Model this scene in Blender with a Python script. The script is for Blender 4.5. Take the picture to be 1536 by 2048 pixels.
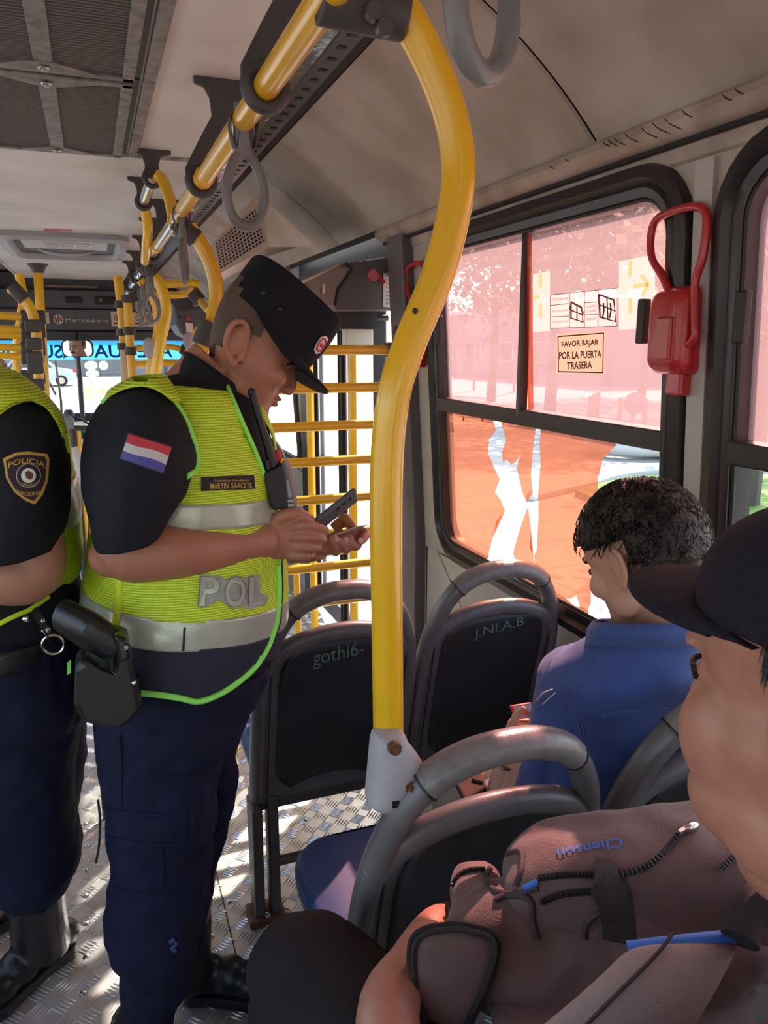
import bpy, bmesh, math, random
from math import sin, cos, pi, radians as R
from mathutils import Vector as V, Matrix, noise
from mathutils.bvhtree import BVHTree
random.seed(7)
for o in list(bpy.data.objects): bpy.data.objects.remove(o)
SC = bpy.context.scene
COL = SC.collection

# ---------------------------------------------------------------- camera
F_PX, VPX, VPY, CAM_Z = 1520.0, 180.0, 690.0, 1.55
PITCH = math.atan((1024-VPY)/F_PX)
YAW = math.atan((768-VPX)*cos(PITCH)/F_PX)
FW = V((sin(YAW)*cos(PITCH), cos(YAW)*cos(PITCH), -sin(PITCH)))
RT = V((cos(YAW), -sin(YAW), 0)); UP = RT.cross(FW); CAM = V((0, 0, CAM_Z))
cd = bpy.data.cameras.new('camera'); cam = bpy.data.objects.new('camera', cd); COL.objects.link(cam)
cd.sensor_fit = 'VERTICAL'; cd.sensor_height = 36.0; cd.lens = 36.0*F_PX/2048
cd.clip_start = 0.02; cd.clip_end = 500
cam.matrix_world = Matrix(((RT.x, UP.x, -FW.x, 0), (RT.y, UP.y, -FW.y, 0), (RT.z, UP.z, -FW.z, CAM_Z), (0, 0, 0, 1)))
SC.camera = cam

# ---------------------------------------------------------------- world, sun, exposure
SUN_AZ, SUN_EL = R(47), R(41)          # azimuth from +x (window side) towards +y (front)
w = bpy.data.worlds.new('sky'); SC.world = w; w.use_nodes = True
nt = w.node_tree; bg = nt.nodes['Background']
sky = nt.nodes.new('ShaderNodeTexSky'); sky.sky_type = 'NISHITA'; sky.sun_disc = False
sky.sun_elevation = SUN_EL; sky.sun_rotation = pi/2-SUN_AZ
sky.air_density = 1.2; sky.dust_density = 3.0; sky.ozone_density = 1.0
nt.links.new(sky.outputs[0], bg.inputs[0]); bg.inputs[1].default_value = 0.30
sd = bpy.data.lights.new('sun_offscreen', 'SUN'); sd.energy = 7.0; sd.angle = R(0.6); sd.color = (1, 0.93, 0.82)
so = bpy.data.objects.new('sun_offscreen', sd); COL.objects.link(so)
sdir = V((cos(SUN_EL)*cos(SUN_AZ), cos(SUN_EL)*sin(SUN_AZ), sin(SUN_EL)))
so.rotation_euler = sdir.to_track_quat('Z', 'Y').to_euler(); so.location = (6, 6, 9)
SC.view_settings.view_transform = 'Standard'; SC.view_settings.look = 'None'
SC.view_settings.gamma = 1.0; SC.view_settings.use_curve_mapping = False
SC.view_settings.exposure = 1.32
SC.cycles.max_bounces = 10; SC.cycles.transparent_max_bounces = 24; SC.cycles.diffuse_bounces = 6
SC.cycles.sample_clamp_indirect = 6.0

# ---------------------------------------------------------------- pixel helpers (frame 1536 x 2048)
def ray(u, v): return FW + RT*((u-768)/F_PX) + UP*((1024-v)/F_PX)
def P(u, v, **k):
    d = ray(u, v); (a, val), = k.items()
    if a == 'd': t = val
    else:
        i = 'xyz'.index(a); t = (val-CAM[i])/d[i]
    return CAM + d*t
def PX(q):
    q = V(q)-CAM; z = q.dot(FW)
    return 768+F_PX*q.dot(RT)/z, 1024-F_PX*q.dot(UP)/z
def pxm(d): return d/F_PX
def dep(q): return (V(q)-CAM).dot(FW)

# ---------------------------------------------------------------- materials
MAT = {}
def mat(name, col, rough=.5, metal=0, nz=None, bump=None, spec=.5, sss=0, coat=0, sheen=0, col2=None, emit=0):
    """nz=(scale, amount[, detail]) mottles between col and col2; bump=(scale,strength)"""
    m = bpy.data.materials.new(name); m.use_nodes = True; t = m.node_tree; b = t.nodes['Principled BSDF']
    b.inputs['Base Color'].default_value = (*col, 1); b.inputs['Roughness'].default_value = rough
    b.inputs['Metallic'].default_value = metal; b.inputs['Specular IOR Level'].default_value = spec
    if coat: b.inputs['Coat Weight'].default_value = coat; b.inputs['Coat Roughness'].default_value = .15
    if sheen: b.inputs['Sheen Weight'].default_value = sheen
    if sss:
        b.inputs['Subsurface Weight'].default_value = sss; b.inputs['Subsurface Radius'].default_value = (1, .35, .2)
        b.inputs['Subsurface Scale'].default_value = .006
    if emit: b.inputs['Emission Color'].default_value = (*col, 1); b.inputs['Emission Strength'].default_value = emit
    tc = t.nodes.new('ShaderNodeTexCoord')
    if nz:
        n = t.nodes.new('ShaderNodeTexNoise'); n.inputs['Scale'].default_value = nz[0]; n.inputs['Detail'].default_value = nz[2] if len(nz) > 2 else 5
        t.links.new(tc.outputs['Object'], n.inputs['Vector'])
        r = t.nodes.new('ShaderNodeValToRGB'); c2 = col2 or tuple(c*(1-nz[1]) for c in col)
        r.color_ramp.elements[0].position = .35; r.color_ramp.elements[1].position = .68
        r.color_ramp.elements[0].color = (*c2, 1); r.color_ramp.elements[1].color = (*col, 1)
        t.links.new(n.outputs['Fac'], r.inputs[0]); t.links.new(r.outputs[0], b.inputs['Base Color'])
    if bump:
        n2 = t.nodes.new('ShaderNodeTexNoise'); n2.inputs['Scale'].default_value = bump[0]; n2.inputs['Detail'].default_value = 4
        t.links.new(tc.outputs['Object'], n2.inputs['Vector'])
        bp = t.nodes.new('ShaderNodeBump'); bp.inputs['Strength'].default_value = bump[1]; bp.inputs['Distance'].default_value = .01
        t.links.new(n2.outputs['Fac'], bp.inputs['Height']); t.links.new(bp.outputs[0], b.inputs['Normal'])
    MAT[name] = m; return m
def mix_shader(name, parts):
    """sheet material: parts=[(kind,color,weight)] summed by mix; kinds transparent/diffuse/translucent/glossy"""
    m = bpy.data.materials.new(name); m.use_nodes = True; t = m.node_tree; t.nodes.clear()
    out = t.nodes.new('ShaderNodeOutputMaterial'); prev = None; tot = 0
    for kind, c, wgt in parts:
        n = t.nodes.new({'transparent': 'ShaderNodeBsdfTransparent', 'diffuse': 'ShaderNodeBsdfDiffuse', 'translucent': 'ShaderNodeBsdfTranslucent', 'glossy': 'ShaderNodeBsdfGlossy'}[kind])
        n.inputs['Color'].default_value = (*c, 1)
        if kind == 'glossy': n.inputs['Roughness'].default_value = .03
        if prev is None: prev = n; tot = wgt; continue
        mx = t.nodes.new('ShaderNodeMixShader'); tot += wgt; mx.inputs[0].default_value = wgt/tot
        t.links.new(prev.outputs[0], mx.inputs[1]); t.links.new(n.outputs[0], mx.inputs[2]); prev = mx
    t.links.new(prev.outputs[0], out.inputs[0]); MAT[name] = m; return m

mat('yellow', (.86, .47, .008), .26, coat=.5, nz=(9, .10))
mat('chrome', (.75, .70, .62), .18, 1)
mat('clamp', (.055, .047, .047), .55)
mat('clamp_light', (.42, .38, .40), .5, nz=(30, .1))
mat('steel_dark', (.10, .09, .085), .42, .5)
mat('screw', (.45, .40, .38), .3, 1)
mat('rust', (.16, .07, .035), .7, .4)
mat('cove', (.47, .41, .35), .55, nz=(3.6, .3, 8), col2=(.31, .255, .205), bump=(60, .03))
mat('ceil', (.66, .63, .59), .5, nz=(3.0, .2, 8), col2=(.52, .48, .43))
mat('trim_tan', (.46, .38, .31), .45, nz=(11, .3, 8), col2=(.30, .225, .17))
mat('seam', (.02, .016, .014), .8)
mat('grille_frame', (.30, .275, .26), .5, .5, nz=(30, .35), col2=(.16, .14, .13))
mat('grille_rib', (.15, .13, .115), .45, .6)
mat('black', (.012, .012, .013), .5)
mat('black_gloss', (.012, .012, .013), .2)
mat('perf', (.14, .13, .12), .35, .8)
mat('light_strip', (.74, .76, .74), .16, 1, bump=(18, .25))
mat('strap', (.085, .075, .07), .7, bump=(300, .3))
mat('strap_grip', (.20, .185, .18), .38, nz=(20, .2))
mat('vent_tan', (.56, .46, .37), .5, nz=(9, .18, 6))
mat('vent_grid', (.42, .36, .32), .5)
mat('wall', (.47, .41, .34), .5, nz=(4, .15, 6))
mat('pillar', (.50, .46, .42), .5, nz=(4, .12))
mat('frame_dark', (.027, .022, .023), .33, nz=(8, .3))
mat('door_grey', (.12, .10, .104), .45)
mat('door_black', (.03, .027, .03), .4)
mat('header_grey', (.085, .088, .098), .5, nz=(5, .15))
mat('header_dark', (.05, .05, .058), .5)
mat('red', (.52, .018, .022), .32, coat=.4, nz=(9, .2))
mat('floor', (.58, .565, .54), .34, .55, nz=(7, .3, 7), col2=(.44, .395, .34))
mat('lug', (.72, .70, .67), .25, .6)
mat('seat_frame', (.135, .12, .12), .36, nz=(14, .2), bump=(400, .06))
mat('seat_handle', (.20, .175, .165), .33, nz=(60, .25), bump=(300, .08))
mat('seat_back', (.030, .029, .032), .42, nz=(6, .3), bump=(350, .05))
mat('seat_blue', (.018, .045, .14), .6)
mat('skin_officer', (.40, .165, .10), .45, sss=.12, nz=(16, .14), col2=(.36, .145, .09))
mat('skin_left', (.42, .20, .13), .45, sss=.12, nz=(12, .12))
mat('skin_young', (.56, .29, .20), .45, sss=.12, nz=(14, .1))
mat('skin_cap', (.42, .185, .125), .45, sss=.12, nz=(26, .16), col2=(.36, .145, .095), bump=(500, .06))
mat('skin_driver', (.45, .23, .16), .5)
mat('lips', (.45, .16, .13), .4)
mat('hair', (.020, .012, .009), .42, nz=(120, .5), bump=(160, .6))
mat('stubble', (.115, .065, .045), .7, nz=(300, .4))
mat('eye_white', (.6, .55, .5), .2)
mat('eye_dark', (.01, .008, .007), .15)
mat('navy', (.0085, .0088, .015), .8, nz=(18, .25), bump=(700, .12), spec=.3)
mat('navy_pants', (.011, .0115, .034), .85, nz=(8, .25), bump=(650, .15), spec=.2)
mat('cap_navy', (.0075, .0068, .013), .85, bump=(600, .15), spec=.25)
mat('cap_wool', (.015, .0115, .022), .9, bump=(700, .35), nz=(150, .25), spec=.25)
mat('piping', (.30, .85, .12), .55)
mat('vest_panel', (.018, .016, .035), .75, bump=(600, .1))
mat('reflective', (.50, .51, .42), .28, .25, nz=(14, .15), bump=(22, .25))
mat('patch_silver', (.40, .40, .36), .45, .2, nz=(40, .25), bump=(60, .3))
mat('patch_stitch', (.22, .22, .19), .6)
mat('leather', (.013, .012, .013), .35, nz=(20, .3), bump=(90, .1))
mat('boot', (.016, .015, .016), .36, nz=(9, .4), bump=(140, .12))
mat('badge_dark', (.028, .014, .024), .8)
mat('badge_gold', (.55, .33, .045), .55)
mat('flag_red', (.50, .035, .05), .6); mat('flag_white', (.55, .50, .52), .6); mat('flag_blue', (.07, .065, .30), .6)
mat('white', (.75, .74, .72), .5); mat('paper', (.70, .66, .60), .6)
mat('radio', (.012, .012, .014), .45, bump=(300, .05)); mat('radio_face', (.13, .125, .125), .4)
mat('screen', (.30, .36, .42), .12)
mat('phone_grey', (.085, .095, .10), .38)
mat('card', (.62, .50, .48), .45)
mat('denim', (.036, .070, .26), .75, nz=(26, .2), bump=(420, .2), sheen=.2)
mat('denim_light', (.16, .24, .45), .8, bump=(420, .2))
mat('thread', (.07, .12, .30), .8)
mat('khaki', (.36, .27, .21), .8, bump=(300, .15))
mat('phone_red', (.60, .05, .07), .4)
mat('bracelet', (.20, .17, .13), .3, .9)
mat('bag', (.13, .066, .060), .72, nz=(14, .2), bump=(420, .25), sheen=.15)
mat('bag_dark', (.045, .026, .026), .78, bump=(420, .25))
mat('bag_strap', (.30, .21, .195), .8, bump=(520, .3))
mat('webbing', (.022, .014, .015), .85, bump=(500, .5))
mat('zip', (.035, .028, .026), .4, .5)
mat('bag_blue', (.03, .14, .50), .6)
mat('shirt_dark', (.055, .022, .020), .85, nz=(60, .5), bump=(300, .3))
mat('pants_black', (.019, .013, .014), .85, nz=(12, .2), bump=(320, .12), spec=.15)
mat('sign_tan', (.62, .45, .31), .6); mix_shader('sign_backlit', [('diffuse', (.70, .52, .38), .5), ('translucent', (.75, .55, .38), .5)]); mat('sign_ink', (.035, .018, .015), .6)
mat('ink', (.02, .02, .022), .6); mat('ink_red', (.6, .05, .05), .6)
mat('label_cream', (.64, .58, .53), .6)
mat('metal_post', (.55, .52, .48), .3, .9)
mat('validator', (.20, .21, .22), .5)
mat('scratch', (.12, .20, .15), .8)
mat('mirror', (.9, .9, .9), .02, 1)
mat('dash', (.05, .05, .055), .6)
mat('green_cloth', (.02, .25, .12), .7)
mat('reflection_grey', (.24, .24, .25), .8, nz=(30, .3), bump=(30, .5))  # grey of the pole shape that stands in for door glass reflections
mat('pave', (.34, .32, .30), .85, nz=(.7, .15)); mat('asphalt', (.22, .21, .21), .9, nz=(.5, .15))
mat('grass', (.16, .30, .035), .9, nz=(5, .4), bump=(40, .6))
mat('kerb', (.62, .61, .58), .8); mat('leafy', (.085, .13, .045), .7, nz=(9, .5)); mat('leafy_yellow', (.30, .30, .06), .7, nz=(9, .4))
mat('bark', (.09, .07, .055), .9); mat('facade', (.34, .31, .29), .8); mat('facade2', (.22, .21, .22), .8); mat('shop_red', (.55, .05, .06), .6)
mat('car_white', (.75, .77, .80), .25, coat=.6); mat('car_glass', (.05, .06, .075), .1); mat('tyre', (.02, .02, .02), .8); mat('tail_red', (.6, .03, .03), .3)
mat('bollard', (.35, .27, .20), .7)
mat('blue_banner_ink', (.01, .06, .42), .6)
mix_shader('glass', [('transparent', (.93, .96, .96), .95), ('glossy', (1, 1, 1), .05)])
mix_shader('glass_dirty', [('transparent', (.92, .94, .96), .80), ('translucent', (.9, .93, 1), .16), ('glossy', (1, 1, 1), .04)])
mix_shader('film_pink', [('transparent', (.60, .31, .31), .80), ('translucent', (.75, .42, .42), .17), ('glossy', (1, .9, .9), .03)])
mix_shader('film_orange', [('transparent', (.46, .145, .085), .80), ('translucent', (.66, .22, .13), .17), ('glossy', (1, .9, .9), .03)])
mix_shader('decal_clear', [('transparent', (.95, .78, .72), .55), ('translucent', (.95, .85, .78), .40), ('diffuse', (.8, .7, .65), .05)])
mix_shader('decal_arrow', [('translucent', (.95, .62, .30), .75), ('diffuse', (.75, .45, .2), .25)])
mix_shader('banner_blue', [('translucent', (.05, .42, .92), .8), ('diffuse', (.05, .3, .7), .2)])
mix_shader('sticker_glow', [('translucent', (.9, .93, .9), .7), ('transparent', (1, 1, 1), .3)])
mix_shader('sticker_yellow', [('translucent', (.95, .85, .15), .8), ('transparent', (1, 1, .7), .2)])

def vest_material():
    m = bpy.data.materials.new('vest_mesh'); m.use_nodes = True; t = m.node_tree; b = t.nodes['Principled BSDF']
    tc = t.nodes.new('ShaderNodeTexCoord')
    w1 = t.nodes.new('ShaderNodeTexWave'); w1.bands_direction = 'Z'; w1.inputs['Scale'].default_value = 72; w1.inputs['Distortion'].default_value = .4; w1.inputs['Detail'].default_value = 1
    w2 = t.nodes.new('ShaderNodeTexWave'); w2.bands_direction = 'X'; w2.inputs['Scale'].default_value = 95
    for x in (w1, w2): t.links.new(tc.outputs['Object'], x.inputs['Vector'])
    mu = t.nodes.new('ShaderNodeMath'); mu.operation = 'MULTIPLY'
    t.links.new(w1.outputs['Fac'], mu.inputs[0]); t.links.new(w2.outputs['Fac'], mu.inputs[1])
    ad = t.nodes.new('ShaderNodeMath'); ad.operation = 'MULTIPLY_ADD'; ad.inputs[1].default_value = .55
    t.links.new(w1.outputs['Fac'], ad.inputs[0]); t.links.new(mu.outputs[0], ad.inputs[2])
    r = t.nodes.new('ShaderNodeValToRGB'); r.color_ramp.elements[0].position = .25; r.color_ramp.elements[1].position = .75
    r.color_ramp.elements[0].color = (.70, .87, .03, 1); r.color_ramp.elements[1].color = (.34, .46, .018, 1)
    t.links.new(ad.outputs[0], r.inputs[0]); t.links.new(r.outputs[0], b.inputs['Base Color'])
    bp = t.nodes.new('ShaderNodeBump'); bp.inputs['Strength'].default_value = .35; bp.inputs['Distance'].default_value = .002; bp.invert = True
    t.links.new(ad.outputs[0], bp.inputs['Height']); t.links.new(bp.outputs[0], b.inputs['Normal'])
    b.inputs['Roughness'].default_value = .6; MAT['vest_mesh'] = m
vest_material()
mat('vest_plain', (.60, .74, .02), .6, bump=(500, .1))

# ---------------------------------------------------------------- mesh helpers
def catmull(pts, n=6, closed=False):
    pts = [V(p) for p in pts]; out = []; N = len(pts)
    rng = range(N) if closed else range(N-1)
    for i in rng:
        if closed: p0, p1, p2, p3 = pts[(i-1) % N], pts[i], pts[(i+1) % N], pts[(i+2) % N]
        else: p0, p1, p2, p3 = pts[max(i-1, 0)], pts[i], pts[i+1], pts[min(i+2, N-1)]
        for k in range(n):
            t = k/n
            out.append(.5*((2*p1)+(p2-p0)*t+(2*p0-5*p1+4*p2-p3)*t*t+(3*p1-p0-3*p2+p3)*t**3))
    if not closed: out.append(pts[-1].copy())
    return out
def lerp_list(vals, m):
    out = []
    for i in range(m):
        t = i/(m-1)*(len(vals)-1); k = min(int(t), len(vals)-2); f = t-k
        out.append(vals[k]*(1-f)+vals[k+1]*f)
    return out
class MB:
    def __init__(s): s.v = []; s.f = []
    def add(s, vs, fs):
        b = len(s.v); s.v += [tuple(x) for x in vs]; s.f += [tuple(i+b for i in f) for f in fs]; return s
    def box(s, c, sz, rot=None):
        c = V(c); hx, hy, hz = [x/2 for x in sz]; vs = []
        for z in (-hz, hz):
            for x, y in ((-hx, -hy), (hx, -hy), (hx, hy), (-hx, hy)):
                q = V((x, y, z)); vs.append(c+(rot @ q if rot else q))
        return s.add(vs, [(3, 2, 1, 0), (4, 5, 6, 7), (0, 1, 5, 4), (1, 2, 6, 5), (2, 3, 7, 6), (3, 0, 4, 7)])
    def prism(s, poly, vec):
        n = len(poly); vec = V(vec); vs = [V(p) for p in poly]+[V(p)+vec for p in poly]
        fs = [tuple(range(n-1, -1, -1)), tuple(range(n, 2*n))]+[(i, (i+1) % n, n+(i+1) % n, n+i) for i in range(n)]
        return s.add(vs, fs)
    def loft(s, rings, cap=True, ring_closed=True, loop=False):
        n = len(rings[0]); m = len(rings); vs = [p for r in rings for p in r]; fs = []
        for i in range(m if loop else m-1):
            a = i*n; b = ((i+1) % m)*n
            for j in range(n if ring_closed else n-1):
                k = (j+1) % n; fs.append((a+j, a+k, b+k, b+j))
        if cap and not loop and ring_closed:
            fs.append(tuple(range(n-1, -1, -1))); fs.append(tuple((m-1)*n+j for j in range(n)))
        return s.add(vs, fs)
    def tube(s, pts, r, n=12, closed=False, cap=True, flat=None, ref=None):
        """r number or list; flat=(ratio_a,ratio_b) elliptical with first axis along ref"""
        pts = [V(p) for p in pts]; N = len(pts); rr = r if isinstance(r, (list, tuple)) else [r]*N
        if len(rr) != N: rr = lerp_list(list(rr), N)
        tan = []
        for i in range(N):
            a = pts[(i-1) % N] if (closed or i > 0) else pts[i]; b = pts[(i+1) % N] if (closed or i < N-1) else pts[i]
            d = b-a; tan.append(d.normalized() if d.length > 1e-9 else V((0, 0, 1)))
        if ref is None:
            ref = V((0, 0, 1)) if abs(tan[0].z) < .9 else V((1, 0, 0))
            fixed = False
        else: ref = V(ref); fixed = True
        a = (ref-tan[0]*ref.dot(tan[0])).normalized(); rings = []
        fa, fb = flat or (1, 1)
        for i in range(N):
            base = ref if fixed else a
            a = (base-tan[i]*base.dot(tan[i]))
            if a.length < 1e-6: a = tan[i].orthogonal()
            a.normalize(); b = tan[i].cross(a)
            rings.append([pts[i]+a*(cos(2*pi*j/n)*rr[i]*fa)+b*(sin(2*pi*j/n)*rr[i]*fb) for j in range(n)])
        return s.loft(rings, cap=cap and not closed, loop=closed)
    def ell(s, c, r, rot=None, nu=14, nv=10):
        c = V(c); rx, ry, rz = r if isinstance(r, (tuple, list)) else (r, r, r); rings = []
        vs = []; fs = []
        for i in range(1, nv):
            ph = pi*i/nv
            for j in range(nu):
                th = 2*pi*j/nu; q = V((rx*sin(ph)*cos(th), ry*sin(ph)*sin(th), rz*cos(ph))); vs.append(c+(rot @ q if rot else q))
        q = V((0, 0, rz)); vs.append(c+(rot @ q if rot else q)); q = -q; vs.append(c+(rot @ q if rot else q))
        T = len(vs)-2
        for i in range(nv-2):
            for j in range(nu):
                k = (j+1) % nu; fs.append((i*nu+j, (i+1)*nu+j, (i+1)*nu+k, i*nu+k))
        for j in range(nu):
            k = (j+1) % nu; fs.append((T, j, k)); fs.append((T+1, (nv-2)*nu+k, (nv-2)*nu+j))
        return s.add(vs, fs)
    def cyl(s, a, b, r, n=16, r2=None): return s.tube([a, b], [r, r if r2 is None else r2], n)
    def ringface(s, outer, inner):
        n = len(outer); return s.add(list(outer)+list(inner), [(i, (i+1) % n, n+(i+1) % n, n+i) for i in range(n)])
    def grid(s, rows):
        n = len(rows[0]); m = len(rows)
        return s.add([p for r in rows for p in r], [(i*n+j, i*n+j+1, (i+1)*n+j+1, (i+1)*n+j) for i in range(m-1) for j in range(n-1)])
def link(o, parent=None):
    COL.objects.link(o)
    if parent:
        o.parent = parent; o.matrix_parent_inverse = Matrix.Translation(-(V(parent['_abs']) if '_abs' in parent else V((0, 0, 0))))
    return o
def obj(name, mb, m, parent=None, smooth=45, bevel=0, sub=0, solid=0, wr=None, mats=None):
    me = bpy.data.meshes.new(name); me.from_pydata([tuple(x) for x in mb.v], [], mb.f); me.validate()
    bm = bmesh.new(); bm.from_mesh(me); bmesh.ops.recalc_face_normals(bm, faces=bm.faces); bm.to_mesh(me); bm.free()
    if wr: wrinkle(me, *wr)
    me.materials.append(MAT[m] if isinstance(m, str) else m)
    return fin(name, me, parent, smooth, bevel, sub, solid)
def fin(name, me, parent, smooth=45, bevel=0, sub=0, solid=0):
    if smooth:
        me.polygons.foreach_set('use_smooth', [True]*len(me.polygons))
        if smooth < 180: me.set_sharp_from_angle(angle=R(smooth))
    me.name = name
    o = bpy.data.objects.new(name, me); link(o, parent)
    if solid: k = o.modifiers.new('s', 'SOLIDIFY'); k.thickness = solid; k.offset = 0
    if bevel: k = o.modifiers.new('b', 'BEVEL'); k.width = bevel; k.segments = 2; k.limit_method = 'ANGLE'; k.angle_limit = R(35)
    if sub: k = o.modifiers.new('u', 'SUBSURF'); k.levels = sub; k.render_levels = sub
    return o
def wrinkle(me, amp, scale, seed=0.0):
    bmn = [v.normal.copy() for v in me.vertices]
    for v, n in zip(me.vertices, bmn):
        q = v.co*scale+V((seed, seed*1.7, -seed)); v.co += n*(noise.noise(q)*amp+noise.noise(q*2.7)*amp*.45)
def fuse(name, mb, m, parent=None, voxel=.006, smooth_it=6, wr=None, fac=.5, dec=None):
    me = bpy.data.meshes.new('tmp'); me.from_pydata([tuple(x) for x in mb.v], [], mb.f)
    bm = bmesh.new(); bm.from_mesh(me); bmesh.ops.recalc_face_normals(bm, faces=bm.faces); bm.to_mesh(me); bm.free()
    t = bpy.data.objects.new('tmp', me); COL.objects.link(t)
    k = t.modifiers.new('r', 'REMESH'); k.mode = 'VOXEL'; k.voxel_size = voxel
    k = t.modifiers.new('s', 'SMOOTH'); k.iterations = smooth_it; k.factor = fac
    dg = bpy.context.evaluated_depsgraph_get(); dg.update()
    nm = bpy.data.meshes.new_from_object(t.evaluated_get(dg)); bpy.data.objects.remove(t); bpy.data.meshes.remove(me)
    if wr: wrinkle(nm, *wr)
    nm.materials.clear(); nm.materials.append(MAT[m] if isinstance(m, str) else m)
    return fin(name, nm, parent, 180)
def tag(o, label, cat=None, group=None, kind=None):
    if label: o['label'] = label
    if cat: o['category'] = cat
    if group: o['group'] = group
    if kind: o['kind'] = kind
    return o
def thing(name, loc, label, cat, group=None):
    o = bpy.data.objects.new(name, None); o.empty_display_size = .05; o.location = V(loc); COL.objects.link(o)
    o['_abs'] = tuple(loc); return tag(o, label, cat, group)
def struct(name, mb, m, **k):
    o = obj(name, mb, m, **k); o['kind'] = 'structure'; return o
def copy_tree(src, loc=None, label=None, group=None, rotz=0):
    def cp(o, par):
        c = o.copy(); COL.objects.link(c); c.parent = par
        if par: c.matrix_parent_inverse = o.matrix_parent_inverse.copy()
        for ch in list(o.children): cp(ch, c)
        return c
    c = cp(src, None)
    if loc is not None: c.location = V(loc)
    c.rotation_euler.z += rotz
    if label: c['label'] = label
    if group: c['group'] = group
    return c
def rrect(w, h, r, n=6, cx=0, cy=0):
    out = []
    for sx, sy, a0 in ((1, 1, 0), (-1, 1, 90), (-1, -1, 180), (1, -1, 270)):
        for k in range(n+1):
            a = R(a0+90*k/n); out.append((cx+sx*(w/2-r)+r*cos(a), cy+sy*(h/2-r)+r*sin(a)))
    return out
def rectlike(w, h, n=6, cx=0, cy=0):
    out = []
    for sx, sy, flip in ((1, 1, 0), (-1, 1, 1), (-1, -1, 0), (1, -1, 1)):
        for k in range(n+1): out.append((cx+sx*w/2, cy+sy*h/2))
    return out
def bvh_of(*objs):
    vs = []; fs = []
    for o in objs:
        b = len(vs); vs += [v.co.copy() for v in o.data.vertices]; fs += [tuple(i+b for i in p.vertices) for p in o.data.polygons]
    return BVHTree.FromPolygons(vs, fs)
def surf(b, u, v, off=.002, fb=None):
    d = ray(u, v); h = b.ray_cast(CAM, d.normalized())
    if h[0] is None:
        if fb is not None: return P(u, v, d=fb)
        n = b.find_nearest(P(u, v, d=1.4)); return n[0]+n[1]*off
    return h[0]-d.normalized()*off
def quadpx(q, s, t):
    """q = 4 pixel corners tl,tr,br,bl ; s,t in 0..1 (t down)"""
    a = V((*q[0], 0)).lerp(V((*q[1], 0)), s); b = V((*q[3], 0)).lerp(V((*q[2], 0)), s); c = a.lerp(b, t); return c.x, c.y
def patch(name, b, q, m, parent, nu=8, nv=6, off=.003, solid=0, fb=None, clip=None):
    mb = MB(); mb.grid([[surf(b, *quadpx(q, i/nu, j/nv), off, fb) for i in range(nu+1)] for j in range(nv+1)])
    return obj(name, mb, m, parent, 60, solid=solid)
def polypatch(name, b, pts, m, parent, off=.003, fb=None):
    """pixel polygon draped on a surface (fan around its centroid, two rings)"""
    n = len(pts); cx = sum(p[0] for p in pts)/n; cy = sum(p[1] for p in pts)/n; vs = []
    for k in (1, .66, .33): vs += [surf(b, cx+(p[0]-cx)*k, cy+(p[1]-cy)*k, off, fb) for p in pts]
    vs.append(surf(b, cx, cy, off, fb)); fs = []
    for r in range(2): fs += [(r*n+i, r*n+(i+1) % n, (r+1)*n+(i+1) % n, (r+1)*n+i) for i in range(n)]
    fs += [(2*n+i, 2*n+(i+1) % n, 3*n) for i in range(n)]
    return obj(name, MB().add(vs, fs), m, parent, 60)
_tc = {}
def text_mesh(s, spacing=1.0, bold=.0):
    """returns verts(2D normalised 0..1, y up), faces, aspect"""
    key = (s, spacing, bold)
    if key in _tc: return _tc[key]
    c = bpy.data.curves.new('t', 'FONT'); c.body = s; c.space_character = spacing; c.offset = bold; c.resolution_u = 3; c.align_x = 'LEFT'
    o = bpy.data.objects.new('t', c); COL.objects.link(o)
    dg = bpy.context.evaluated_depsgraph_get(); me = bpy.data.meshes.new_from_object(o.evaluated_get(dg))
    vs = [v.co.copy() for v in me.vertices]; fs = [tuple(p.vertices) for p in me.polygons]
    bpy.data.objects.remove(o); bpy.data.meshes.remove(me)
    x0 = min(v.x for v in vs); x1 = max(v.x for v in vs); y0 = min(v.y for v in vs); y1 = max(v.y for v in vs)
    r = ([((v.x-x0)/(x1-x0), (v.y-y0)/(y1-y0)) for v in vs], fs, (x1-x0)/(y1-y0)); _tc[key] = r; return r
def text_map(name, s, fn, m, parent, bold=.0, spacing=1.0):
    vs, fs, asp = text_mesh(s, spacing, bold)
    me = bpy.data.meshes.new(name); me.from_pydata([tuple(fn(x, 1-y)) for x, y in vs], [], fs); me.materials.append(MAT[m])
    return fin(name, me, parent, 0)
def text_quad(name, s, q, m, parent, bold=.0, spacing=1.0):
    """q = four 3D corners tl,tr,br,bl"""
    q = [V(a) for a in q]
    return text_map(name, s, lambda x, y: q[0].lerp(q[1], x).lerp(q[3].lerp(q[2], x), y), m, parent, bold, spacing)
# ================================================================ the bus body
ZC = 2.19; ZS = 2.285; YB = -2.6; YF = 9.4; XL = -1.27
def wx(z): return 1.16-.06*(max(z, .8)-1.37)
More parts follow.
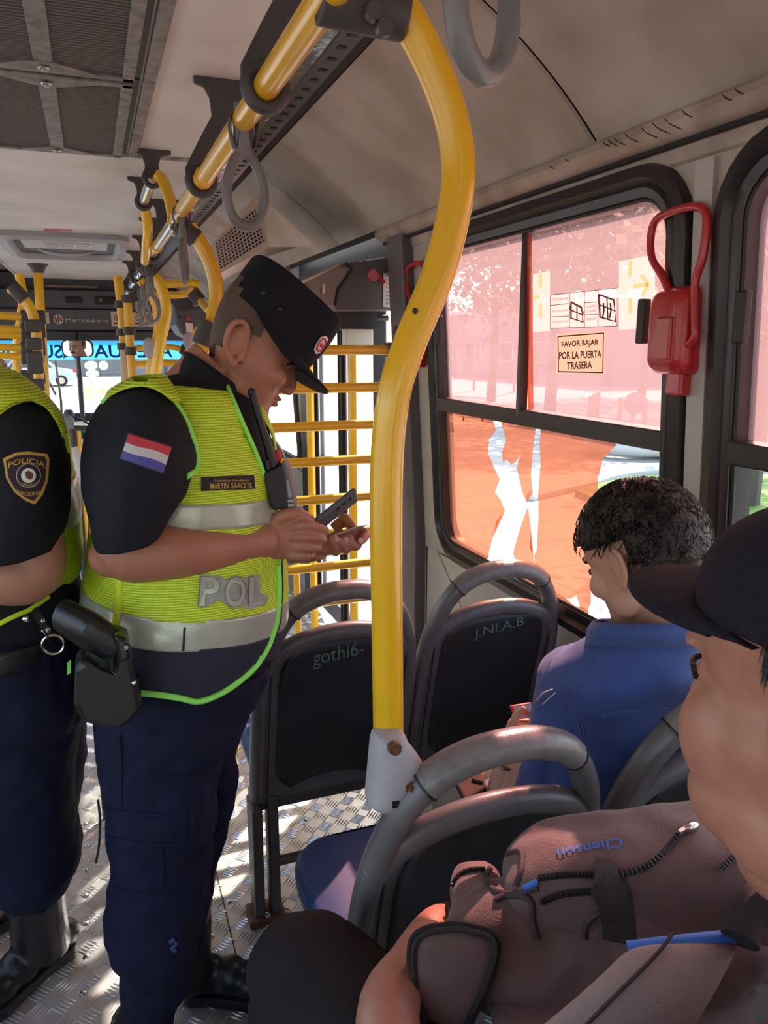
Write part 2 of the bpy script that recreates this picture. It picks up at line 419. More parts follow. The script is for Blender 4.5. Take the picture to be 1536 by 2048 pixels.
# floor -----------------------------------------------------------
floor = struct('floor', MB().box((-.05, 3.4, -.03), (2.5, 12.0, .06)), 'floor')
lug = MB()
def bar(cx, cy, ang, L=.044, wd=.0055, h=.0032):
    d = V((cos(ang), sin(ang), 0)); n = V((-sin(ang), cos(ang), 0)); c = V((cx, cy, 0))
    lug.add([c-d*L/2, c+n*wd/2, c+d*L/2, c-n*wd/2, c-d*L*.30+V((0, 0, h)), c+d*L*.30+V((0, 0, h))],
            [(0, 4, 1), (1, 4, 5), (1, 5, 2), (2, 5, 3), (3, 5, 4), (3, 4, 0)])
S = .056; yy = .75; j = 0
while yy < 4.6:
    i = 0; xx = -.85
    while xx < 1.12:
        a = pi/4 if (i+j) % 2 == 0 else -pi/4
        for k in range(5):
            o = (k-2)*.0098; bar(xx-sin(a)*o, yy+cos(a)*o, a)
        xx += S; i += 1
    yy += S; j += 1
tag(obj('tread_bars', lug, 'lug', floor, 0), None, kind='stuff')
riv = MB().ell((0, 0, 0), (.0085, .0085, .003), nu=10, nv=6).ell((0, 0, .002), (.004, .004, .0025), nu=8, nv=5)
rspots = [P(u, v, z=0) for u, v in ((171, 1648), (173, 1692), (171, 1740), (171, 1791), (172, 1847), (173, 1913), (166, 1987), (406, 1780), (409, 1804), (415, 1830), (408, 1855), (423, 1873), (413, 1890), (430, 1905), (458, 1804), (520, 1700), (610, 1640))]
rv0 = None
for q in rspots:
    if rv0 is None: rv0 = obj('rivet', riv, 'screw', floor); rv0.location = (q.x, q.y, .002)
    else: c = rv0.copy(); link(c, floor); c.location = (q.x, q.y, .002)
obj('sheet_joint', MB().box((.235, 2.6, .0006), (.0035, 3.6, .0015)), 'seam', floor, 0)
struct('floor_platform', MB().box((.74, -.75, .085), (.84, 2.4, .17)), 'floor', bevel=.008)

# ceiling ---------------------------------------------------------
YT = P(240, 307, z=ZC).y
ceiling = struct('ceiling', MB().box((-.06, (YB+YT)/2, ZC+.03), (1.10, YT-YB, .06)), 'ceil')
obj('strip_fascia', MB().box((.482, (YB+YF)/2-.4, (ZC+ZS)/2+.005), (.012, YF-YB-.9, abs(ZC-ZS)+.03)), 'ceil', ceiling, 0)
obj('strip_fascia', MB().box((-.60, (YB+YF)/2-.4, (ZC+ZS)/2+.005), (.012, YF-YB-.9, abs(ZC-ZS)+.03)), 'ceil', ceiling, 0)
obj('roof_skin', MB().box((-.05, (YB+YF)/2, ZS+.03), (1.6, YF-YB, .03)), 'ceil', ceiling, 0)
obj('front_panel', MB().box((-.06, (8.45+YT)/2+.01, ZC+.03), (1.10, 8.45-YT, .06)), 'ceil', ceiling)
obj('cross_trim', MB().tube([(-.8, YT, ZC), (.5, YT, ZC)], .017, 10, flat=(.6, 1), ref=(0, 0, 1)), 'grille_frame', ceiling)
obj('panel_backing', MB().grid([[(.69, y, ZS+.02), (.90, y, 2.21), (1.03, y, 2.08), (1.10, y, 1.97)] for y in (YB, 2.5, YF)]), 'seam', ceiling)
def arc(t):  # cove profile 0..1 from light strip to cornice
    a = V((.70, 0, 2.272)); b = V((.925, 0, 2.155)); c = V((1.075, 0, 1.985))
    return a*(1-t)**2+b*2*t*(1-t)+c*t*t
def cove_panel(y0, y1, m):
    g = .004; rows = []
    prof = [arc(k/14) for k in range(15)]
    nrm = V((-.55, 0, -.83))
    ys = [y0+g, y0+g+.006, y1-g-.006, y1-g]; lift = [-.006, 0, 0, -.006]
    for y, l in zip(ys, lift): rows.append([(p.x-nrm.x*-l, y, p.z-nrm.z*-l) for p in prof])
    obj('cove_panel', MB().grid(rows), m, ceiling, 40)
cuts = [YB, -1.29, .12, 1.53, 2.94, 3.42, 4.4, 5.3, 6.2, 7.1, 8.0, YF]
for a, b in zip(cuts, cuts[1:]): cove_panel(a, b, 'cove')
# light strip + perforated rail
ls = struct('trim_1', MB().box((.545, 3.3, ZS-.004), (.125, 11.8, .016)), 'light_strip')
mat('lamp_lens', (.80, .82, .80), .12, .9)
for k in range(5):
    obj('lamp_lens', MB().box((.545, 3.95+k*1.05, ZS-.0145), (.095, .98, .006)), 'lamp_lens', ls, 0, bevel=.002)
pr = struct('trim_2', MB().box((.638, 3.3, ZS-.006), (.062, 11.8, .02)), 'perf', bevel=.003)
hole = MB().box((0, 0, 0), (.022, .018, .004)); h0 = None
y = 1.05
while y < 5.6:
    if h0 is None: h0 = obj('slot', hole, 'black', pr, 0); h0.location = (.638, y, ZS-.0165)
    else: c = h0.copy(); link(c, pr); c.location = (.638, y, ZS-.0165)
    y += .085
struct('trim_3', MB().box((.686, 3.3, ZS-.004), (.030, 11.8, .012)), 'seam')
# left cove (outside the frame)
obj('cove_left', MB().grid([[(-.60, y, ZS), (-.82, y, ZS), (-1.0, y, 2.2), (-1.12, y, 2.08), (-1.19, y, 1.97)] for y in (YB, YF)]), 'cove', ceiling, 0)
# cornice
def cornice(y0, y1, nm):
    prof = [(1.078, 1.990), (1.066, 1.978), (1.064, 1.964), (1.075, 1.948), (1.095, 1.940), (1.112, 1.938), (1.112, 1.930), (1.118, 1.930), (1.122, 1.905), (1.128, 1.90), (1.20, 1.90), (1.20, 1.99)]
    return struct(nm, MB().loft([[(x, y, z) for x, z in prof] for y in (y0, y1)]), 'trim_tan', smooth=35)
c1 = cornice(YB, 2.92, 'trim_4'); cornice(4.4, YF, 'trim_5')
obj('dark_slot', MB().box((1.108, (YB+2.92)/2, 1.934), (.02, 2.92-YB, .008)), 'seam', c1, 0)
cb_ = bvh_of(c1)
for k, (u, v, L) in enumerate(((1205, 283, 22), (1216, 280, 26), (1228, 276, 30), (1250, 268, 34), (1283, 256, 44), (1305, 246, 48), (1330, 238, 46), (1365, 222, 26), (1445, 190, 24), (1470, 178, 22), (1130, 318, 10), (1100, 332, 12))):
    q = [surf(cb_, u+L*f*.75, v+L*.45*f**.6, .0004) for f in (0, .25, .5, .75, 1)]
    obj('scuff_mark', MB().tube(q, .0012, 4), 'seam', c1)
# wall right: waist, bands, pillars with window openings ------------
WIN = [(-2.5, -1.66), (-1.62, -.22), (-.19, 1.205), (1.265, 2.56), (4.58, 5.95), (6.0, 7.5), (7.6, 8.9)]
ZW0, ZW1 = .775, 1.925
wl = MB()
def slab(y0, y1, z0, z1, x_off=0, th=.05):
    wl.add([(wx(z0)+x_off, y0, z0), (wx(z0)+x_off, y1, z0), (wx(z1)+x_off, y1, z1), (wx(z1)+x_off, y0, z1),
            (wx(z0)+th, y0, z0), (wx(z0)+th, y1, z0), (wx(z1)+th, y1, z1), (wx(z1)+th, y0, z1)],
           [(0, 1, 2, 3), (7, 6, 5, 4), (0, 4, 5, 1), (1, 5, 6, 2), (2, 6, 7, 3), (3, 7, 4, 0)])
for a, b in ((YB, 2.82), (4.42, YF)):
    slab(a, b, -.06, ZW0); slab(a, b, ZW1, 2.3)
ys = [YB]+[v for w_ in WIN for v in w_]+[YF]
for a, b in zip(ys[0::2], ys[1::2]):
    if a < 2.6 < b: slab(2.56, 2.82, ZW0, ZW1); slab(4.42, 4.58, ZW0, ZW1)
    else: slab(a, b, ZW0, ZW1)
def wp(y, z, off=0): return V((wx(z)+off, y, z))
for y0, y1 in WIN:  # plate that rounds the opening's corners
    cy, cz, w_, h_ = (y0+y1)/2, (ZW0+ZW1)/2, y1-y0, ZW1-ZW0
    wl.ringface([wp(a, b) for a, b in rectlike(w_+.01, h_+.01, 6, cy, cz)], [wp(a, b) for a, b in rrect(w_-.02, h_-.02, .16, 6, cy, cz)])
wr_ = struct('wall_right', wl, 'wall', smooth=0)
obj('panel_seam', MB().add([wp(2.58, .78, -.001), wp(2.20, .50, -.001), wp(2.2, .496, -.001), wp(2.58, .776, -.001)], [(0, 1, 2, 3)]), 'seam', wr_, 0)
obj('panel_seam', MB().box((1.16, 2.60, .40), (.004, .004, .78)), 'seam', wr_, 0)
pc = MB()
pc.loft([[(wx(z)-.012, 1.212, z), (wx(z)-.012, 1.260, z), (wx(z)+.01, 1.260, z), (wx(z)+.01, 1.212, z)] for z in (.80, 1.35, 1.895)])
obj('pillar_cover', pc, 'pillar', wr_, 0)
# windows -----------------------------------------------------------
def loop_tube(mb, lp, prof):
    """sweep a 2D profile (inward, off) around a rounded loop given as function of inset"""
    rings = [[wp(a, b, o) for a, b in lp(i)] for i, o in prof]; mb.loft(rings, cap=False, loop=True)
def make_window(k, y0, y1, mull=None, film=True):
    cy, cz, w_, h_ = (y0+y1)/2, (ZW0+ZW1)/2, y1-y0, ZW1-ZW0
    fr = MB(); lp = lambda i: rrect(w_-2*i, h_-2*i, max(.155-i, .02), 7, cy, cz)
    loop_tube(fr, lp, [(0, 0), (.006, -.020), (.03, -.026), (.042, -.012), (.05, -.018), (.068, -.014), (.074, .012), (.074, .04), (0, .04)])
    f = struct('window_%d' % k, fr, 'frame_dark', smooth=50)
    gi = .072; gl = [(a, b) for a, b in lp(gi)]
    zm = 1.345
    # horizontal bar
    obj('crossbar', MB().add([wp(y0+.06, zm-.024, -.016), wp(y1-.06, zm-.024, -.016), wp(y1-.06, zm+.024, -.016), wp(y0+.06, zm+.024, -.016),
                             wp(y0+.06, zm-.024, .03), wp(y1-.06, zm-.024, .03), wp(y1-.06, zm+.024, .03), wp(y0+.06, zm+.024, .03)],
                             [(3, 2, 1, 0), (4, 5, 6, 7), (0, 1, 5, 4), (1, 2, 6, 5), (2, 3, 7, 6), (3, 0, 4, 7)]), 'frame_dark', f, 0, bevel=.004)
    up = [(a, b) for a, b in gl if b > zm]; lo = [(a, b) for a, b in gl if b <= zm]
    ym = mull if mull else (y0+y1)/2
    for nm, keep, off in (('sliding_pane', lambda a: a <= ym, .020), ('fixed_pane', lambda a: a > ym, .026)):
        pts = [(a, b) for a, b in up if keep(a)]
        # order: rrect runs counter clockwise (y grows to front)
        poly = pts+([(ym, zm), ] if False else [])
        top = max(b for a, b in up)
        if nm == 'sliding_pane': poly = [(ym, top)]+pts+[(y0+gi, zm), (ym, zm)]
        else: poly = [(ym, zm), (y1-gi, zm)]+pts+[(ym, top)]
        obj(nm, MB().add([wp(a, b, off) for a, b in poly], [tuple(range(len(poly)))]), 'film_pink' if film else 'glass', f, 0)
    # mullion
    obj('mullion', MB().box((wx(1.6)-.001+.012, ym, (zm+1.86)/2), (.028, .020, 1.86-zm)), 'frame_dark', f, 0, bevel=.003).rotation_euler = (0, 0, 0)
    # lower pane
    llo = [(a, b) for a, b in gl if b <= zm]; i0 = [i for i, (a, b) in enumerate(llo)]
    poly = [(y0+gi, zm)]+llo+[(y1-gi, zm)]
    obj('lower_pane', MB().add([wp(a, b, .022) for a, b in poly], [tuple(range(len(poly)))]), 'glass', f, 0)
    obj('glazing_gasket', MB().tube([wp(a, b, -.004) for a, b in gl], .006, 6, closed=True), 'black', f)
    return f
W1 = make_window(1, *WIN[3], mull=1.935)
W2 = make_window(2, *WIN[2], mull=.45)
W3 = make_window(3, *WIN[4]); W4 = make_window(4, *WIN[5]); make_window(5, *WIN[1], film=False); make_window(6, *WIN[0], film=False); make_window(8, *WIN[6])
# doubled strip of film along the pane edge
obj('film_strip', MB().add([wp(1.896, 1.37, .014), wp(1.926, 1.37, .014), wp(1.926, 1.845, .014), wp(1.896, 1.845, .014)], [(0, 1, 2, 3)]), 'film_orange', W1, 0)
# torn orange film on the lower pane of window 1
def film_poly(nm, pts, win, m='film_orange', x_off=.016):
    q = [P(u, v, x=1.16) for u, v in pts]; poly = []
    for u, v in pts:
        a = P(u, v, x=1.16)
        for _ in range(3): a = P(u, v, x=wx(a.z)+x_off)
        poly.append(a)
    mb = MB(); me_f = [tuple(range(len(poly)))]
    bm = bmesh.new(); vs = [bm.verts.new(p) for p in poly]; bm.faces.new(vs); bmesh.ops.triangulate(bm, faces=bm.faces)
    bm.verts.index_update(); mb.add([v.co for v in bm.verts], [[x.index for x in f.verts] for f in bm.faces]); bm.free()
    return obj(nm, mb, m, win, 0)
fl = [(890, 822), (940, 830), (985, 838), (992, 860), (978, 880), (976, 905), (988, 935), (1000, 958), (990, 985), (1002, 1000), (1010, 1022), (992, 1042), (986, 1075), (978, 1105), (974, 1128), (955, 1118), (920, 1090), (900, 1050), (893, 1000), (890, 930)]
film_poly('torn_film', fl, W1)
film_poly('torn_film', [(1082, 854), (1180, 868), (1240, 882), (1206, 918), (1195, 960), (1196, 1000), (1198, 1040), (1190, 1090), (1182, 1150), (1182, 1205), (1174, 1225), (1160, 1212), (1152, 1190), (1142, 1198), (1130, 1196), (1110, 1186), (1104, 1190), (1098, 1186), (1070, 1166), (1068, 1110), (1073, 1100), (1077, 1030), (1076, 985), (1081, 930), (1079, 890)], W1)
film_poly('torn_film', [(1056, 1012), (1061, 1050), (1060, 1098), (1067, 1110), (1069, 1165), (1062, 1160), (1040, 1148), (1030, 1122), (1026, 1105), (1036, 1070), (1044, 1045)], W1)
film_poly('torn_film', [(1002, 842), (1072, 852), (1066, 900), (1062, 950), (1066, 985), (1054, 1005), (1046, 990), (1040, 965), (1034, 935), (1040, 912), (1030, 925), (1022, 930), (1014, 918), (1006, 925), (1004, 905), (1012, 880)], W1)
# black latches
for yy_, zz in ((1.115, 1.60), (1.388, 1.60), (2.44, 1.60)):
    obj('latch', MB().box((wx(zz)-.022, yy_, zz), (.018, .026, .095)), 'black', W2 if yy_ < 1.2 else W1, 0, bevel=.004)
# left wall and rear wall (outside the frame; they let the daylight in)
lw = MB(); 
for z0, z1 in ((-.06, .85), (1.85, 2.3)): lw.box((XL, (YB+YF)/2, (z0+z1)/2), (.05, YF-YB, z1-z0))
for k in range(9): lw.box((XL, YB+.03+k*(YF-YB-.06)/8, 1.35), (.05, .07, 1.02))
struct('wall_left', lw, 'wall', smooth=0)
rw = MB().box((-.05, YB, .4), (2.5, .05, .95)).box((-.05, YB, 2.1), (2.5, .05, .4))
for x in (-1.2, 1.1): rw.box((x, YB, 1.4), (.2, .05, 1.1))
struct('wall_back', rw, 'wall', smooth=0)
# ================================================================ ceiling fixtures
# two air return grilles
def grille(y0, y1, x0, x1, label):
    t = thing('ceiling_grille', ((x0+x1)/2, (y0+y1)/2, ZC), label, 'air grille', 'air return grilles in the ceiling')
    z = ZC-.004
    obj('backing', MB().box(((x0+x1)/2, (y0+y1)/2, ZC-.002), (x1-x0, y1-y0, .003)), 'black', t, 0)
    fm = MB()
    for c, s_ in ((((x0+x1)/2, y0+.012), (x1-x0, .024)), (((x0+x1)/2, y1-.012), (x1-x0, .024)), ((x0+.014, (y0+y1)/2), (.028, y1-y0)), ((x1-.014, (y0+y1)/2), (.028, y1-y0))):
        fm.box((c[0], c[1], z-.010), (s_[0], s_[1], .014))
    obj('frame', fm, 'grille_frame', t, 0, bevel=.003)
    rm = MB(); n = int((y1-y0-.05)/.0150)
    for k in range(n):
        yk = y0+.03+k*.0150; wv = .003*sin(k*.7)
        for xa, xb in ((x0+.028, (x0+x1)/2-.02), ((x0+x1)/2+.02, x1-.028)):
            rm.add([(xa, yk, z-.002), (xb, yk+wv, z-.002), (xb, yk+.002+wv, z-.011), (xa, yk+.002, z-.011), (xa, yk+.0052, z-.011), (xb, yk+.0052+wv, z-.011)], [(0, 1, 2, 3), (3, 2, 5, 4)])
    tag(obj('ribs', rm, 'grille_rib', t, 0), None, kind='stuff')
    obj('centre_band', MB().box(((x0+x1)/2, (y0+y1)/2, z-.012), (.040, y1-y0-.04, .006)), 'grille_frame', t, 0, bevel=.002)
    ye = y1-.055
    tri = [((x0+x1)/2-.12, y1-.02), ((x0+x1)/2+.12, y1-.02), ((x0+x1)/2+.03, y1-.075), ((x0+x1)/2-.03, y1-.075)]
    tri2 = [(a, y0+y1-b) for a, b in tri]
    for pl, yq in ((tri, y1-.045), (tri2, y0+.045)):
        obj('corner_plate', MB().prism([(a, b, z-.010) for a, b in pl], (0, 0, -.007)), 'grille_frame', t, 0)
        obj('screw', MB().ell(((x0+x1)/2, yq, z-.020), (.014, .014, .005)).ell(((x0+x1)/2, yq, z-.025), (.007, .007, .004)), 'screw', t)
    return t
gx1 = P(243, 298, z=ZC).x; gx0 = -.10-gx1
ya, yb = P(150, 137, z=ZC).y, P(150, 290, z=ZC).y
grille(ya+.012, YT-.03, gx0, gx1, 'dark ribbed ceiling air grille touching the cross trim')
grille(ya-(yb-ya)-.02, ya-.012, gx0, gx1, 'dark ribbed ceiling air grille behind the one touching the cross trim')
# surrounding frame strip
xo = P(276, 297, z=ZC).x
for k, (a, b) in enumerate(((ya-(yb-ya)-.02, ya-.004), (ya+.008, YT-.035))):
    obj('grille_surround', MB().box(((gx1+xo)/2+.012, (a+b)/2, ZC-.006), (xo-gx1-.02, b-a, .014)), 'grille_frame', ceiling, 0, bevel=.004)
    obj('grille_gap', MB().box((gx1+.008, (a+b)/2, ZC-.003), (.016, b-a, .006)), 'black', ceiling, 0)
# roof hatch
hy0, hy1 = P(120, 465, z=ZC).y, P(120, 508, z=ZC).y
hx0, hx1 = P(2, 470, z=ZC).x, P(246, 490, z=ZC).x
hcx, hcy = (hx0+hx1)/2, (hy0+hy1)/2
hw, hh = hx1-hx0, hy1-hy0
t = thing('roof_hatch', (hcx, hcy, ZC), 'grey framed roof hatch with a curved grab bar in the ceiling', 'roof hatch')
fr = MB(); lp = lambda i, z: [(a, b, z) for a, b in rrect(hw-2*i, hh-2*i, .10, 5, hcx, hcy)]
fr.loft([lp(-.02, ZC), lp(-.02, ZC-.03), lp(.03, ZC-.045), lp(.05, ZC-.02), lp(.05, ZC)], cap=False)
obj('frame', fr, mat('hatch_grey', (.33, .34, .35), .45), t, 50)
obj('recess', MB().box((hcx, hcy, ZC-.003), (hw-.1, hh-.1, .004)), 'clamp', t, 0)
obj('front_plate', MB().box((hcx, hcy-hh*.18, ZC-.016), (hw-.2, hh*.42, .02)), mat('hatch_plate', (.42, .43, .44), .5), t, 0, bevel=.004)
lf = obj('lamp_unit', MB().box((hcx+.01, hcy-hh*.18, ZC-.030), (.28, hh*.2, .012)), mat('hatch_lamp', (.55, .55, .55), .4), t, 0, bevel=.003)
for k in range(3): obj('louvre', MB().box((hcx+.01+(k-1)*.088, hcy-hh*.18, ZC-.0375), (.078, hh*.15, .004)), 'clamp_light', lf, 0)
obj('grab_bar', MB().tube(catmull([(hcx-.17, hcy+hh*.12, ZC-.02), (hcx-.09, hcy+hh*.05, ZC-.05), (hcx, hcy+hh*.03, ZC-.06), (hcx+.09, hcy+hh*.05, ZC-.05), (hcx+.17, hcy+hh*.12, ZC-.02)], 5), .011, 8), 'clamp_light', t)
for px_, nm in (((92, 464, 146, 470), 'red hatch notice sticker between the hatch and the cross trim'), ((110, 503, 152, 509), 'red hatch notice sticker ahead of the roof hatch')):
    a = P(px_[0], px_[1], z=ZC); b = P(px_[2], px_[3], z=ZC); yv = hy0-.10 if 'cross' in nm else hy1+.10
    s = thing('notice_sticker', (a.x, yv, ZC), nm, 'sticker', 'stickers around the roof hatch')
    obj('sheet', MB().box(((a.x+b.x)/2, yv, ZC-.002), (b.x-a.x, .09, .002)), mat('sticker_red_%d' % px_[0], (.55, .22, .24), .5), s, 0)
    obj('stripe', MB().box(((a.x+b.x)/2-.04, yv, ZC-.0035), ((b.x-a.x)*.5, .04, .001)), 'ink_red', s, 0)

# ================================================================ handrails
RX, RZ, RR = .292, 1.95, .021
rail = thing('ceiling_handrail', (RX, 2.5, RZ), 'long yellow ceiling handrail running along the window-side seats', 'handrail')
obj('tube', MB().tube([(RX, .2, RZ), (RX, 2.72, RZ)], RR, 20), 'yellow', rail)
obj('tube', MB().tube([(RX, 2.72, RZ), (RX, 5.9, RZ), (RX, 6.8, RZ-.01)], RR*.93, 16), 'chrome', rail)
for yk in (2.02, 2.72, 3.45): obj('collar', MB().tube([(RX, yk-.02, RZ), (RX, yk+.02, RZ)], RR*1.16, 18), 'yellow', rail)
def bracket(yk, x_r, z_r, xa, xb, label, par, hook=True):
    """flat hanger plate from ceiling flange to a ring around the tube"""
    xm = (xa+xb)/2; D = ZC-z_r
    b = obj('hanger', MB().prism([(xa, yk, ZC), (xb, yk, ZC), (xb, yk, ZC-.016), (xb-.022, yk, ZC-.022), (xb-.036, yk, ZC-.042), (xb-.045, yk, ZC-.09), ((xb-.045+x_r+.038)/2, yk, ZC-D*.62),
                       (x_r+.040, yk, z_r+.03), (x_r+.038, yk, z_r), (x_r-.038, yk, z_r), (x_r-.038, yk, z_r+.03), ((xa+.042+x_r-.038)/2, yk, ZC-D*.6), (xa+.040, yk, ZC-.085), (xa+.036, yk, ZC-.045), (xa+.022, yk, ZC-.022), (xa, yk, ZC-.016)], (0, .014, 0)), 'clamp', par, 30, bevel=.002)
    rg = obj('ring', MB().tube([(x_r+.030*cos(a), yk+.007, z_r+.030*sin(a)) for a in [2*pi*k/24 for k in range(24)]], .011, 10, closed=True, flat=(1, 1.3)), 'clamp', par)
    obj('bolt', MB().cyl((xm-.03, yk-.004, ZC-D*.6), (xm-.03, yk+.004, ZC-D*.6), .006, 8), 'steel_dark', par)
for yk in (.55, 1.30, 2.06, 3.75, 4.3, 5.0, 5.8, 6.5):
    bracket(yk, RX, RZ, .285, .435, None, rail)
# second short rail nearer the aisle
R2X, R2Z = .240, 2.10
r2 = thing('short_handrail', (R2X, 3.1, R2Z), 'short chrome and yellow aisle handrail beside the long one', 'handrail')
obj('tube', MB().tube([(R2X, 2.85, R2Z), (R2X, 3.34, R2Z)], .019, 16), 'chrome', r2)
for yk in (2.84, 3.31):
    obj('hanger', MB().prism([(R2X-.055, yk, ZC), (R2X+.065, yk, ZC), (R2X+.065, yk, ZC-.012), (R2X+.03, yk, ZC-.022), (R2X+.022, yk, ZC-.05), (R2X+.028, yk, R2Z), (R2X-.028, yk, R2Z), (R2X-.022, yk, ZC-.05), (R2X-.03, yk, ZC-.022), (R2X-.055, yk, ZC-.012)], (0, .012, 0)), 'clamp', r2, 30, bevel=.002)
    obj('ring', MB().tube([(R2X+.026*cos(a), yk+.006, R2Z+.026*sin(a)) for a in [2*pi*k/20 for k in range(20)]], .009, 8, closed=True), 'clamp', r2)
obj('drop_tube', MB().tube(catmull([(R2X+.01, 2.84, R2Z+.01), (R2X+.032, 2.83, R2Z-.01), P(340, 400, y=2.78), P(348, 440, y=2.72)], 5), .020, 14), 'yellow', r2)
obj('drop_tube', MB().tube(catmull([(R2X, 3.33, R2Z), P(296, 455, y=3.36), P(293, 490, y=3.5), P(290, 522, y=3.8)], 5), .021, 14), 'yellow', r2)

def clamp_sleeve(par, a, b, r, m='clamp', nm='clamp'):
    return obj(nm, MB().tube([a, b], r, 14), m, par, 40, bevel=.002)
def pole(name, pts, r, label, plane, group='yellow poles', n=6, clamps=(), cat='pole'):
    q = [P(u, v, **plane) for u, v in pts]; c = catmull(q, n)
    t = thing(name, q[-1], label, cat, group)
    obj('tube', MB().tube(c, r, 18), 'yellow', t)
    for (i0, i1, k) in clamps: clamp_sleeve(t, c[i0], c[i1], r*k)
    return t, c
# big curved pole on the near seat
t, c = pole('curved_pole', [(770, -30), (818, 42), (868, 140), (903, 240), (917, 340), (905, 440), (872, 560), (822, 680), (790, 780), (775, 900), (772, 1050), (774, 1220), (777, 1475)], .0225,
            'thick curved yellow pole rising from the grey seat socket to the ceiling handrail', dict(y=.955), group='curved yellow poles')
jn = c[6]; top = V((RX, .955, RZ))
a = P(812, 25, y=.95)
obj('top_clamp', MB().tube([top+V((-.01, 0, .005)), a], [.040, .034], 12, flat=(1, .8)), 'clamp', t, 40, bevel=.004)
for u, v in ((750, 20), (772, 52)): 
    q = P(u, v, y=.915); obj('bolt', MB().cyl(q, q+V((0, .012, 0)), .010, 10), 'steel_dark', t)
q = P(834, 620, y=.955); obj('scuff', MB().ell(P(830, 622, y=.937), (.004, .002, .004)), 'ink', t)
# grab straps --------------------------------------------------------
def grab_strap(yk, zb, label, tw=0, par=None):
    zt = RZ+RR+.004; x = RX
    t = thing('grab_strap', (x, yk, zt), label, 'hand strap', 'grab straps on the ceiling handrail')
    zj = zb+.135
    for s_ in (-1, 1):
        obj('webbing', MB().tube(catmull([(x, yk, zt), (x+s_*(RR+.004), yk, RZ), (x+s_*.016, yk, RZ-.05), (x+s_*.006, yk, zj+.05)], 5), .012, 8, flat=(1, .2), ref=(0, 1, 0)), 'strap', t)
    d = V((cos(tw), sin(tw), 0)); g = MB()
    g.tube([(x, yk, zj+.075), (x, yk, zj+.05), (x, yk, zj), (x, yk, zj-.012)], [.014, .017, .018, .016], 12, flat=(1.1, .7), ref=d)
    lp = []
    for k in range(20):
        a = 2*pi*k/20; rx = .036*(1+.18*sin(a-pi)); lp.append(V((x, yk, zb+.062))+d*(rx*cos(a))+V((0, 0, .064*sin(a))))
    g.tube(lp, .0095, 10, closed=True)
    obj('grip', g, 'strap_grip', t)
    return t
grab_strap(1.50, P(480, 462, x=RX).z, 'grey grab strap hanging between the second and third handrail hangers', tw=.15)
grab_strap(2.53, P(368, 550, x=RX).z-.02, 'grey grab strap hanging beside the pole clamp above the officer', tw=1.3)
q = P(925, 152, x=RX+.02)
gs = grab_strap(.565, 1.752, 'large grey grab strap hanging behind the thick curved pole clamp', tw=.5)
for k, yk in enumerate((3.95, 4.45, 4.8)): grab_strap(yk, 1.66, ['grey grab strap of the front cluster, its loop seen almost flat', 'grey grab strap of the front cluster, half turned', 'grey grab strap of the front cluster, seen edge-on'][k], tw=.2+.55*k)

# poles further forward ----------------------------------------------
t, c = pole('curved_pole', [(378, 452), (400, 485), (422, 530), (432, 580), (428, 630), (412, 680), (402, 705)], .024, 'curved yellow pole behind the peaked cap of the standing officer', dict(y=2.66), 'curved yellow poles')
clamp_sleeve(t, P(352, 440, y=2.66), P(392, 478, y=2.66), .032); clamp_sleeve(t, P(420, 645, y=2.65), P(404, 690, y=2.65), .035)
t, c = pole('curved_pole', [(292, 540), (312, 556), (328, 590), (332, 630), (322, 680), (312, 740), (302, 800), (298, 900)], .027, 'curved yellow pole just behind the shoulder of the standing officer', dict(y=4.1), 'curved yellow poles')
clamp_sleeve(t, P(285, 528, y=4.1), P(308, 552, y=4.1), .034)
t, c = pole('curved_pole', [(280, 560), (300, 585), (314, 620), (316, 660), (308, 700), (298, 760), (294, 900)], .026, 'curved yellow pole with an oval grey cover beside the twin one', dict(y=4.7), 'curved yellow poles')
obj('cover', MB().ell(P(298, 696, y=4.66), (.035, .02, .06)), 'clamp_light', t)
t, c = pole('straight_pole', [(235, 552), (241, 600), (245, 650), (248, 700), (252, 760), (258, 900)], .026, 'straight yellow pole with ticket bands wound round it', dict(y=5.0), 'straight yellow poles')
obj('lower_tube', MB().tube([c[-1], (c[-1].x, 5.0, 0)], .026, 12), 'yellow', t)
for v in (608, 664, 692): clamp_sleeve(t, P(240+(v-600)*.06, v-6, y=5.0), P(240+(v-600)*.06+.5, v+8, y=5.0), .034)
obj('ticket_bundle', MB().tube([P(252, 700, y=4.95), P(257, 800, y=4.95)], .036, 10, flat=(1, .7)), mat('bundle', (.60, .42, .26), .6), t)
t, c = pole('straight_pole', [(255, 600), (258, 650), (261, 700), (265, 760), (270, 900)], .024, 'straight yellow pole with dark clamps beside the ticket banded one', dict(y=4.8), 'straight yellow poles')
obj('lower_tube', MB().tube([c[-1], (c[-1].x, 4.8, 0)], .024, 12), 'yellow', t)
for v in (598, 662, 702): clamp_sleeve(t, P(255+(v-600)*.06, v-8, y=4.8), P(255+(v-600)*.06+.7, v+8, y=4.8), .034)
t, c = pole('ceiling_pole', [(75, 530), (82, 640), (88, 740), (96, 900), (104, 1000)], .036, 'tall yellow pole bolted to the ceiling near the windscreen', dict(y=P(75, 528, z=ZC).y), 'straight yellow poles')
q = P(75, 528, z=ZC); obj('flange', MB().tube([(q.x, q.y, ZC), (q.x, q.y, ZC-.03), (q.x, q.y, ZC-.07)], [.085, .06, .04], 14), 'clamp', t)
t, c = pole('curved_pole', [(20, 575), (44, 595), (62, 620), (72, 660), (76, 720), (78, 800), (82, 1000)], .026, 'curved yellow pole carrying grey clamps beside the turnstile', dict(y=4.4), 'curved yellow poles')
obj('lower_tube', MB().tube([c[-1], (c[-1].x, 4.4, 0)], .026, 12), 'yellow', t)
clamp_sleeve(t, P(22, 570, y=4.4), P(50, 600, y=4.4), .034)
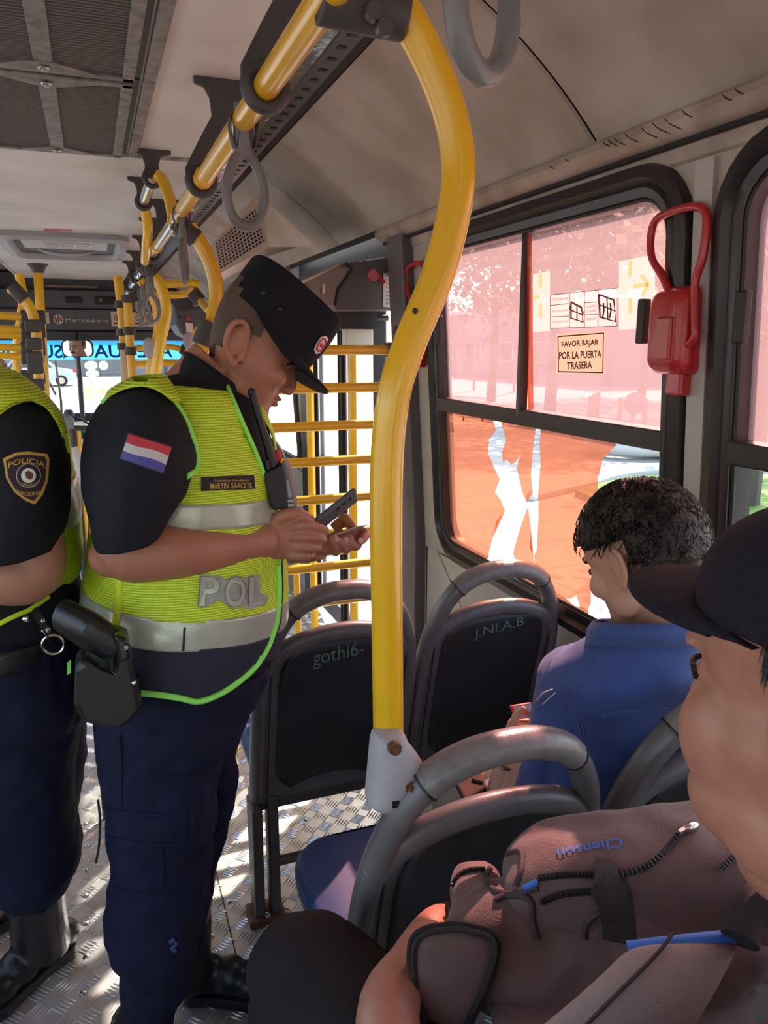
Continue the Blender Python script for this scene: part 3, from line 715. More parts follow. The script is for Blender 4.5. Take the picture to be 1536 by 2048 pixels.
for v in (652, 688, 715, 735, 770): obj('turnstile_clamp', MB().box(P(66+(v-650)*.06, v, y=4.37), (.075, .06, .062)), 'clamp', t, 0, bevel=.008)
t, c = pole('ceiling_pole', [(38, 548), (42, 570), (46, 600), (28, 600)][:3]+[(34, 700), (38, 780)], .024, 'yellow ceiling pole standing behind the turnstile bars', dict(y=4.9), 'straight yellow poles')
# turnstile bars
for k, (y0p, m_) in enumerate(((631, 1), (658, 1), (669, 1), (694, 1), (711, 1), (751, 1))):
    yt = 4.5 if k in (0, 1, 3, 5) else 4.72; b0 = P(-30, y0p-1, y=yt); b1 = P(43, y0p+2, y=yt)
    t = thing('turnstile_bar', b1, ['turnstile bar with grey end plate, topmost of the yellow row', 'turnstile bar, second from the top of the yellow row', 'turnstile bar, third from the top of the yellow row', 'turnstile bar, fourth from the top of the yellow row', 'turnstile bar, fifth from the top of the yellow row', 'turnstile bar with grey end plate, lowest of the yellow row'][k], 'turnstile bar', 'turnstile bars')
    obj('tube', MB().tube([b0, b1], .020, 12), 'yellow', t)
    e = obj('end_plate', MB().box(b1+V((.055, 0, -.004)), (.12, .04, .075)), 'clamp', t, 0, bevel=.01)
    for j in range(4): obj('hole', MB().cyl(b1+V((.025+.03*(j % 2)+.008, -.019, .012-.026*(j//2))), b1+V((.025+.03*(j % 2)+.008, -.0215, .012-.026*(j//2))), .006, 8), 'black', e)

# horizontal yellow loop near the front door
t = thing('loop_rail', P(395, 565, y=4.6), 'horizontal yellow loop rail fixed to the cove panels', 'handrail')
obj('tube', MB().tube(catmull([P(296, 568, y=4.6), P(340, 567, y=4.6), P(380, 566, y=4.6), P(397, 570, y=4.6)], 5), .024, 12), 'yellow', t)
obj('tube', MB().tube(catmull([P(284, 583, y=5.0), P(330, 590, y=5.0), P(370, 588, y=5.0), P(392, 576, y=4.8)], 5), .022, 12), 'yellow', t)
clamp_sleeve(t, P(384, 582, y=4.6), P(402, 602, y=4.6), .036)
obj('drop_tube', MB().tube([P(400, 600, y=4.6), P(418, 622, y=4.4)], .022, 12), 'yellow', t)
# small side rails right of the curved poles
for k, (va, nm) in enumerate(((695, 'upper'), (727, 'lower'))):
    t = thing('door_grab_rail', P(365, va, y=5.4), 'bent yellow grab rail across the front door, %s of the pair' % nm, 'handrail', 'front door grab rails')
    obj('tube', MB().tube(catmull([P(268, va+2, y=5.4), P(330, va-1, y=5.4), P(350, va, y=5.4), P(364, va+5, y=5.4)], 5), .020, 12), 'yellow', t)
    clamp_sleeve(t, P(361, va+2, y=5.4), P(376, va+8, y=5.4), .034)
    obj('wall_tube', MB().tube([P(376, va+8, y=5.4), (wx(1.5)+.0, 5.5, P(376, va+8, y=5.4).z)], .016, 10), 'yellow', t)
t, c = pole('straight_pole', [(396, 655), (384, 680), (374, 705), (366, 740)], .018, 'slanted thin yellow pole linking the front door grab rails', dict(y=5.35), 'straight yellow poles')
obj('cover', MB().ell(P(378, 682, y=5.3), (.04, .02, .06)), 'clamp_light', t)

# ================================================================ air outlet box on the cove
t = thing('air_outlet', P(500, 470, y=3.25), 'tan plastic air outlet box with a square-hole grille on the cove', 'air outlet')
YG = 3.15
g4 = [P(u, v, y=YG) for u, v in ((430, 486), (513, 414), (531, 482), (440, 540))]
o4 = [P(u, v, y=YG) for u, v in ((424, 487), (516, 386), (538, 494), (441, 547))]
tip = P(634, 494, y=2.96)
back = [p+V((.10, .55, .02)) for p in o4]
mb = MB().add(o4+g4+[tip, tip+V((.05, .3, .05))]+back, [(0, 1, 5, 4), (1, 2, 6, 5), (2, 3, 7, 6), (3, 0, 4, 7), (1, 8, 2), (2, 8, 9, 12), (1, 11, 9, 8), (2, 12, 13, 3), (3, 13, 10, 0), (0, 10, 11, 1)])
obj('housing', mb, 'vent_tan', t, 25, bevel=.006)
obj('recess', MB().add([p+V((0, .03, 0)) for p in g4], [(0, 1, 2, 3)]), 'black', t, 0)
gm = MB(); NX, NY = 14, 9
def gq(a, b): return g4[0].lerp(g4[1], a).lerp(g4[3].lerp(g4[2], a), b)
for i in range(NX+1): gm.tube([gq(i/NX, 0), gq(i/NX, 1)], .0032, 4)
for j in range(NY+1): gm.tube([gq(0, j/NY), gq(1, j/NY)], .0032, 4)
obj('grid', gm, 'vent_grid', t, 0)

# ================================================================ middle door and its surround
YD0, YD1 = 2.84, 4.42
dp = MB().loft([[(wx(z)-.045, 2.69, z), (wx(z)-.045, 2.84, z), (wx(z)+.05, 2.84, z), (wx(z)+.05, 2.69, z)] for z in (0, .8, 1.9, 2.0)])
struct('trim_6', dp, 'door_grey', smooth=0, bevel=.006)
hd = thing('door_mechanism_cover', (1.0, 3.3, 1.75), 'dark grey door mechanism cover with a red knob above the barrier', 'panel')
YH = 2.98
pl = [P(u, v, y=YH) for u, v in ((692, 526), (812, 508), (824, 620), (672, 622), (668, 610))]
obj('cover', MB().prism(pl, (0, .115, 0)), 'door_grey', hd, 0, bevel=.006)
pl2 = [P(u, v, y=YH-.01) for u, v in ((590, 562), (678, 530), (702, 536), (674, 578), (668, 612), (600, 622))]
obj('side_cover', MB().prism(pl2, (.0, .9, .0)), mat('cover_grey', (.24, .20, .19), .45), hd, 0, bevel=.006)
obj('cover_seam', MB().tube([P(u, v, y=YH-.012) for u, v in ((690, 524), (704, 538), (676, 580), (670, 612))], .004, 6), 'black', hd)
obj('knob', MB().tube([P(746, 550, y=YH), P(746, 550, y=YH-.03)], [.02, .024], 12), 'red', hd, bevel=.004)
obj('pull_tab', MB().tube([P(758, 552, y=YH-.01), P(769, 566, y=YH-.012)], .008, 8), 'red', hd)
lb = [P(u, v, y=YH-.003) for u, v in ((767, 546), (803, 546), (802, 616), (766, 614))]
lo = obj('notice', MB().add(lb, [(0, 1, 2, 3)]), 'label_cream', hd, 0)
def lq(a, b): return lb[0].lerp(lb[1], a).lerp(lb[3].lerp(lb[2], a), b)+V((0, -.002, 0))
for k, s in enumerate(('EMERGENCIA', 'JALAR EL', 'INTERRUPTOR', 'EMPUJAR', 'LA PUERTA', 'EMERGENCY', 'PULL SWITCH', 'PUSH DOOR')):
    y0 = .05+k*.115
    text_quad('print', s, [lq(.15, y0), lq(.85, y0), lq(.85, y0+.07), lq(.15, y0+.07)], 'ink_red' if k < 5 else 'ink', lo)
obj('rail_bracket', MB().tube([P(590, 572, y=YH-.02), P(640, 548, y=YH-.02), P(683, 526, y=YH-.02)], .008, 6), 'chrome', hd)
obj('key_slot', MB().box(P(647, 578, y=YH-.02), (.012, .006, .035)), 'screw', hd, 0)
# dark machinery under the cover
obj('linkage', MB().box((1.02, 3.14, P(735, 640, y=3.14).z), (.20, .20, .08)).tube([P(660, 642, y=3.1), P(775, 636, y=3.1)], .014, 8), 'door_black', hd, 0)
q = P(715, 672, y=3.10); obj('light_box', MB().box(q, (.12, .06, .08)), 'paper', hd, 0, bevel=.004); obj('light_box_arm', MB().tube([q, q+V((0, .05, .12))], .012, 8), 'door_black', hd)
# door leaves (closed): frames, glass, inner grab poles
def leaf(y0, y1, label):
    t = thing('door_leaf', (1.15, (y0+y1)/2, .05), label, 'door', 'middle door leaves')
    fm = MB(); x = 1.17
    for y in (y0+.03, y1-.03): fm.box((x, y, .92), (.04, .06, 1.72))
    for z in (.12, .95, 1.75): fm.box((x, (y0+y1)/2, z), (.04, y1-y0-.1, .10 if z != .95 else .0001))
    obj('frame', fm, 'door_grey', t, 0, bevel=.004)
    obj('glass', MB().box((x, (y0+y1)/2, .94), (.006, y1-y0-.1, 1.6)), 'glass_dirty', t, 0)
    for y in (y0+.004, y1-.004): obj('rubber_edge', MB().box((x-.012, y, .92), (.05, .012, 1.72)), 'black', t, 0)
    obj('bright_strip', MB().box((x-.023, y1-.055, .92), (.006, .012, 1.7)), 'metal_post', t, 0)
    if 0: obj('grab_pole', MB().tube(catmull([(x-.02, y0+.08, 1.55), (x-.06, y0+.08, 1.50), (x-.06, y0+.08, .9), (x-.06, y0+.08, .35), (x-.02, y0+.08, .3)], 5), .015, 10), 'yellow', t)
    return t
leaf(3.12, 3.60, 'glazed door leaf closing the near half of the middle door')
leaf(3.64, 4.10, 'glazed door leaf closing the far half of the middle door')
obj_s = struct('trim_7', MB().box((1.17, 2.98, .95), (.05, .24, 1.8)).box((1.17, 4.27, .95), (.05, .30, 1.8)).box((1.17, 3.62, 1.9), (.05, 1.6, .2)), 'door_black', smooth=0)
bpy.data.objects.remove(obj_s)
struct('trim_7', MB().box((1.17, 4.28, .95), (.05, .30, 1.8)).box((1.17, 3.62, 1.92), (.05, 1.6, .2)).box((1.17, 2.87, .9), (.05, .05, 1.9)), 'door_black', smooth=0)
# yellow barrier of transverse bars between seats and door
YBAR = 2.74
bt = thing('door_barrier', (.75, YBAR, 0), 'yellow barrier of horizontal bars between the seats and the middle door', 'barrier')
x0b = .50; x1b = 1.09
for k, (v0, v1) in enumerate(((700, 700), (776, 776), (853, 850), (926, 918), (1003, 992), (1072, 1062), (1142, 1122), (1214, 1190))):
    a = P(560, v0, y=YBAR); b = P(762, v1, y=YBAR); zz = (a.z+b.z)/2
    obj('bar', MB().tube([(x0b, YBAR, zz), (x1b, YBAR, zz)], .0185, 14), 'yellow', bt)
    obj('bar_clamp', MB().box((1.075, YBAR, zz), (.06, .05, .055)), 'clamp', bt, 0, bevel=.008) if k in (0, 1, 4) else None
obj('post', MB().tube([(1.085, YBAR+.0, .0), (1.085, YBAR, 1.62)], .016, 12), 'clamp', bt)
obj('post', MB().tube(catmull([(.545, YBAR, 0), (.545, YBAR, .7), (.54, YBAR, .95), (.51, YBAR, 1.03), (.46, YBAR, 1.04), (.41, YBAR, 1.0), (.40, YBAR, .9), (.40, YBAR, 0)], 6), .028, 14), 'yellow', bt)
for x in (.70, .80): obj('low_post', MB().tube([(x, YBAR+.5, 0), (x, YBAR+.5, .62)], .016, 10), 'yellow', bt)
obj('low_rail', MB().tube([(.55, YBAR+.5, .62), (1.08, YBAR+.5, .62)], .016, 10), 'yellow', bt)
for u in (620, 706):
    q = P(u, 900, y=3.35); 
for k, (u, yq) in enumerate(((622, 3.5), (706, 3.2))):
    q = P(u, 900, y=yq)
    t = thing('door_pole', (q.x, q.y, 0), ['upright yellow pole at the middle door, beside the far door leaf', 'upright yellow pole at the middle door, close to the wall pillar'][k], 'pole', 'yellow door poles')
    zt_p = 1.62 if k == 0 else 1.60
    obj('tube', MB().tube([(q.x, q.y, 0), (q.x, q.y, zt_p)], .019, 14), 'yellow', t)
    obj('foot_flange', MB().tube([(q.x, q.y, 0), (q.x, q.y, .02)], [.045, .03], 12), 'clamp', t)
    obj('top_socket', MB().tube([(q.x, q.y, zt_p-.03), (q.x, q.y, 1.70 if k == 0 else P(735, 640, y=3.14).z-.036)], .026, 12), 'yellow' if k else 'clamp', t)

# ================================================================ red emergency window releases
def release(yc, zc, label):
    x = wx(zc)
    t = thing('window_release', (x, yc, zc), label, 'emergency release', 'red window releases')
    # body: rounded block built from stacked rounded sections (plane y-z, growing inwards -x)
    def rr(w_, h_, r_, xo, dy=0, dz=0): return [(x+xo, yc+a+dy, zc+b+dz) for a, b in rrect(w_, h_, r_, 4)]
    obj('body', MB().loft([rr(.105, .175, .02, .0), rr(.108, .178, .022, -.018), rr(.105, .170, .024, -.042), rr(.088, .15, .022, -.058), rr(.07, .13, .02, -.062)]), 'red', t, 50)
    obj('raised_key', MB().box((x-.062, yc-.01, zc-.015), (.014, .042, .085)), 'red', t, 0, bevel=.004)
    obj('lower_tab', MB().box((x-.02, yc-.012, zc-.105), (.03, .045, .05)), 'red', t, 0, bevel=.006)
    pts = [(a*1.12, b if b < .08 else .08+(b-.08)*.66) for a, b in [(.012, .075), (.034, .125), (.066, .185), (.074, .25), (.062, .297), (.02, .312), (-.03, .312), (-.060, .290), (-.066, .24), (-.062, .16), (-.050, .10), (-.056, .03), (-.060, -.01), (-.045, -.028)]]
    obj('handle', MB().tube(catmull([(x-.038, yc+a, zc+b) for a, b in pts], 5), .0085, 12), 'red', t)
    return t
qa = P(1335, 662, x=1.10)
release(qa.y, qa.z, 'red emergency window release with loop handle on the pillar between the windows')
qb = P(868, 640, x=1.10)
release(2.615, 1.60, 'red emergency window release on the far edge of the window behind the curved pole')

# ================================================================ stickers on the window
def on_glass(u, v, off): 
    a = P(u, v, x=1.16)
    for _ in range(3): a = P(u, v, x=wx(a.z)+off)
    return a
def flat_quad(name, q, m, par, off): return obj(name, MB().add([on_glass(u, v, off) for u, v in q], [(0, 1, 2, 3)]), m, par, 0)
def qtext(name, s, q, m, par, off, bold=0):
    text_map(name, s, lambda x, y: on_glass(*quadpx(q, x, y), off), m, par, bold)
sg = thing('paper_sign', on_glass(1161, 707, .012), 'tan paper sign with three lines of bold capitals on the window', 'sign')
flat_quad('sheet', [(1112, 668), (1211, 661), (1209, 749), (1113, 747)], 'sign_backlit', sg, .014)
for q in ([(1115, 672), (1208, 665), (1208, 667.5), (1115, 674.5)], [(1116, 742), (1206, 744), (1206, 746.5), (1116, 744.5)], [(1115, 672), (1117, 672), (1118, 744), (1116, 744)], [(1206, 665), (1208, 665), (1206.5, 746), (1204.5, 746)]):
    flat_quad('border', q, 'sign_ink', sg, .0125)
for s, q in (('FAVOR BAJAR', [(1123, 683), (1197, 678), (1197, 693), (1123, 698)]), ('POR LA PUERTA', [(1118, 704), (1203, 700), (1203, 715), (1118, 719)]), ('TRASERA', [(1134, 724), (1184, 722), (1184, 737), (1134, 739)])):
    qtext('lettering', s, q, 'sign_ink', sg, .0125, bold=.028)
es = thing('emergency_sticker', on_glass(1168, 616, .012), 'clear emergency exit sticker with two window diagrams above the paper sign', 'sticker')
flat_quad('sheet', [(1101, 590), (1234, 576), (1234, 652), (1101, 657)], 'decal_clear', es, .015)
def gl_line(par, pts, r, m, off=.0135): obj('line', MB().tube([on_glass(u, v, off) for u, v in pts], r, 5), m, par, 0)
for a in ([(1101, 590), (1234, 576), (1234, 652), (1101, 657), (1101, 590)], [(1139, 586), (1139, 655)], [(1169, 583), (1169, 653)], [(1196, 580), (1196, 652)], [(1101, 611), (1139, 607)], [(1101, 634), (1139, 632)], [(1169, 606), (1196, 604)], [(1169, 630), (1196, 629)]): gl_line(es, a, .0009, 'ink')
for a in ([(1142, 604), (1163, 615), (1166, 644), (1142, 636), (1142, 604)], [(1154, 610), (1154, 640)], [(1142, 620), (1165, 630)], [(1198, 589), (1228, 600), (1231, 643), (1200, 634), (1198, 589)], [(1200, 610), (1231, 622)], [(1214, 595), (1216, 638)]): gl_line(es, a, .0024 if len(a) > 2 else .0016, 'sign_ink')
for a in ([(1142, 606), (1146, 606)], [(1158, 611), (1162, 614)], [(1198, 592), (1198, 604)], [(1141, 612), (1141, 620)], [(1166, 622), (1166, 630)]): gl_line(es, a, .002, 'ink_red', .0125)
for k, (s, q) in enumerate((('EN CASO DE EMERGENCIA', (1104, 594)), ('TIRE LAS DOS MANIJAS', (1104, 618)), ('EMPUJE LA VENTANA', (1104, 640)), ('EMPUJE A', (1172, 587)), ('LA VENTANA', (1172, 609)), ('CON AMBAS', (1172, 618)), ('MANOS', (1172, 634)))):
    u, v = q; wd = 32 if u < 1150 else 21; qtext('print', s, [(u, v+3), (u+wd, v), (u+wd, v+5), (u, v+8)], 'ink', es, .013)
for u0 in (1207, 1221):
    gl_line(es, [(u0, 606), (u0+1, 622), (u0-2, 636)], .002, 'ink', .0128)
for k, (q, hd_) in enumerate((([(1238, 523), (1310, 508), (1310, 655), (1238, 660)], 1), ([(1066, 548), (1100, 542), (1100, 662), (1066, 664)], 0))):
    t = thing('arrow_decal', on_glass(q[0][0], q[0][1]+60, .02), ['pale arrow decal pointing right beside the red release', 'pale cropped arrow decal beside the window mullion'][k], 'decal', 'arrow decals on the window')
    flat_quad('sheet', q, 'decal_clear', t, .019)
    if hd_:
        flat_quad('dash', [(1257, 521), (1264, 519.5), (1264, 552), (1257, 554)], 'decal_arrow', t, .0175); flat_quad('dash', [(1257, 596), (1264, 595), (1264, 627), (1257, 628)], 'decal_arrow', t, .0175)
        flat_quad('arrow_shaft', [(1266, 569), (1296, 565), (1296, 573), (1266, 577)], 'decal_arrow', t, .0175)
        obj('arrow_head', MB().add([on_glass(u, v, .0172) for u, v in ((1279, 550), (1286, 549), (1301, 569), (1287, 592), (1280, 592), (1293, 570))], [(0, 1, 2, 5), (5, 2, 3, 4)]), 'decal_arrow', t, 0)
    else:
        flat_quad('dash', [(1078, 549), (1084, 548), (1084, 575), (1078, 576)], 'decal_arrow', t, .0175); flat_quad('dash', [(1078, 609), (1084, 608), (1084, 635), (1078, 636)], 'decal_arrow', t, .0175)
        flat_quad('arrow_shaft', [(1067, 592), (1080, 590), (1080, 597), (1067, 599)], 'decal_arrow', t, .0175)
for u, v in ((932, 838), (966, 838), (928, 834)): pass
for u, v, h in ((927, 838, 10), (965, 838, 8)): obj('red_chip', MB().ell(on_glass(u, v, .012), (.002, .006, .008)), 'ink_red', W1)
qtext('scribble', 'lili', [(899, 845), (907, 845), (907, 865), (899, 865)], 'ink', W1, .013)
# ================================================================ front of the bus
YH0 = 8.6
def fq(u, v, y=YH0): return P(u, v, y=y)
hp = thing('destination_header', (-.05, YH0, 1.6), 'dark grey front header panel carrying raised silver lettering', 'header panel')
xl, xr = -1.2, 1.12
def zrow(v): return P(180, v, y=YH0).z
def hbox(v0, v1, dy, m, nm, x0=xl, x1=xr, bev=.012, par=None):
    z1, z0 = zrow(v0), zrow(v1)
    return obj(nm, MB().box(((x0+x1)/2, YH0+.25+dy, (z0+z1)/2), (x1-x0, .5, z1-z0)), m, par or hp, 0, bevel=bev)
def xat(u, v=620): return P(u, v, y=YH0).x
hbox(545, 580, .18, 'header_grey', 'top_fascia'); hbox(580, 618, .05, 'header_grey', 'upper_panel'); hbox(619, 660, .0, 'header_grey', 'lettering_panel'); hbox(661, 681, .06, 'header_dark', 'lower_lip')
for (u0, u1, v0, v1, m_, nm) in ((133, 166, 594, 606, 'black_gloss', 'air_vent'), (192, 232, 592, 608, 'black_gloss', 'clock_display'), (92, 200, 569, 575, 'trim_tan', 'lamp_strip'), (118, 222, 664, 672, 'header_dark', 'recess')):
    z1, z0 = zrow(v0), zrow(v1); dy = .045 if v0 < 618 and v0 > 580 else .17 if v0 < 580 else .05
    obj(nm, MB().box(((xat(u0)+xat(u1))/2, YH0+dy, (z0+z1)/2), (xat(u1)-xat(u0), .03, z1-z0)), m_, hp, 0, bevel=.006)
obj('clock_digits', MB().box((xat(203), YH0+.028, zrow(600)), (.03, .004, .03)), mat('lcd', (.06, .16, .14), .3), hp, 0)
q = [fq(131, 636, YH0-.004), fq(218, 638, YH0-.004), fq(218, 647, YH0-.004), fq(131, 646, YH0-.004)]
text_quad('raised_lettering', 'Marcopolo', q, 'metal_post', hp, bold=.01, spacing=1.25)
cc = fq(117, 639, YH0-.004)
obj('emblem', MB().tube([cc+V((.042*cos(a), 0, .042*sin(a))) for a in [2*pi*k/20 for k in range(20)]], .008, 6, closed=True).ell(cc, (.02, .006, .02)), 'metal_post', hp)
obj('emblem_core', MB().ell(cc+V((0, -.006, 0)), (.018, .005, .018)), 'ink_red', hp)
for k in range(6): a = k*pi/3; obj('emblem_spoke', MB().tube([cc+V((.02*cos(a), -.002, .02*sin(a))), cc+V((.04*cos(a), -.002, .04*sin(a)))], .006, 5), 'metal_post', hp)
# sticker strip with pictograms
st = thing('pictogram_strip', fq(265, 637), 'cream strip of four passenger pictograms on the front header', 'sticker')
x0, x1 = xat(221), xat(310); z1, z0 = zrow(623), zrow(652)
obj('sheet', MB().box(((x0+x1)/2, YH0-.004, (z0+z1)/2), (x1-x0, .004, z1-z0)), 'sign_tan', st, 0)
for k in range(4):
    cx = x0+(x1-x0)*(.14+.24*k); cz = z0+(z1-z0)*.60
    obj('pictogram', MB().tube([V((cx+.030*cos(a), YH0-.008, cz+.030*sin(a))) for a in [2*pi*i/16 for i in range(16)]], .003, 5, closed=True).box((cx, YH0-.008, cz), (.016, .003, .034)), 'ink', st, 0)
    obj('caption', MB().box((cx, YH0-.008, z0+(z1-z0)*.2), (.085, .003, .012)), 'ink', st, 0)
s2 = thing('notice_plate', fq(86, 637), 'small cream notice plate beside the yellow ceiling pole', 'sign')
obj('sheet', MB().box((xat(86), YH0-.004, zrow(637)), (.10, .004, .11)), 'sign_tan', s2, 0)
text_quad('print', 'UNA!', [fq(77, 629, YH0-.008), fq(93, 629, YH0-.008), fq(93, 636, YH0-.008), fq(77, 636, YH0-.008)], 'ink', s2, bold=.02)
# windscreen -------------------------------------------------------
YW = 9.25
ws = struct('window_7', MB().box((-.05, YW+.03, .42), (2.4, .06, .76)).box((-.05, YW+.03, 1.82), (2.4, .06, .35)).box((1.10, YW+.03, 1.2), (.10, .06, 1.0)).box((-1.2, YW+.03, 1.2), (.10, .06, 1.0)), 'header_dark', smooth=0)
obj('windscreen_glass', MB().box((-.05, YW+.02, 1.22), (2.2, .006, .86)), 'glass', ws, 0)
obj('centre_divider', MB().tube([P(155, 688, y=YW-.02), P(167, 860, y=YW-.02)], .028, 8), 'header_dark', ws)
bn = thing('sun_banner', P(190, 702, y=YW-.05), 'bright blue windscreen banner with mirrored dark blue capitals', 'banner')
bz1, bz0 = P(180, 682, y=YW-.03).z, P(180, 719, y=YW-.03).z
obj('film', MB().add([(-1.12, YW-.03, bz0), (1.05, YW-.03, bz0), (1.05, YW-.03, bz1), (-1.12, YW-.03, bz1)], [(0, 1, 2, 3)]), 'banner_blue', bn, 0)
tz1, tz0 = P(180, 689, y=YW-.04).z, P(180, 716, y=YW-.04).z
def bx_(u): return P(u, 702, y=YW-.04).x
# outside reads right-to-left from in here: corners swapped so the letters are mirrored
text_quad('mirrored_lettering', 'AREGUA', [(bx_(345), YW-.04, tz1), (bx_(187), YW-.04, tz1), (bx_(187), YW-.04, tz0), (bx_(345), YW-.04, tz0)], 'blue_banner_ink', bn, bold=.02)
text_quad('mirrored_lettering', 'ASUNCION', [(bx_(152), YW-.04, tz1), (bx_(-52), YW-.04, tz1), (bx_(-52), YW-.04, tz0), (bx_(152), YW-.04, tz0)], 'blue_banner_ink', bn, bold=.02)
for k, (u, v, rx, rz) in enumerate(((182, 731, 11, 8), (207, 731, 8, 8), (185, 747, 11, 7))):
    c = P(u, v, y=YW-.02); s_ = c.y/F_PX*1.06
    t = thing('round_sticker', c, ['white twin-hexagon sticker on the windscreen under the banner', 'white single hexagon sticker on the windscreen under the banner', 'white twin-hexagon sticker on the windscreen in the second row'][k], 'sticker', 'white windscreen stickers')
    obj('sheet', MB().add([c+V((rx*s_*cos(a), 0, rz*s_*sin(a))) for a in [2*pi*i/8+.4 for i in range(8)]], [tuple(range(8))]), 'sticker_glow', t, 0)
    for dx in ((-5, 5) if rx > 9 else (0,)):
        obj('dot', MB().tube([c+V((dx*s_+.010*cos(a), -.004, .010*sin(a))) for a in [2*pi*i/10 for i in range(10)]], .004, 5, closed=True), 'clamp_light', t)
for k, (u, v, w_, h_, m_, s) in enumerate(((200, 766, 50, 14, 'sticker_yellow', 'BILLETAJE'), (178, 780, 16, 12, 'sticker_yellow', None), (203, 782, 12, 12, 'sticker_yellow', 'RA'), (180, 795, 14, 8, 'sticker_yellow', None))):
    c = P(u, v, y=YW-.02); s_ = c.y/F_PX*1.06; w2, h2 = w_*s_/2, h_*s_/2
    t = thing('window_notice', c, ['long pale yellow ticketing notice on the windscreen', 'small yellow notice under the long pale one', 'square yellow notice with a dark outline on the windscreen', 'small yellow notice lowest on the windscreen'][k], 'sticker', 'yellow windscreen notices')
    obj('sheet', MB().add([c+V((a*w2, 0, b*h2)) for a, b in ((-1, -1), (1, -1), (1, 1), (-1, 1))], [(0, 1, 2, 3)]), m_ if k else 'sticker_glow', t, 0)
    if s: text_quad('print', s, [c+V((.8*w2, -.004, .45*h2)), c+V((-.8*w2, -.004, .45*h2)), c+V((-.8*w2, -.004, -.35*h2)), c+V((.8*w2, -.004, -.35*h2))], 'badge_gold', t)
# wiper
t = thing('wiper_arm', P(112, 790, y=YW+.1), 'black windscreen wiper arm seen through the glass', 'wiper')
obj('arm', MB().tube([P(84, 735, y=YW+.08), P(112, 790, y=YW+.08)], .012, 6).tube([P(111, 722, y=YW+.08), P(122, 800, y=YW+.08)], .012, 6).tube([P(122, 800, y=YW+.08), P(124, 840, y=YW+.08)], .014, 6), 'clamp', t)
# driver mirror, dashboard, thermos, validator ---------------------------------
mc = P(155, 697, y=8.35)
MIR = mc
t = thing('driver_mirror', mc, 'rounded interior mirror showing the moustached driver', 'mirror')
drv = V((-.70, 7.60, 1.32))                      # driver's face
nm_ = ((drv-mc).normalized()+(CAM-mc).normalized()).normalized()
mx = V((0, 0, 1)).cross(nm_).normalized(); mz = nm_.cross(mx)
s_ = 8.35/F_PX*1.06
def mloop(k, off, n=5): return [mc+mx*a*k+mz*b*k+nm_*off for a, b in rrect(50*s_, 27*s_, 9*s_, n)]
obj('housing', MB().loft([mloop(.85, -.03), mloop(1.06, -.018), mloop(1.08, 0), mloop(1.0, .002), mloop(.95, -.002)]), 'black', t, 40)
obj('glass', MB().add(mloop(.97, .004), [tuple(range(24))]), 'mirror', t, 0)
obj('stalk', MB().tube([mc+V((0, .02, .05)), mc+V((0, .15, .14)), mc+V((0, .22, .16))], .012, 8), 'black', t)
db = thing('dashboard', (-.1, 8.9, .0), 'dark dashboard under the windscreen', 'dashboard')
zt = P(180, 850, y=8.7).z
obj('body', MB().box((-.1, 8.95, zt/2), (2.1, .5, zt)), 'dash', db, 0, bevel=.03)
obj('cowl', MB().ell((-.66, 8.8, zt), (.22, .18, .06)), 'header_grey', db)
obj('cable', MB().tube(catmull([P(145, 834, y=8.6), P(160, 838, y=8.6), P(175, 846, y=8.6), P(190, 850, y=8.6)], 4), .012, 6), 'black', db)
obj('cloth', MB().box(P(165, 862, y=8.62), (.16, .05, .05)), 'green_cloth', db, 0, bevel=.01)
sb = struct('floor_front', MB().box((-.1, 8.4, .2), (1.2, .6, .4)), 'dash', smooth=0)
th_ = thing('thermos', P(138, 838, y=8.6), 'steel thermos with a dark lid on the dashboard', 'thermos')
q = P(138, 832, y=8.75)
obj('body', MB().tube([(q.x, q.y, zt+.002), (q.x, q.y, zt+.07)], .050, 16), 'chrome', th_)
obj('lid', MB().tube([(q.x, q.y, zt+.07), (q.x, q.y, zt+.10), (q.x, q.y, zt+.15), (q.x, q.y, zt+.165)], [.052, .055, .045, .03], 16), 'dash', th_)
vd = thing('ticket_validator', P(138, 860, y=4.2), 'grey ticket validator on a yellow post between the officers', 'ticket machine')
obj('case', MB().prism([P(u, v, y=4.2) for u, v in ((120, 834), (140, 832), (148, 842), (148, 866), (141, 880), (128, 876))], (0, .1, 0)), 'validator', vd, 0, bevel=.01)
obj('post', MB().tube([P(152, 858, y=4.3), P(158, 905, y=4.3), (P(159, 920, y=4.3).x, 4.3, .0)], .022, 12), 'yellow', vd)
obj('cross_arm', MB().tube([P(146, 856, y=4.25), P(180, 857, y=4.25)], .014, 8), 'clamp', vd)
ph = thing('paper_holder', P(150, 920, y=2.4), 'bundle of white papers clipped beside the near officer', 'papers')
for k, (a, b) in enumerate((((146, 895), (166, 943)), ((148, 905), (164, 963)), ((144, 900), (158, 960)))):
    obj('sheet', MB().tube([P(*a, y=2.4+.02*k), P(*b, y=2.4+.02*k)], .014, 6, flat=(1, .3)), 'white', ph)
obj('clip', MB().box(P(157, 965, y=2.38), (.03, .02, .03)), 'paper', ph, 0, bevel=.003)
q = P(148, 900, y=2.43); obj('stand', MB().tube([q+V((0, .02, .06)), (q.x, q.y+.02, 0)], .012, 8), 'clamp', ph)
# dark step box at the front (seen between the officers)
eb = thing('engine_cover', P(175, 1000, y=7.4), 'dark engine cover box at the front of the aisle', 'cover')
q = P(175, 920, y=7.4)
obj('body', MB().box((.02, 7.75, .30), (.8, .6, .60)), 'dash', eb, 0, bevel=.03)
obj('lid', MB().box((.02, 7.73, .62), (.84, .66, .05)), 'header_grey', eb, 0, bevel=.012)
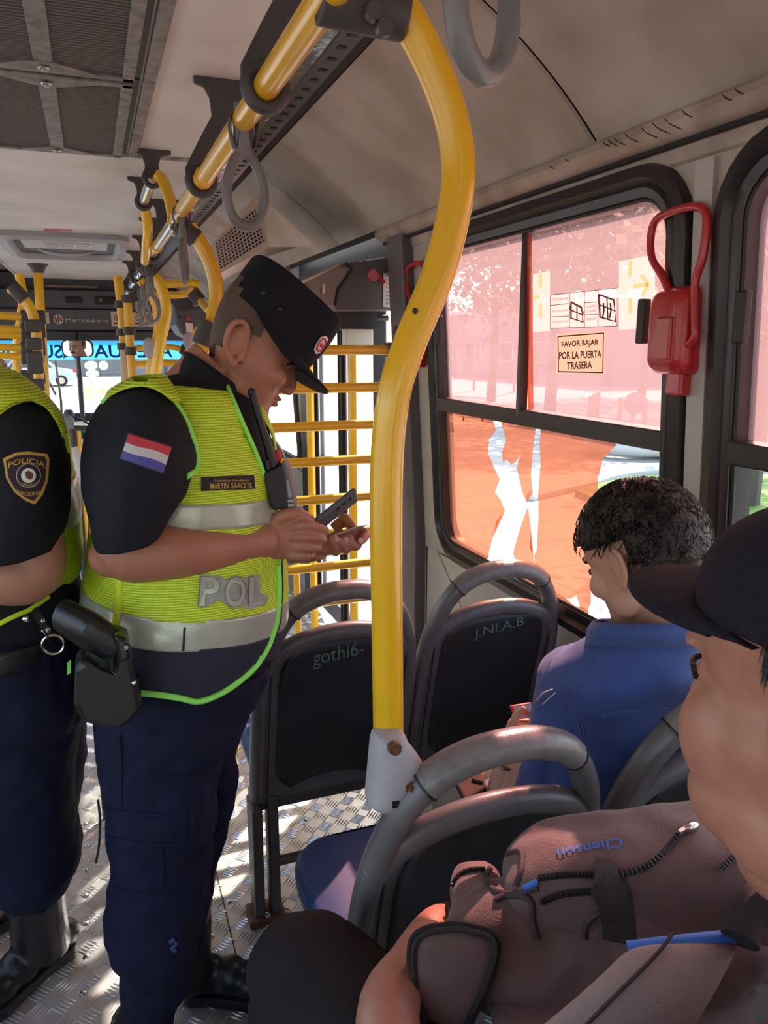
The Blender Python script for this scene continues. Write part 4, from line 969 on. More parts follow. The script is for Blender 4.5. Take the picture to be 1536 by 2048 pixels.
# corner cover at right front with side mirror
cp_ = thing('corner_cover', P(385, 640, y=6.6), 'dark grey front corner cover with red button and pink notice', 'panel')
obj('body', MB().prism([P(u, v, y=6.6) for u, v in ((345, 605), (362, 618), (392, 614), (462, 594), (462, 690), (378, 676), (362, 668), (352, 650))], (.0, .5, 0)), 'header_grey', cp_, 0, bevel=.02)
obj('notice', MB().add([P(u, v, y=6.58) for u, v in ((371, 645), (386, 647), (387, 669), (373, 669))], [(0, 1, 2, 3)]), 'label_cream', cp_, 0)
obj('button', MB().tube([P(376, 637, y=6.6), P(376, 637, y=6.57)], .016, 10), 'red', cp_)
obj('socket', MB().tube([P(359, 634, y=6.6), P(359, 634, y=6.585)], .012, 10), 'black', cp_)
t = thing('small_mirror', P(285, 622, y=8.3), 'small rounded spare mirror hanging under the front header', 'mirror')
obj('housing', MB().prism([P(u, v, y=8.3) for u, v in ((268, 600), (290, 598), (291, 622), (287, 628), (272, 626), (266, 615))], (0, .03, 0)), 'header_dark', t, 0, bevel=.01)
obj('face', MB().add([P(u, v, y=8.295) for u, v in ((270, 603), (288, 601), (289, 621), (285, 625), (273, 623), (269, 614))], [(0, 1, 2, 3, 4, 5)]), mat('mirror_green', (.32, .36, .33), .25), t, 0)
q = P(279, 606, y=8.3); obj('stalk', MB().tube([q, q+V((0, .32, .05))], .012, 8), 'header_dark', t)
# ================================================================ seats
def seat(xc, yb, label, z0=0, leg=True):
    """backrest handle top at (xc, yb, 1.0); camera looks at its back"""
    t = thing('bus_seat', (xc, yb, z0), label, 'seat', 'bus seats')
    def pt(s, h, o=0):   # o>0 towards the rear (camera)
        rec = .27
        return V((xc+s*.935, yb+(.56-h)*rec-o, z0+.418+h+o*rec))
    half = [(-.212, -.04), (-.213, .10), (-.212, .22), (-.207, .32), (-.193, .40), (-.165, .475), (-.12, .53), (-.06, .556), (0, .562)]
    full = half+[(-a, b) for a, b in half[-2::-1]]
    path = catmull([pt(s, h) for s, h in full], 4)
    m = len(path); lo, hi = int(m*.36), int(m*.64)
    obj('back_frame', MB().tube(path, .024, 14, flat=(1.05, .85), ref=(0, -1, -.27)), 'seat_frame', t, 60)
    obj('handle', MB().tube(path[lo:hi+1], .0262, 14, flat=(1.05, .9), ref=(0, -1, -.27)), 'seat_handle', t, 60)
    for k in (lo, hi): obj('handle_joint', MB().tube([path[k], path[k]+(path[k+1]-path[k]).normalized()*.004], .0268, 14, flat=(1.05, .9), ref=(0, -1, -.27)), 'black', t, 0)
    # top rail under the handle
    tr = [(-.200, .365), (-.165, .405), (-.11, .432), (-.05, .445), (0, .448)]; tr = tr+[(-a, b) for a, b in tr[-2::-1]]
    obj('top_rail', MB().tube(catmull([pt(s, h, .004) for s, h in tr], 4), .021, 12, flat=(1, 1.1), ref=(0, -1, -.27)), 'seat_frame', t, 60)
    # shell
    def edge(h):
        for (a, b), (c, d) in zip(half, half[1:]):
            if b <= h <= d: return -(a+(c-a)*(h-b)/max(d-b, 1e-6))
        return .21
    def topc(s):
        for (a, b), (c, d) in zip(tr, tr[1:]):
            if a <= s <= c: return b+(d-b)*(s-a)/(c-a)
        return .365
    rows = []; N = 16
    for j in range(15):
        f = j/14; row = []
        for i in range(N+1):
            s = (-1+2*i/N); h0 = -.06+.0*abs(s); h = h0+(topc(s*.2)-h0)*f; row.append(pt(s*edge(h)*.985, h, .010-.012*(1-s*s)))
        rows.append(row)
    obj('shell', MB().grid(rows), 'seat_frame', t, 60, solid=.016)
    pan = []
    for j in range(15):
        f = j/14; h = -.02+(.415+.02)*f; wd = .162*(1-max(0, (f-.80)/.2)**2.2*.22)*(1-max(0, (.14-f)/.14)**2*.25)
        pan.append([pt(s*wd, h+(1-s*s)*.012-(.012 if f < .05 else 0)*(1-s*s)*-1, .019-.010*(1-s*s)) for s in [-1+2*i/12 for i in range(13)]])
    obj('back_panel', MB().grid(pan), 'seat_back', t, 60, solid=.008)
    rim = [p for p in pan[0]]+[r[-1] for r in pan[1:]]+[p for p in pan[-1][::-1][1:]]+[r[0] for r in pan[-2:0:-1]]
    obj('panel_groove', MB().tube(rim, .0028, 5, closed=True), 'black', t)
    for s_ in (-1, 1): obj('side_groove', MB().tube([pt(s_*.188, h, .022) for h in (-.03, .1, .25, .36)], .0018, 5), 'black', t)
    # cushion
    cz = z0+.45; y0 = yb+.15; cw = .195
    def cl(k, z): return [(xc+a*k, b, z) for a, b in [(p[0], p[1]+y0+.22) for p in rrect(2*cw, .44, .08, 5)]]
    obj('cushion', MB().loft([cl(1, cz-.03), cl(1.02, cz-.012), cl(1, cz+.008), cl(.93, cz+.016), cl(.6, cz+.012)]), 'seat_blue', t, 50)
    obj('cushion_pan', MB().loft([cl(.94, cz-.075), cl(1.0, cz-.05), cl(1.01, cz-.028)]), 'seat_frame', t, 40)
    obj('under_rail', MB().box((xc, y0+.05, cz-.10), (.42, .06, .045)), 'steel_dark', t, 0, bevel=.004)
    if leg:
        lx = xc-.205; ly = yb+.17
        obj('leg', MB().prism([(lx-.014, ly-.045, z0+.36), (lx-.014, ly+.045, z0+.36), (lx-.014, ly+.03, z0), (lx-.014, ly-.03, z0)], (.028, 0, 0)), 'steel_dark', t, 0, bevel=.006)
        obj('leg', MB().box((lx+.045, ly-.005, z0+.19), (.03, .045, .38)), 'steel_dark', t, 0, bevel=.006)
        obj('leg_foot', MB().box((lx+.02, ly, z0+.012), (.10, .08, .024)), 'rust', t, 0, bevel=.004)
        obj('low_bar', MB().tube([(lx+.05, ly, z0+.165), (lx+.42, ly, z0+.165)], .014, 10), 'steel_dark', t)
        obj('bolt', MB().ell((lx+.02, ly-.03, z0+.028), (.010, .010, .006)), 'screw', t)
    else:
        obj('wall_mount', MB().box((xc+.15, y0+.1, (z0+cz-.1)/2+z0*.0), (.04, .06, cz-.1-z0)), 'steel_dark', t, 0, bevel=.004)
    return t
XA, XW = .522, .962
YA, YBK = 1.65, .88
SA = seat(XA, YA, 'aisle seat beside the standing officer, scratched word on its back')
SAW = seat(XW, YA+.02, 'window seat under the torn film, ahead of the young man', leg=False)
SB = seat(XA, YBK, 'aisle seat holding the thick curved pole, ahead of the backpack')
SBW = seat(XW, YBK+.0, 'window seat the young man in the denim shirt sits on', leg=False)
SCc = seat(XA, 0.0, 'aisle seat the man in the dark cap sits on', z0=.17)
far = seat(.93, 4.75, 'black seat beyond the middle door', leg=False)
# scratched words
def scratch(seat_o, s, q, y_try, wd=.0):
    b = bvh_of(*[c for c in seat_o.children if c.name.startswith('back_panel')])
    text_map('scratched_word', s, lambda x, y: surf(b, *quadpx(q, x, y), .009), 'scratch', seat_o)
bpy.context.view_layer.update()
scratch(SA, 'gothi6-', [(626, 1302), (728, 1282), (728, 1316), (626, 1340)], 1.7)
scratch(SAW, 'J.NI.A.B', [(948, 1258), (1048, 1232), (1048, 1256), (948, 1282)], 1.7)
# pale socket joining the curved pole to the seat frame
sk = MB(); Ys = .930
def srg(u0, u1, v0, v1, ry, y=Ys):
    A = P(u0, v0, y=y); B = P(u1, v1, y=y); c = (A+B)/2; a = (B-A)/2
    return [c+a*(abs(cos(t))**.75*(1 if cos(t) >= 0 else -1))+V((0, 1, 0))*ry*(abs(sin(t))**.75*(1 if sin(t) >= 0 else -1)) for t in [2*pi*k/28 for k in range(28)]]
rings = [srg(747, 806, 1466, 1452, .028), srg(745, 808, 1485, 1475, .031), srg(743, 822, 1500, 1490, .034), srg(741, 840, 1530, 1512, .038), srg(738, 846, 1560, 1540, .040), srg(736, 843, 1585, 1568, .040), srg(733, 832, 1600, 1592, .037), srg(737, 800, 1612, 1618, .030)]
CP = [o for o in bpy.data.objects if o.name == 'curved_pole'][0]
so_ = obj('seat_socket', MB().loft(rings), 'clamp_light', CP, 60, sub=1)
for u, v, m_ in ((792, 1500, 'rust'), (824, 1577, 'rust')):
    q = P(u, v, y=Ys-.042); obj('socket_bolt', MB().tube([q+V((0, .012, 0)), q], .0095, 6).tube([q, q-V((0, .006, 0))], .005, 8), m_, CP, 30)
q = P(794, 1606, y=Ys-.036); obj('socket_slot', MB().box(q, (.016, .006, .011)), 'black', CP, 0)
# ================================================================ people helpers
Y_ = V((0, 1, 0))
def ring(y0, A, B, ry, n=48, e=2.0, back=None, yo=0):
    """ellipse: pixel end points A,B on plane y=y0 span the visible axis, ry = half depth along y"""
    a = P(*A, y=y0); b = P(*B, y=y0); c = (a+b)/2; h = (b-a)/2; out = []
    for k in range(n):
        t = 2*pi*k/n; ct, st = cos(t), sin(t); f = 2/e
        cx = (abs(ct)**f)*(1 if ct >= 0 else -1); sx = (abs(st)**f)*(1 if st >= 0 else -1)
        out.append(c+h*cx+Y_*(ry*sx+yo))
    return out
def dense(rings, k=5):
    n = len(rings[0]); cols = [catmull([r[j] for r in rings], k) for j in range(n)]
    return [[cols[j][i] for j in range(n)] for i in range(len(cols[0]))]
def shrink(rings, s):
    out = []
    for r in rings:
        c = sum(r, V((0, 0, 0)))/len(r); out.append([c+(p-c)*s for p in r])
    return out
def inpoly(x, y, poly):
    r = False; j = len(poly)-1
    for i in range(len(poly)):
        xi, yi = poly[i]; xj, yj = poly[j]
        if (yi > y) != (yj > y) and x < (xj-xi)*(y-yi)/(yj-yi)+xi: r = not r
        j = i
    return r
def cut(mb, test):
    keep = []
    for f in mb.f:
        c = sum((V(mb.v[i]) for i in f), V((0, 0, 0)))/len(f)
        if not test(c): keep.append(f)
    mb.f = keep; return mb
def snap(mb, polys, bvh, off=0.0, lim=26):
    from collections import Counter
    cnt = Counter()
    for f in mb.f:
        for a, b in zip(f, f[1:]+f[:1]): cnt[(min(a, b), max(a, b))] += 1
    bd = set(i for e, c in cnt.items() if c == 1 for i in e)
    for i in bd:
        u, v = PX(mb.v[i]); best = None
        for poly in polys:
            for (x0, y0), (x1, y1) in zip(poly, poly[1:]+poly[:1]):
                L2 = (x1-x0)**2+(y1-y0)**2 or 1; t = max(0, min(1, ((u-x0)*(x1-x0)+(v-y0)*(y1-y0))/L2)); qx, qy = x0+t*(x1-x0), y0+t*(y1-y0); d = math.hypot(u-qx, v-qy)
                if best is None or d < best[0]: best = (d, qx, qy)
        if best and best[0] < lim:
            dirn = ray(best[1], best[2]).normalized(); h = bvh.ray_cast(CAM, dirn)
            if h[0] is not None and (h[0]-V(mb.v[i])).length < .06: mb.v[i] = tuple(h[0]-dirn*off)
    return mb
def bvh_mb(mb): return BVHTree.FromPolygons([V(v) for v in mb.v], mb.f)
HEAD = [(-.118, .078, .030, .020), (-.110, .090, .008, .034), (-.092, .093, -.018, .045), (-.070, .087, -.036, .053), (-.050, .089, -.052, .058), (-.028, .088, -.072, .064), (0.0, .087, -.088, .069), (.022, .092, -.096, .073), (.040, .095, -.099, .075), (.065, .090, -.098, .075), (.088, .074, -.086, .067), (.105, .046, -.060, .047), (.115, .010, -.025, .018)]
def add_head(mb, T, ear=True, n=28, neck=None, full=0, bk=1.0):
    rings = []
    for z, f, b, w_ in HEAD:
        b = b*bk if b < 0 else b
        w_ = w_*(1+full*(1 if z < .0 else 0)); r = []; cx = (f+b)/2; hx = (f-b)/2
        for k in range(n):
            t = 2*pi*k/n; e = 2/2.35
            r.append(V((cx+hx*abs(cos(t))**e*(1 if cos(t) >= 0 else -1), w_*abs(sin(t))**e*(1 if sin(t) >= 0 else -1), z)))
        rings.append(r)
    L = MB().loft(dense(rings, 3))
    L.loft([[V(((.070+dp_)/2+(dp_-.070)/2*cos(t), w2*sin(t), z)) for t in [2*pi*k/14 for k in range(14)]] for z, dp_, w2 in ((.034, .094, .010), (.018, .0955, .0095), (.002, .1015, .011), (-.014, .1095, .0135), (-.026, .1165, .016), (-.034, .1165, .0175), (-.040, .106, .017), (-.046, .088, .013))])
    for s in (-1, 1):
        L.ell((.102, s*.013, -.034), (.011, .008, .009)); L.ell((.072, s*.033, .002), (.015, .016, .011)); L.ell((.080, s*.028, .024), (.014, .026, .007))
        L.ell((.062, s*.045, -.024), (.026, .020, .024)); L.ell((.022, s*.050, -.066), (.03, .014, .022))
        if ear:
            L.tube(catmull([(.006, s*.072, -.030), (.004, s*.074, -.005), (-.004, s*.082, .018), (-.018, s*.088, .024), (-.028, s*.089, .012), (-.026, s*.086, -.012), (-.014, s*.080, -.030), (-.002, s*.075, -.038)], 4), .0050, 8)
            L.ell((-.011, s*.077, -.004), (.015, .0055, .024)); L.ell((-.002, s*.076, -.036), (.008, .005, .008))
    L.ell((.088, 0, -.054), (.011, .022, .0055)); L.ell((.086, 0, -.065), (.011, .019, .0065)); L.ell((.082, 0, -.098), (.016, .020, .014))
    mb.add([T @ V(p) for p in L.v], L.f)
def head_details(T, par, hairm='hair', brow=True, lashes=True, lips=True, eyes=True):
    for s in (-1, 1):
        if eyes: obj('eye', MB().add(*tr(MB().ell((.0775, s*.032, .002), (.0115, .012, .0095)), T)), 'eye_white', par); obj('iris', MB().add(*tr(MB().ell((.0865, s*.032, -.001), (.004, .006, .006)), T)), 'eye_dark', par)
        if lashes: obj('eyelash', MB().add(*tr(MB().tube(catmull([(.080, s*.019, .004), (.0895, s*.028, .0075), (.088, s*.038, .006), (.078, s*.048, .0)], 4), .0022, 6), T)), 'hair', par)
        if brow: obj('eyebrow', MB().add(*tr(MB().tube(catmull([(.096, s*.012, .021), (.0965, s*.026, .028), (.088, s*.042, .028), (.076, s*.053, .020)], 4), [.003, .0042, .0036, .002], 8), T)), hairm, par)
    if lips:
        obj('lips', MB().add(*tr(MB().ell((.0935, 0, -.0545), (.0075, .020, .0042)).ell((.0915, 0, -.0645), (.0080, .018, .0052)), T)), 'lips', par)
def tr(mb, T): return [T @ V(p) for p in mb.v], mb.f
def headT(o, yaw, pitch, roll=0, s=1.0): return Matrix.Translation(o) @ Matrix.Rotation(yaw, 4, 'Z') @ Matrix.Rotation(pitch, 4, 'Y') @ Matrix.Rotation(roll, 4, 'X') @ Matrix.Scale(s, 4)
def finger(mb, pts, r, n=10): mb.tube(catmull(pts, 4), lerp_list(r, (len(pts)-1)*4+1), n); mb.ell(pts[-1], r[-1]*1.02)
def nail(par, c, nrm, d, w_=.006, l_=.008):
    z = V(nrm).normalized(); x = V(d).normalized(); yv = z.cross(x); Rm = Matrix((x, yv, z)).transposed()
    obj('fingernail', MB().ell(c, (l_, w_, .0018), Rm), mat_once('nail', (.62, .36, .29), .3), par)
def mat_once(n, *a, **k): return MAT[n] if n in MAT else mat(n, *a, **k)

# ================================================================ standing officer reading a phone
Y0 = 1.45
of = thing('person', P(300, 2045, y=1.42)+V((0, 0, -.02)), 'standing officer in peaked cap and yellow vest reading a phone', 'person')
of.location.z = 0; of['_abs'] = tuple(of.location)
HT = headT(P(478, 684, y=1.42), R(-4), R(27), 0, 1.13)
body = MB(); add_head(body, HT, full=.10, bk=.50)
body.tube([HT @ V((-.012, 0, -.05)), HT @ V((-.03, 0, -.10)), P(415, 800, y=1.43), P(385, 860, y=1.44)], [.060, .062, .064, .070], 20)
body.ell(HT @ V((.055, 0, -.112)), (.035, .035, .025))
body.loft([ring(Y0, (300, 800), (480, 830), .14, 20), ring(Y0, (230, 950), (520, 960), .15, 20), ring(Y0, (215, 1150), (530, 1150), .15, 20), ring(Y0, (215, 1300), (500, 1300), .15, 20)])
# legs inside the trousers
body.tube([P(300, 1330, y=1.40), P(320, 1640, y=1.38), P(300, 1880, y=1.38)], [.085, .06, .045], 14); body.tube([P(400, 1330, y=1.5), P(400, 1600, y=1.58), P(375, 1880, y=1.60)], [.085, .06, .045], 14)
# right arm
YR = 1.275
body.tube([P(290, 860, y=1.32), P(270, 960, y=YR), P(238, 1075, y=YR)], [.062, .055, .050], 16)
body.tube(catmull([P(236, 1078, y=YR), P(262, 1104, y=YR-.01), P(340, 1103, y=YR-.015), P(430, 1096, y=YR), P(505, 1084, y=YR+.02), P(540, 1076, y=YR+.03)], 4), [.047, .050, .047, .041, .034, .033], 18)
body.ell(P(222, 1112, y=YR), (.036, .034, .036))
# right hand on the phone
YHn = 1.305
def hp_(u, v, dy=0): return P(u, v, y=YHn+dy)
body.tube(catmull([hp_(525, 1080), hp_(555, 1076, .0), hp_(585, 1078, .005), hp_(600, 1082, .01)], 4), [.036, .040, .038, .030], 18, flat=(1.0, .62), ref=(0, 0, 1))
finger(body, [hp_(545, 1048, .0), hp_(568, 1031, -.014), hp_(596, 1027, -.018), hp_(620, 1038, -.012)], [.015, .0130, .0108, .0090])
finger(body, [hp_(580, 1056, -.014), hp_(606, 1050, -.030), hp_(634, 1054, -.026), hp_(650, 1061, -.012)], [.0110, .0098, .0092, .0085])
finger(body, [hp_(582, 1074, -.016), hp_(610, 1073, -.032), hp_(638, 1076, -.024), hp_(646, 1079, .006)], [.0110, .0098, .0092, .0082])
finger(body, [hp_(580, 1092, -.012), hp_(606, 1094, -.028), hp_(630, 1095, -.020), hp_(636, 1094, .010)], [.0105, .0094, .0088, .0078])
finger(body, [hp_(574, 1107, -.006), hp_(598, 1112, -.020), hp_(618, 1112, -.012), hp_(624, 1108, .014)], [.0098, .0088, .0080, .0072])
# left arm and hand (far side, palm up with the card)
YL = 1.44
def hl(u, v, dy=0): return P(u, v, y=YL+dy)
body.tube([P(470, 880, y=1.60), P(500, 1000, y=1.62), P(520, 1080, y=1.62)], [.055, .05, .045], 14)
body.tube(catmull([P(520, 1085, y=1.62), P(560, 1090, y=1.56), P(610, 1092, y=1.49), P(640, 1090, y=1.45)], 4), [.045, .042, .035, .031], 14)
body.tube(catmull([hl(636, 1092), hl(660, 1088, -.01), hl(685, 1080, -.015), hl(700, 1074, -.015)], 4), [.030, .034, .033, .026], 16, flat=(.62, 1.0), ref=(0, 0, 1))
finger(body, [hl(668, 1058, .02), hl(684, 1042, .015), hl(690, 1036, .005), hl(702, 1050, -.01)], [.013, .012, .011, .0095])
finger(body, [hl(694, 1062, .015), hl(718, 1062, .01), hl(732, 1068, -.008), hl(724, 1080, -.028)], [.012, .011, .0105, .0095])
finger(body, [hl(692, 1074, .0), hl(712, 1084, -.005), hl(712, 1092, -.022), hl(696, 1084, -.036)], [.0125, .0115, .0105, .0095])
finger(body, [hl(678, 1086, -.012), hl(692, 1098, -.018), hl(688, 1094, -.036), hl(676, 1082, -.043)], [.012, .011, .010, .009])
finger(body, [hl(662, 1094, -.018), hl(672, 1104, -.026), hl(668, 1094, -.042), hl(660, 1078, -.046)], [.0105, .0098, .009, .008])
of_body = fuse('body', body, 'skin_officer', of, .0029, 3)
head_details(HT, of, lashes=True, eyes=False)
nail(of, hp_(618, 1035, -.014), (0.2, -.6, .8), (.9, 0, -.3), .007, .009)
for u, v, dy in ((722, 1082, -.038), (692, 1080, -.045), (673, 1078, -.051)): nail(of, hl(u, v, dy), (-.2, -.9, .4), (-.5, 0, .8), .006, .007)
# short hair at the back and side of the head (stubble)
hb = MB(); rows = []
for j in range(10):
    z = -.060+j*.019; rows.append([])
    for i in range(25):
        a = R(84+(276-84)*i/24)
        zz = z; f = min(HEAD, key=lambda h: abs(h[0]-zz)); cx = (f[1]+f[2])/2; hx = (f[1]-f[2])/2
        # interpolate ring
        for h0, h1 in zip(HEAD, HEAD[1:]):
            if h0[0] <= zz <= h1[0]:
                q = (zz-h0[0])/(h1[0]-h0[0]); fr_x = h0[1]+(h1[1]-h0[1])*q; bk = (h0[2]+(h1[2]-h0[2])*q)*.50; ww = h0[3]+(h1[3]-h0[3])*q; cx = (fr_x+bk)/2; hx = (fr_x-bk)/2
        e = 2/2.35; ct, st = cos(a), sin(a)
        rows[-1].append(HT @ V((cx+(hx+.003)*abs(ct)**e*(1 if ct >= 0 else -1), (ww+.003)*abs(st)**e*(1 if st >= 0 else -1), zz)))
hb.grid(rows)
cut(hb, lambda c: (HT.inverted() @ c).z < -.052+max(0, (HT.inverted() @ c).x+.052)*1.1)
cut(hb, lambda c: (PX(c)[0]-460)*.734-(PX(c)[1]-586)*.676 > 34)
obj('short_hair', hb, 'stubble', of)
# trousers
pants = MB()
nl = [((178, 1310), (535, 1300), 1.45, .19), ((182, 1400), (500, 1390), 1.44, .19), ((188, 1470), (478, 1450), 1.42, .17)]
leg_n = [ring(1.39, a, b, r_, 32) for a, b, r_ in (((186, 1400), (470, 1400), .15), ((190, 1500), (440, 1500), .13), ((200, 1590), (432, 1590), .12), ((214, 1670), (424, 1670), .11), ((222, 1740), (416, 1745), .105), ((216, 1800), (412, 1800), .105), ((206, 1880), (396, 1870), .105), ((232, 1930), (382, 1930), .095), ((238, 2000), (356, 1990), .085), ((242, 2060), (340, 2050), .08))]
leg_f = [ring(1.56, a, b, r_, 32) for a, b, r_ in (((300, 1380), (486, 1360), .13), ((320, 1480), (478, 1470), .115), ((330, 1560), (470, 1560), .105), ((335, 1640), (452, 1640), .10), ((335, 1720), (432, 1720), .095), ((335, 1800), (418, 1800), .09), ((335, 1870), (404, 1870), .085))]
pants.loft(dense([ring(y_, a, b, r_, 32, 2.2) for a, b, y_, r_ in nl], 3)); pants.loft(dense(leg_n, 3)); pants.loft(dense(leg_f, 3))
pt_ = fuse('trousers', pants, 'navy_pants', of, .0075, 5, wr=(.011, 12, 3.0))
pb = bvh_of(pt_)
for pts in ([(207, 1616), (260, 1626), (330, 1628), (381, 1614)], [(381, 1614), (384, 1650), (382, 1684)], [(214, 1674), (270, 1684), (330, 1688), (382, 1684)], [(322, 1690), (326, 1740), (322, 1780)], [(226, 1776), (280, 1788), (330, 1790), (380, 1780)]):
    q = catmull([V((u, v, 0)) for u, v in pts], 5); obj('pocket_edge', MB().tube([surf(pb, p.x, p.y, .0) for p in q], .0042, 6), 'navy_pants', of)
obj('seam', MB().tube([surf(pb, u, v, .003) for u, v in ((240, 1470), (242, 1520), (243, 1580), (245, 1620))], .0016, 5), 'navy', of)
obj('frayed_patch', MB().tube([surf(pb, u, v, .004) for u, v in ((338, 1886), (346, 1880), (352, 1888), (344, 1896), (350, 1902))], .004, 5), 'denim', of)
# boots
def boot(par, ankle, heel, toe, top_z, r=.055, nm='boot', m='boot'):
    ankle, heel, toe = V(ankle), V(heel), V(toe); d = (toe-heel).normalized(); sd = V((-d.y, d.x, 0)); mb = MB()
    L = (toe-heel).length
    mb.tube([ankle+V((0, 0, top_z)), ankle+V((0, 0, top_z*.5)), ankle+V((0, 0, .06))], [r*1.15, r, r*1.0], 16)
    for f, w_, h_ in ((.1, .038, .045), (.28, .042, .055), (.5, .046, .05), (.72, .050, .038), (.9, .042, .032)):
        c = heel+d*L*f; mb.ell((c.x, c.y, h_*.9+.012), (L*.17+.01, w_, h_), Matrix((d, sd, V((0, 0, 1)))).transposed())
    o = fuse(nm, mb, m, par, .006, 6)
    so2 = MB(); lp = [(.0, .030), (.06, .042), (.3, .040), (.5, .044), (.75, .054), (.93, .042), (1.0, .02)]
    out = [heel+d*L*f+sd*w_ for f, w_ in lp]+[heel+d*L*f-sd*w_ for f, w_ in lp[::-1]]
    so2.prism([(p.x, p.y, .002) for p in out], (0, 0, .028)); obj('boot_sole', so2, 'black', par, 0, bevel=.004)
    return o
boot(of, P(375, 1880, y=1.60)*1.0-V((0, 0, P(375, 1880, y=1.60).z)), (.10, 1.63, 0), (.30, 1.55, 0), .24, .052)
boot(of, (-.005, 1.38, 0), (-.05, 1.40, 0), (.22, 1.34, 0), .22, .055)
lb_ = MB()
for k in range(2):
    a = P(384+k*6, 1880+k*10, y=1.54)
    lb_.tube(catmull([P(383, 1868, y=1.53), P(398, 1872, y=1.52), P(406, 1888, y=1.52), P(400, 1898, y=1.52), P(386, 1890-k*8, y=1.53)], 4), .0025, 6)
obj('boot_lace', lb_, 'black', of)
# shirt torso and sleeve
tor = [((392, 712), (446, 752), .075, 1.45), ((340, 742), (462, 772), .12, 1.45), ((262, 778), (502, 792), .165, 1.45), ((214, 830), (532, 838), .185, 1.45), ((194, 900), (548, 905), .195, 1.45), ((184, 1000), (558, 1000), .20, 1.45), ((176, 1100), (565, 1095), .205, 1.45), ((167, 1180), (568, 1175), .21, 1.45), ((160, 1245), (558, 1238), .21, 1.45), ((172, 1300), (542, 1288), .205, 1.45), ((188, 1345), (528, 1330), .20, 1.45), ((196, 1392), (505, 1372), .195, 1.45)]
TR = [ring(y_, a, b, r_, 64, 2.15) for a, b, r_, y_ in tor]
obj('shirt', MB().loft(shrink(dense(TR, 4)[:-8], .962)), 'navy', of, 60)
VD = dense(TR, 16)
def zf(v): return P(380, v, y=1.25).z
def zband(z1, z0, k=1.0):
    r = [q for q in VD if z0-.002 <= sum((p.z for p in q))/len(q) <= z1+.002]
    return shrink(r, k)
Vopen = [(446, 740), (462, 790), (486, 846), (512, 905), (532, 960), (545, 1008), (553, 1008), (556, 960), (552, 905), (540, 862), (524, 832), (500, 770)]
vest = MB().loft(zband(VD[16][0].z, zf(1246)), cap=False)
arm_cut = [(205, 812), (240, 780), (290, 772), (338, 795), (374, 842), (392, 905), (390, 940), (370, 955), (330, 990), (240, 1000), (180, 1000), (165, 900)]
vfull = bvh_mb(vest); cut(vest, lambda c: inpoly(*PX(c), Vopen)); Vs = [(p.x, p.y) for p in catmull([V((u, v, 0)) for u, v in Vopen], 4, True)]; snap(vest, [Vs], vfull)
vo = obj('vest', vest, 'vest_mesh', of, 60, wr=(.0055, 12, 1.0), solid=.003)
vb = bvh_of(vo)
stripe = MB().loft(zband(zf(1240), zf(1301), 1.008), cap=False); obj('reflective_band', stripe, 'reflective', of, 60, wr=(.004, 16, 2.0), solid=.003)
up_band = MB().loft(zband(zf(1012), zf(1060), 1.012), cap=False); cut(up_band, lambda c: PX(c)[0] > 556 and PX(c)[1] < 1010); ub = obj('reflective_band', up_band, 'reflective', of, 60, wr=(.0055, 12, 1.0), solid=.003)
panel = MB().loft(zband(zf(1298), zf(1440), 1.004), cap=False)
hem = [(150, 1290), (150, 1420), (270, 1420), (280, 1388), (320, 1392), (360, 1400), (400, 1406), (440, 1392), (480, 1366), (515, 1335), (532, 1300)]
lower_cut = [(100, 1375), (280, 1388), (330, 1392), (395, 1406), (440, 1390), (490, 1358), (520, 1325), (600, 1310), (600, 1600), (100, 1600)]
pfull = bvh_mb(panel); cut(panel, lambda c: inpoly(*PX(c), lower_cut) or PX(c)[0] < 262); snap(panel, [lower_cut], pfull)
po = obj('vest_skirt', panel, 'vest_panel', of, 60, solid=.003)
ab = bvh_of(vo, po, *[c for c in of.children if c.name.startswith('reflective')])
def pipe_px(b, pts, r, m, nm='piping', off=.006, par=of, n=5):
    q = catmull([V((u, v, 0)) for u, v in pts], n); obj(nm, MB().tube([surf(b, p.x, p.y, off) for p in q], r, 8), m, par)
vfo = MB(); vfo.loft(VD, cap=False); abf = bvh_mb(vfo)
pipe_px(abf, [(452, 765), (486, 846), (512, 905), (532, 960), (548, 1010)], .0038, 'piping')
pipe_px(abf, [(556, 1130), (558, 1180), (553, 1240), (540, 1285), (523, 1318)], .0055, 'piping')
pipe_px(abf, [(548, 1010), (556, 1070), (559, 1130)], .004, 'piping')
obj('zip', MB().tube([surf(abf, u, v, .004) for u, v in ((552, 1015), (560, 1075), (563, 1130), (564, 1180), (560, 1240), (548, 1285))], .0032, 6), 'black', of)
pipe_px(abf, [(278, 1386), (320, 1390), (360, 1396), (397, 1403), (440, 1388), (480, 1362), (512, 1332), (524, 1312)], .0056, 'piping')
pipe_px(ab, [(243, 1148), (240, 1190), (234, 1240), (226, 1275)], .0075, 'vest_plain', 'side_tape', off=.0)
obj('band_gap', MB().tube([surf(ab, u, v, .003) for u, v in ((369, 1255), (368, 1278), (366, 1302))], .0022, 5), 'vest_panel', of)
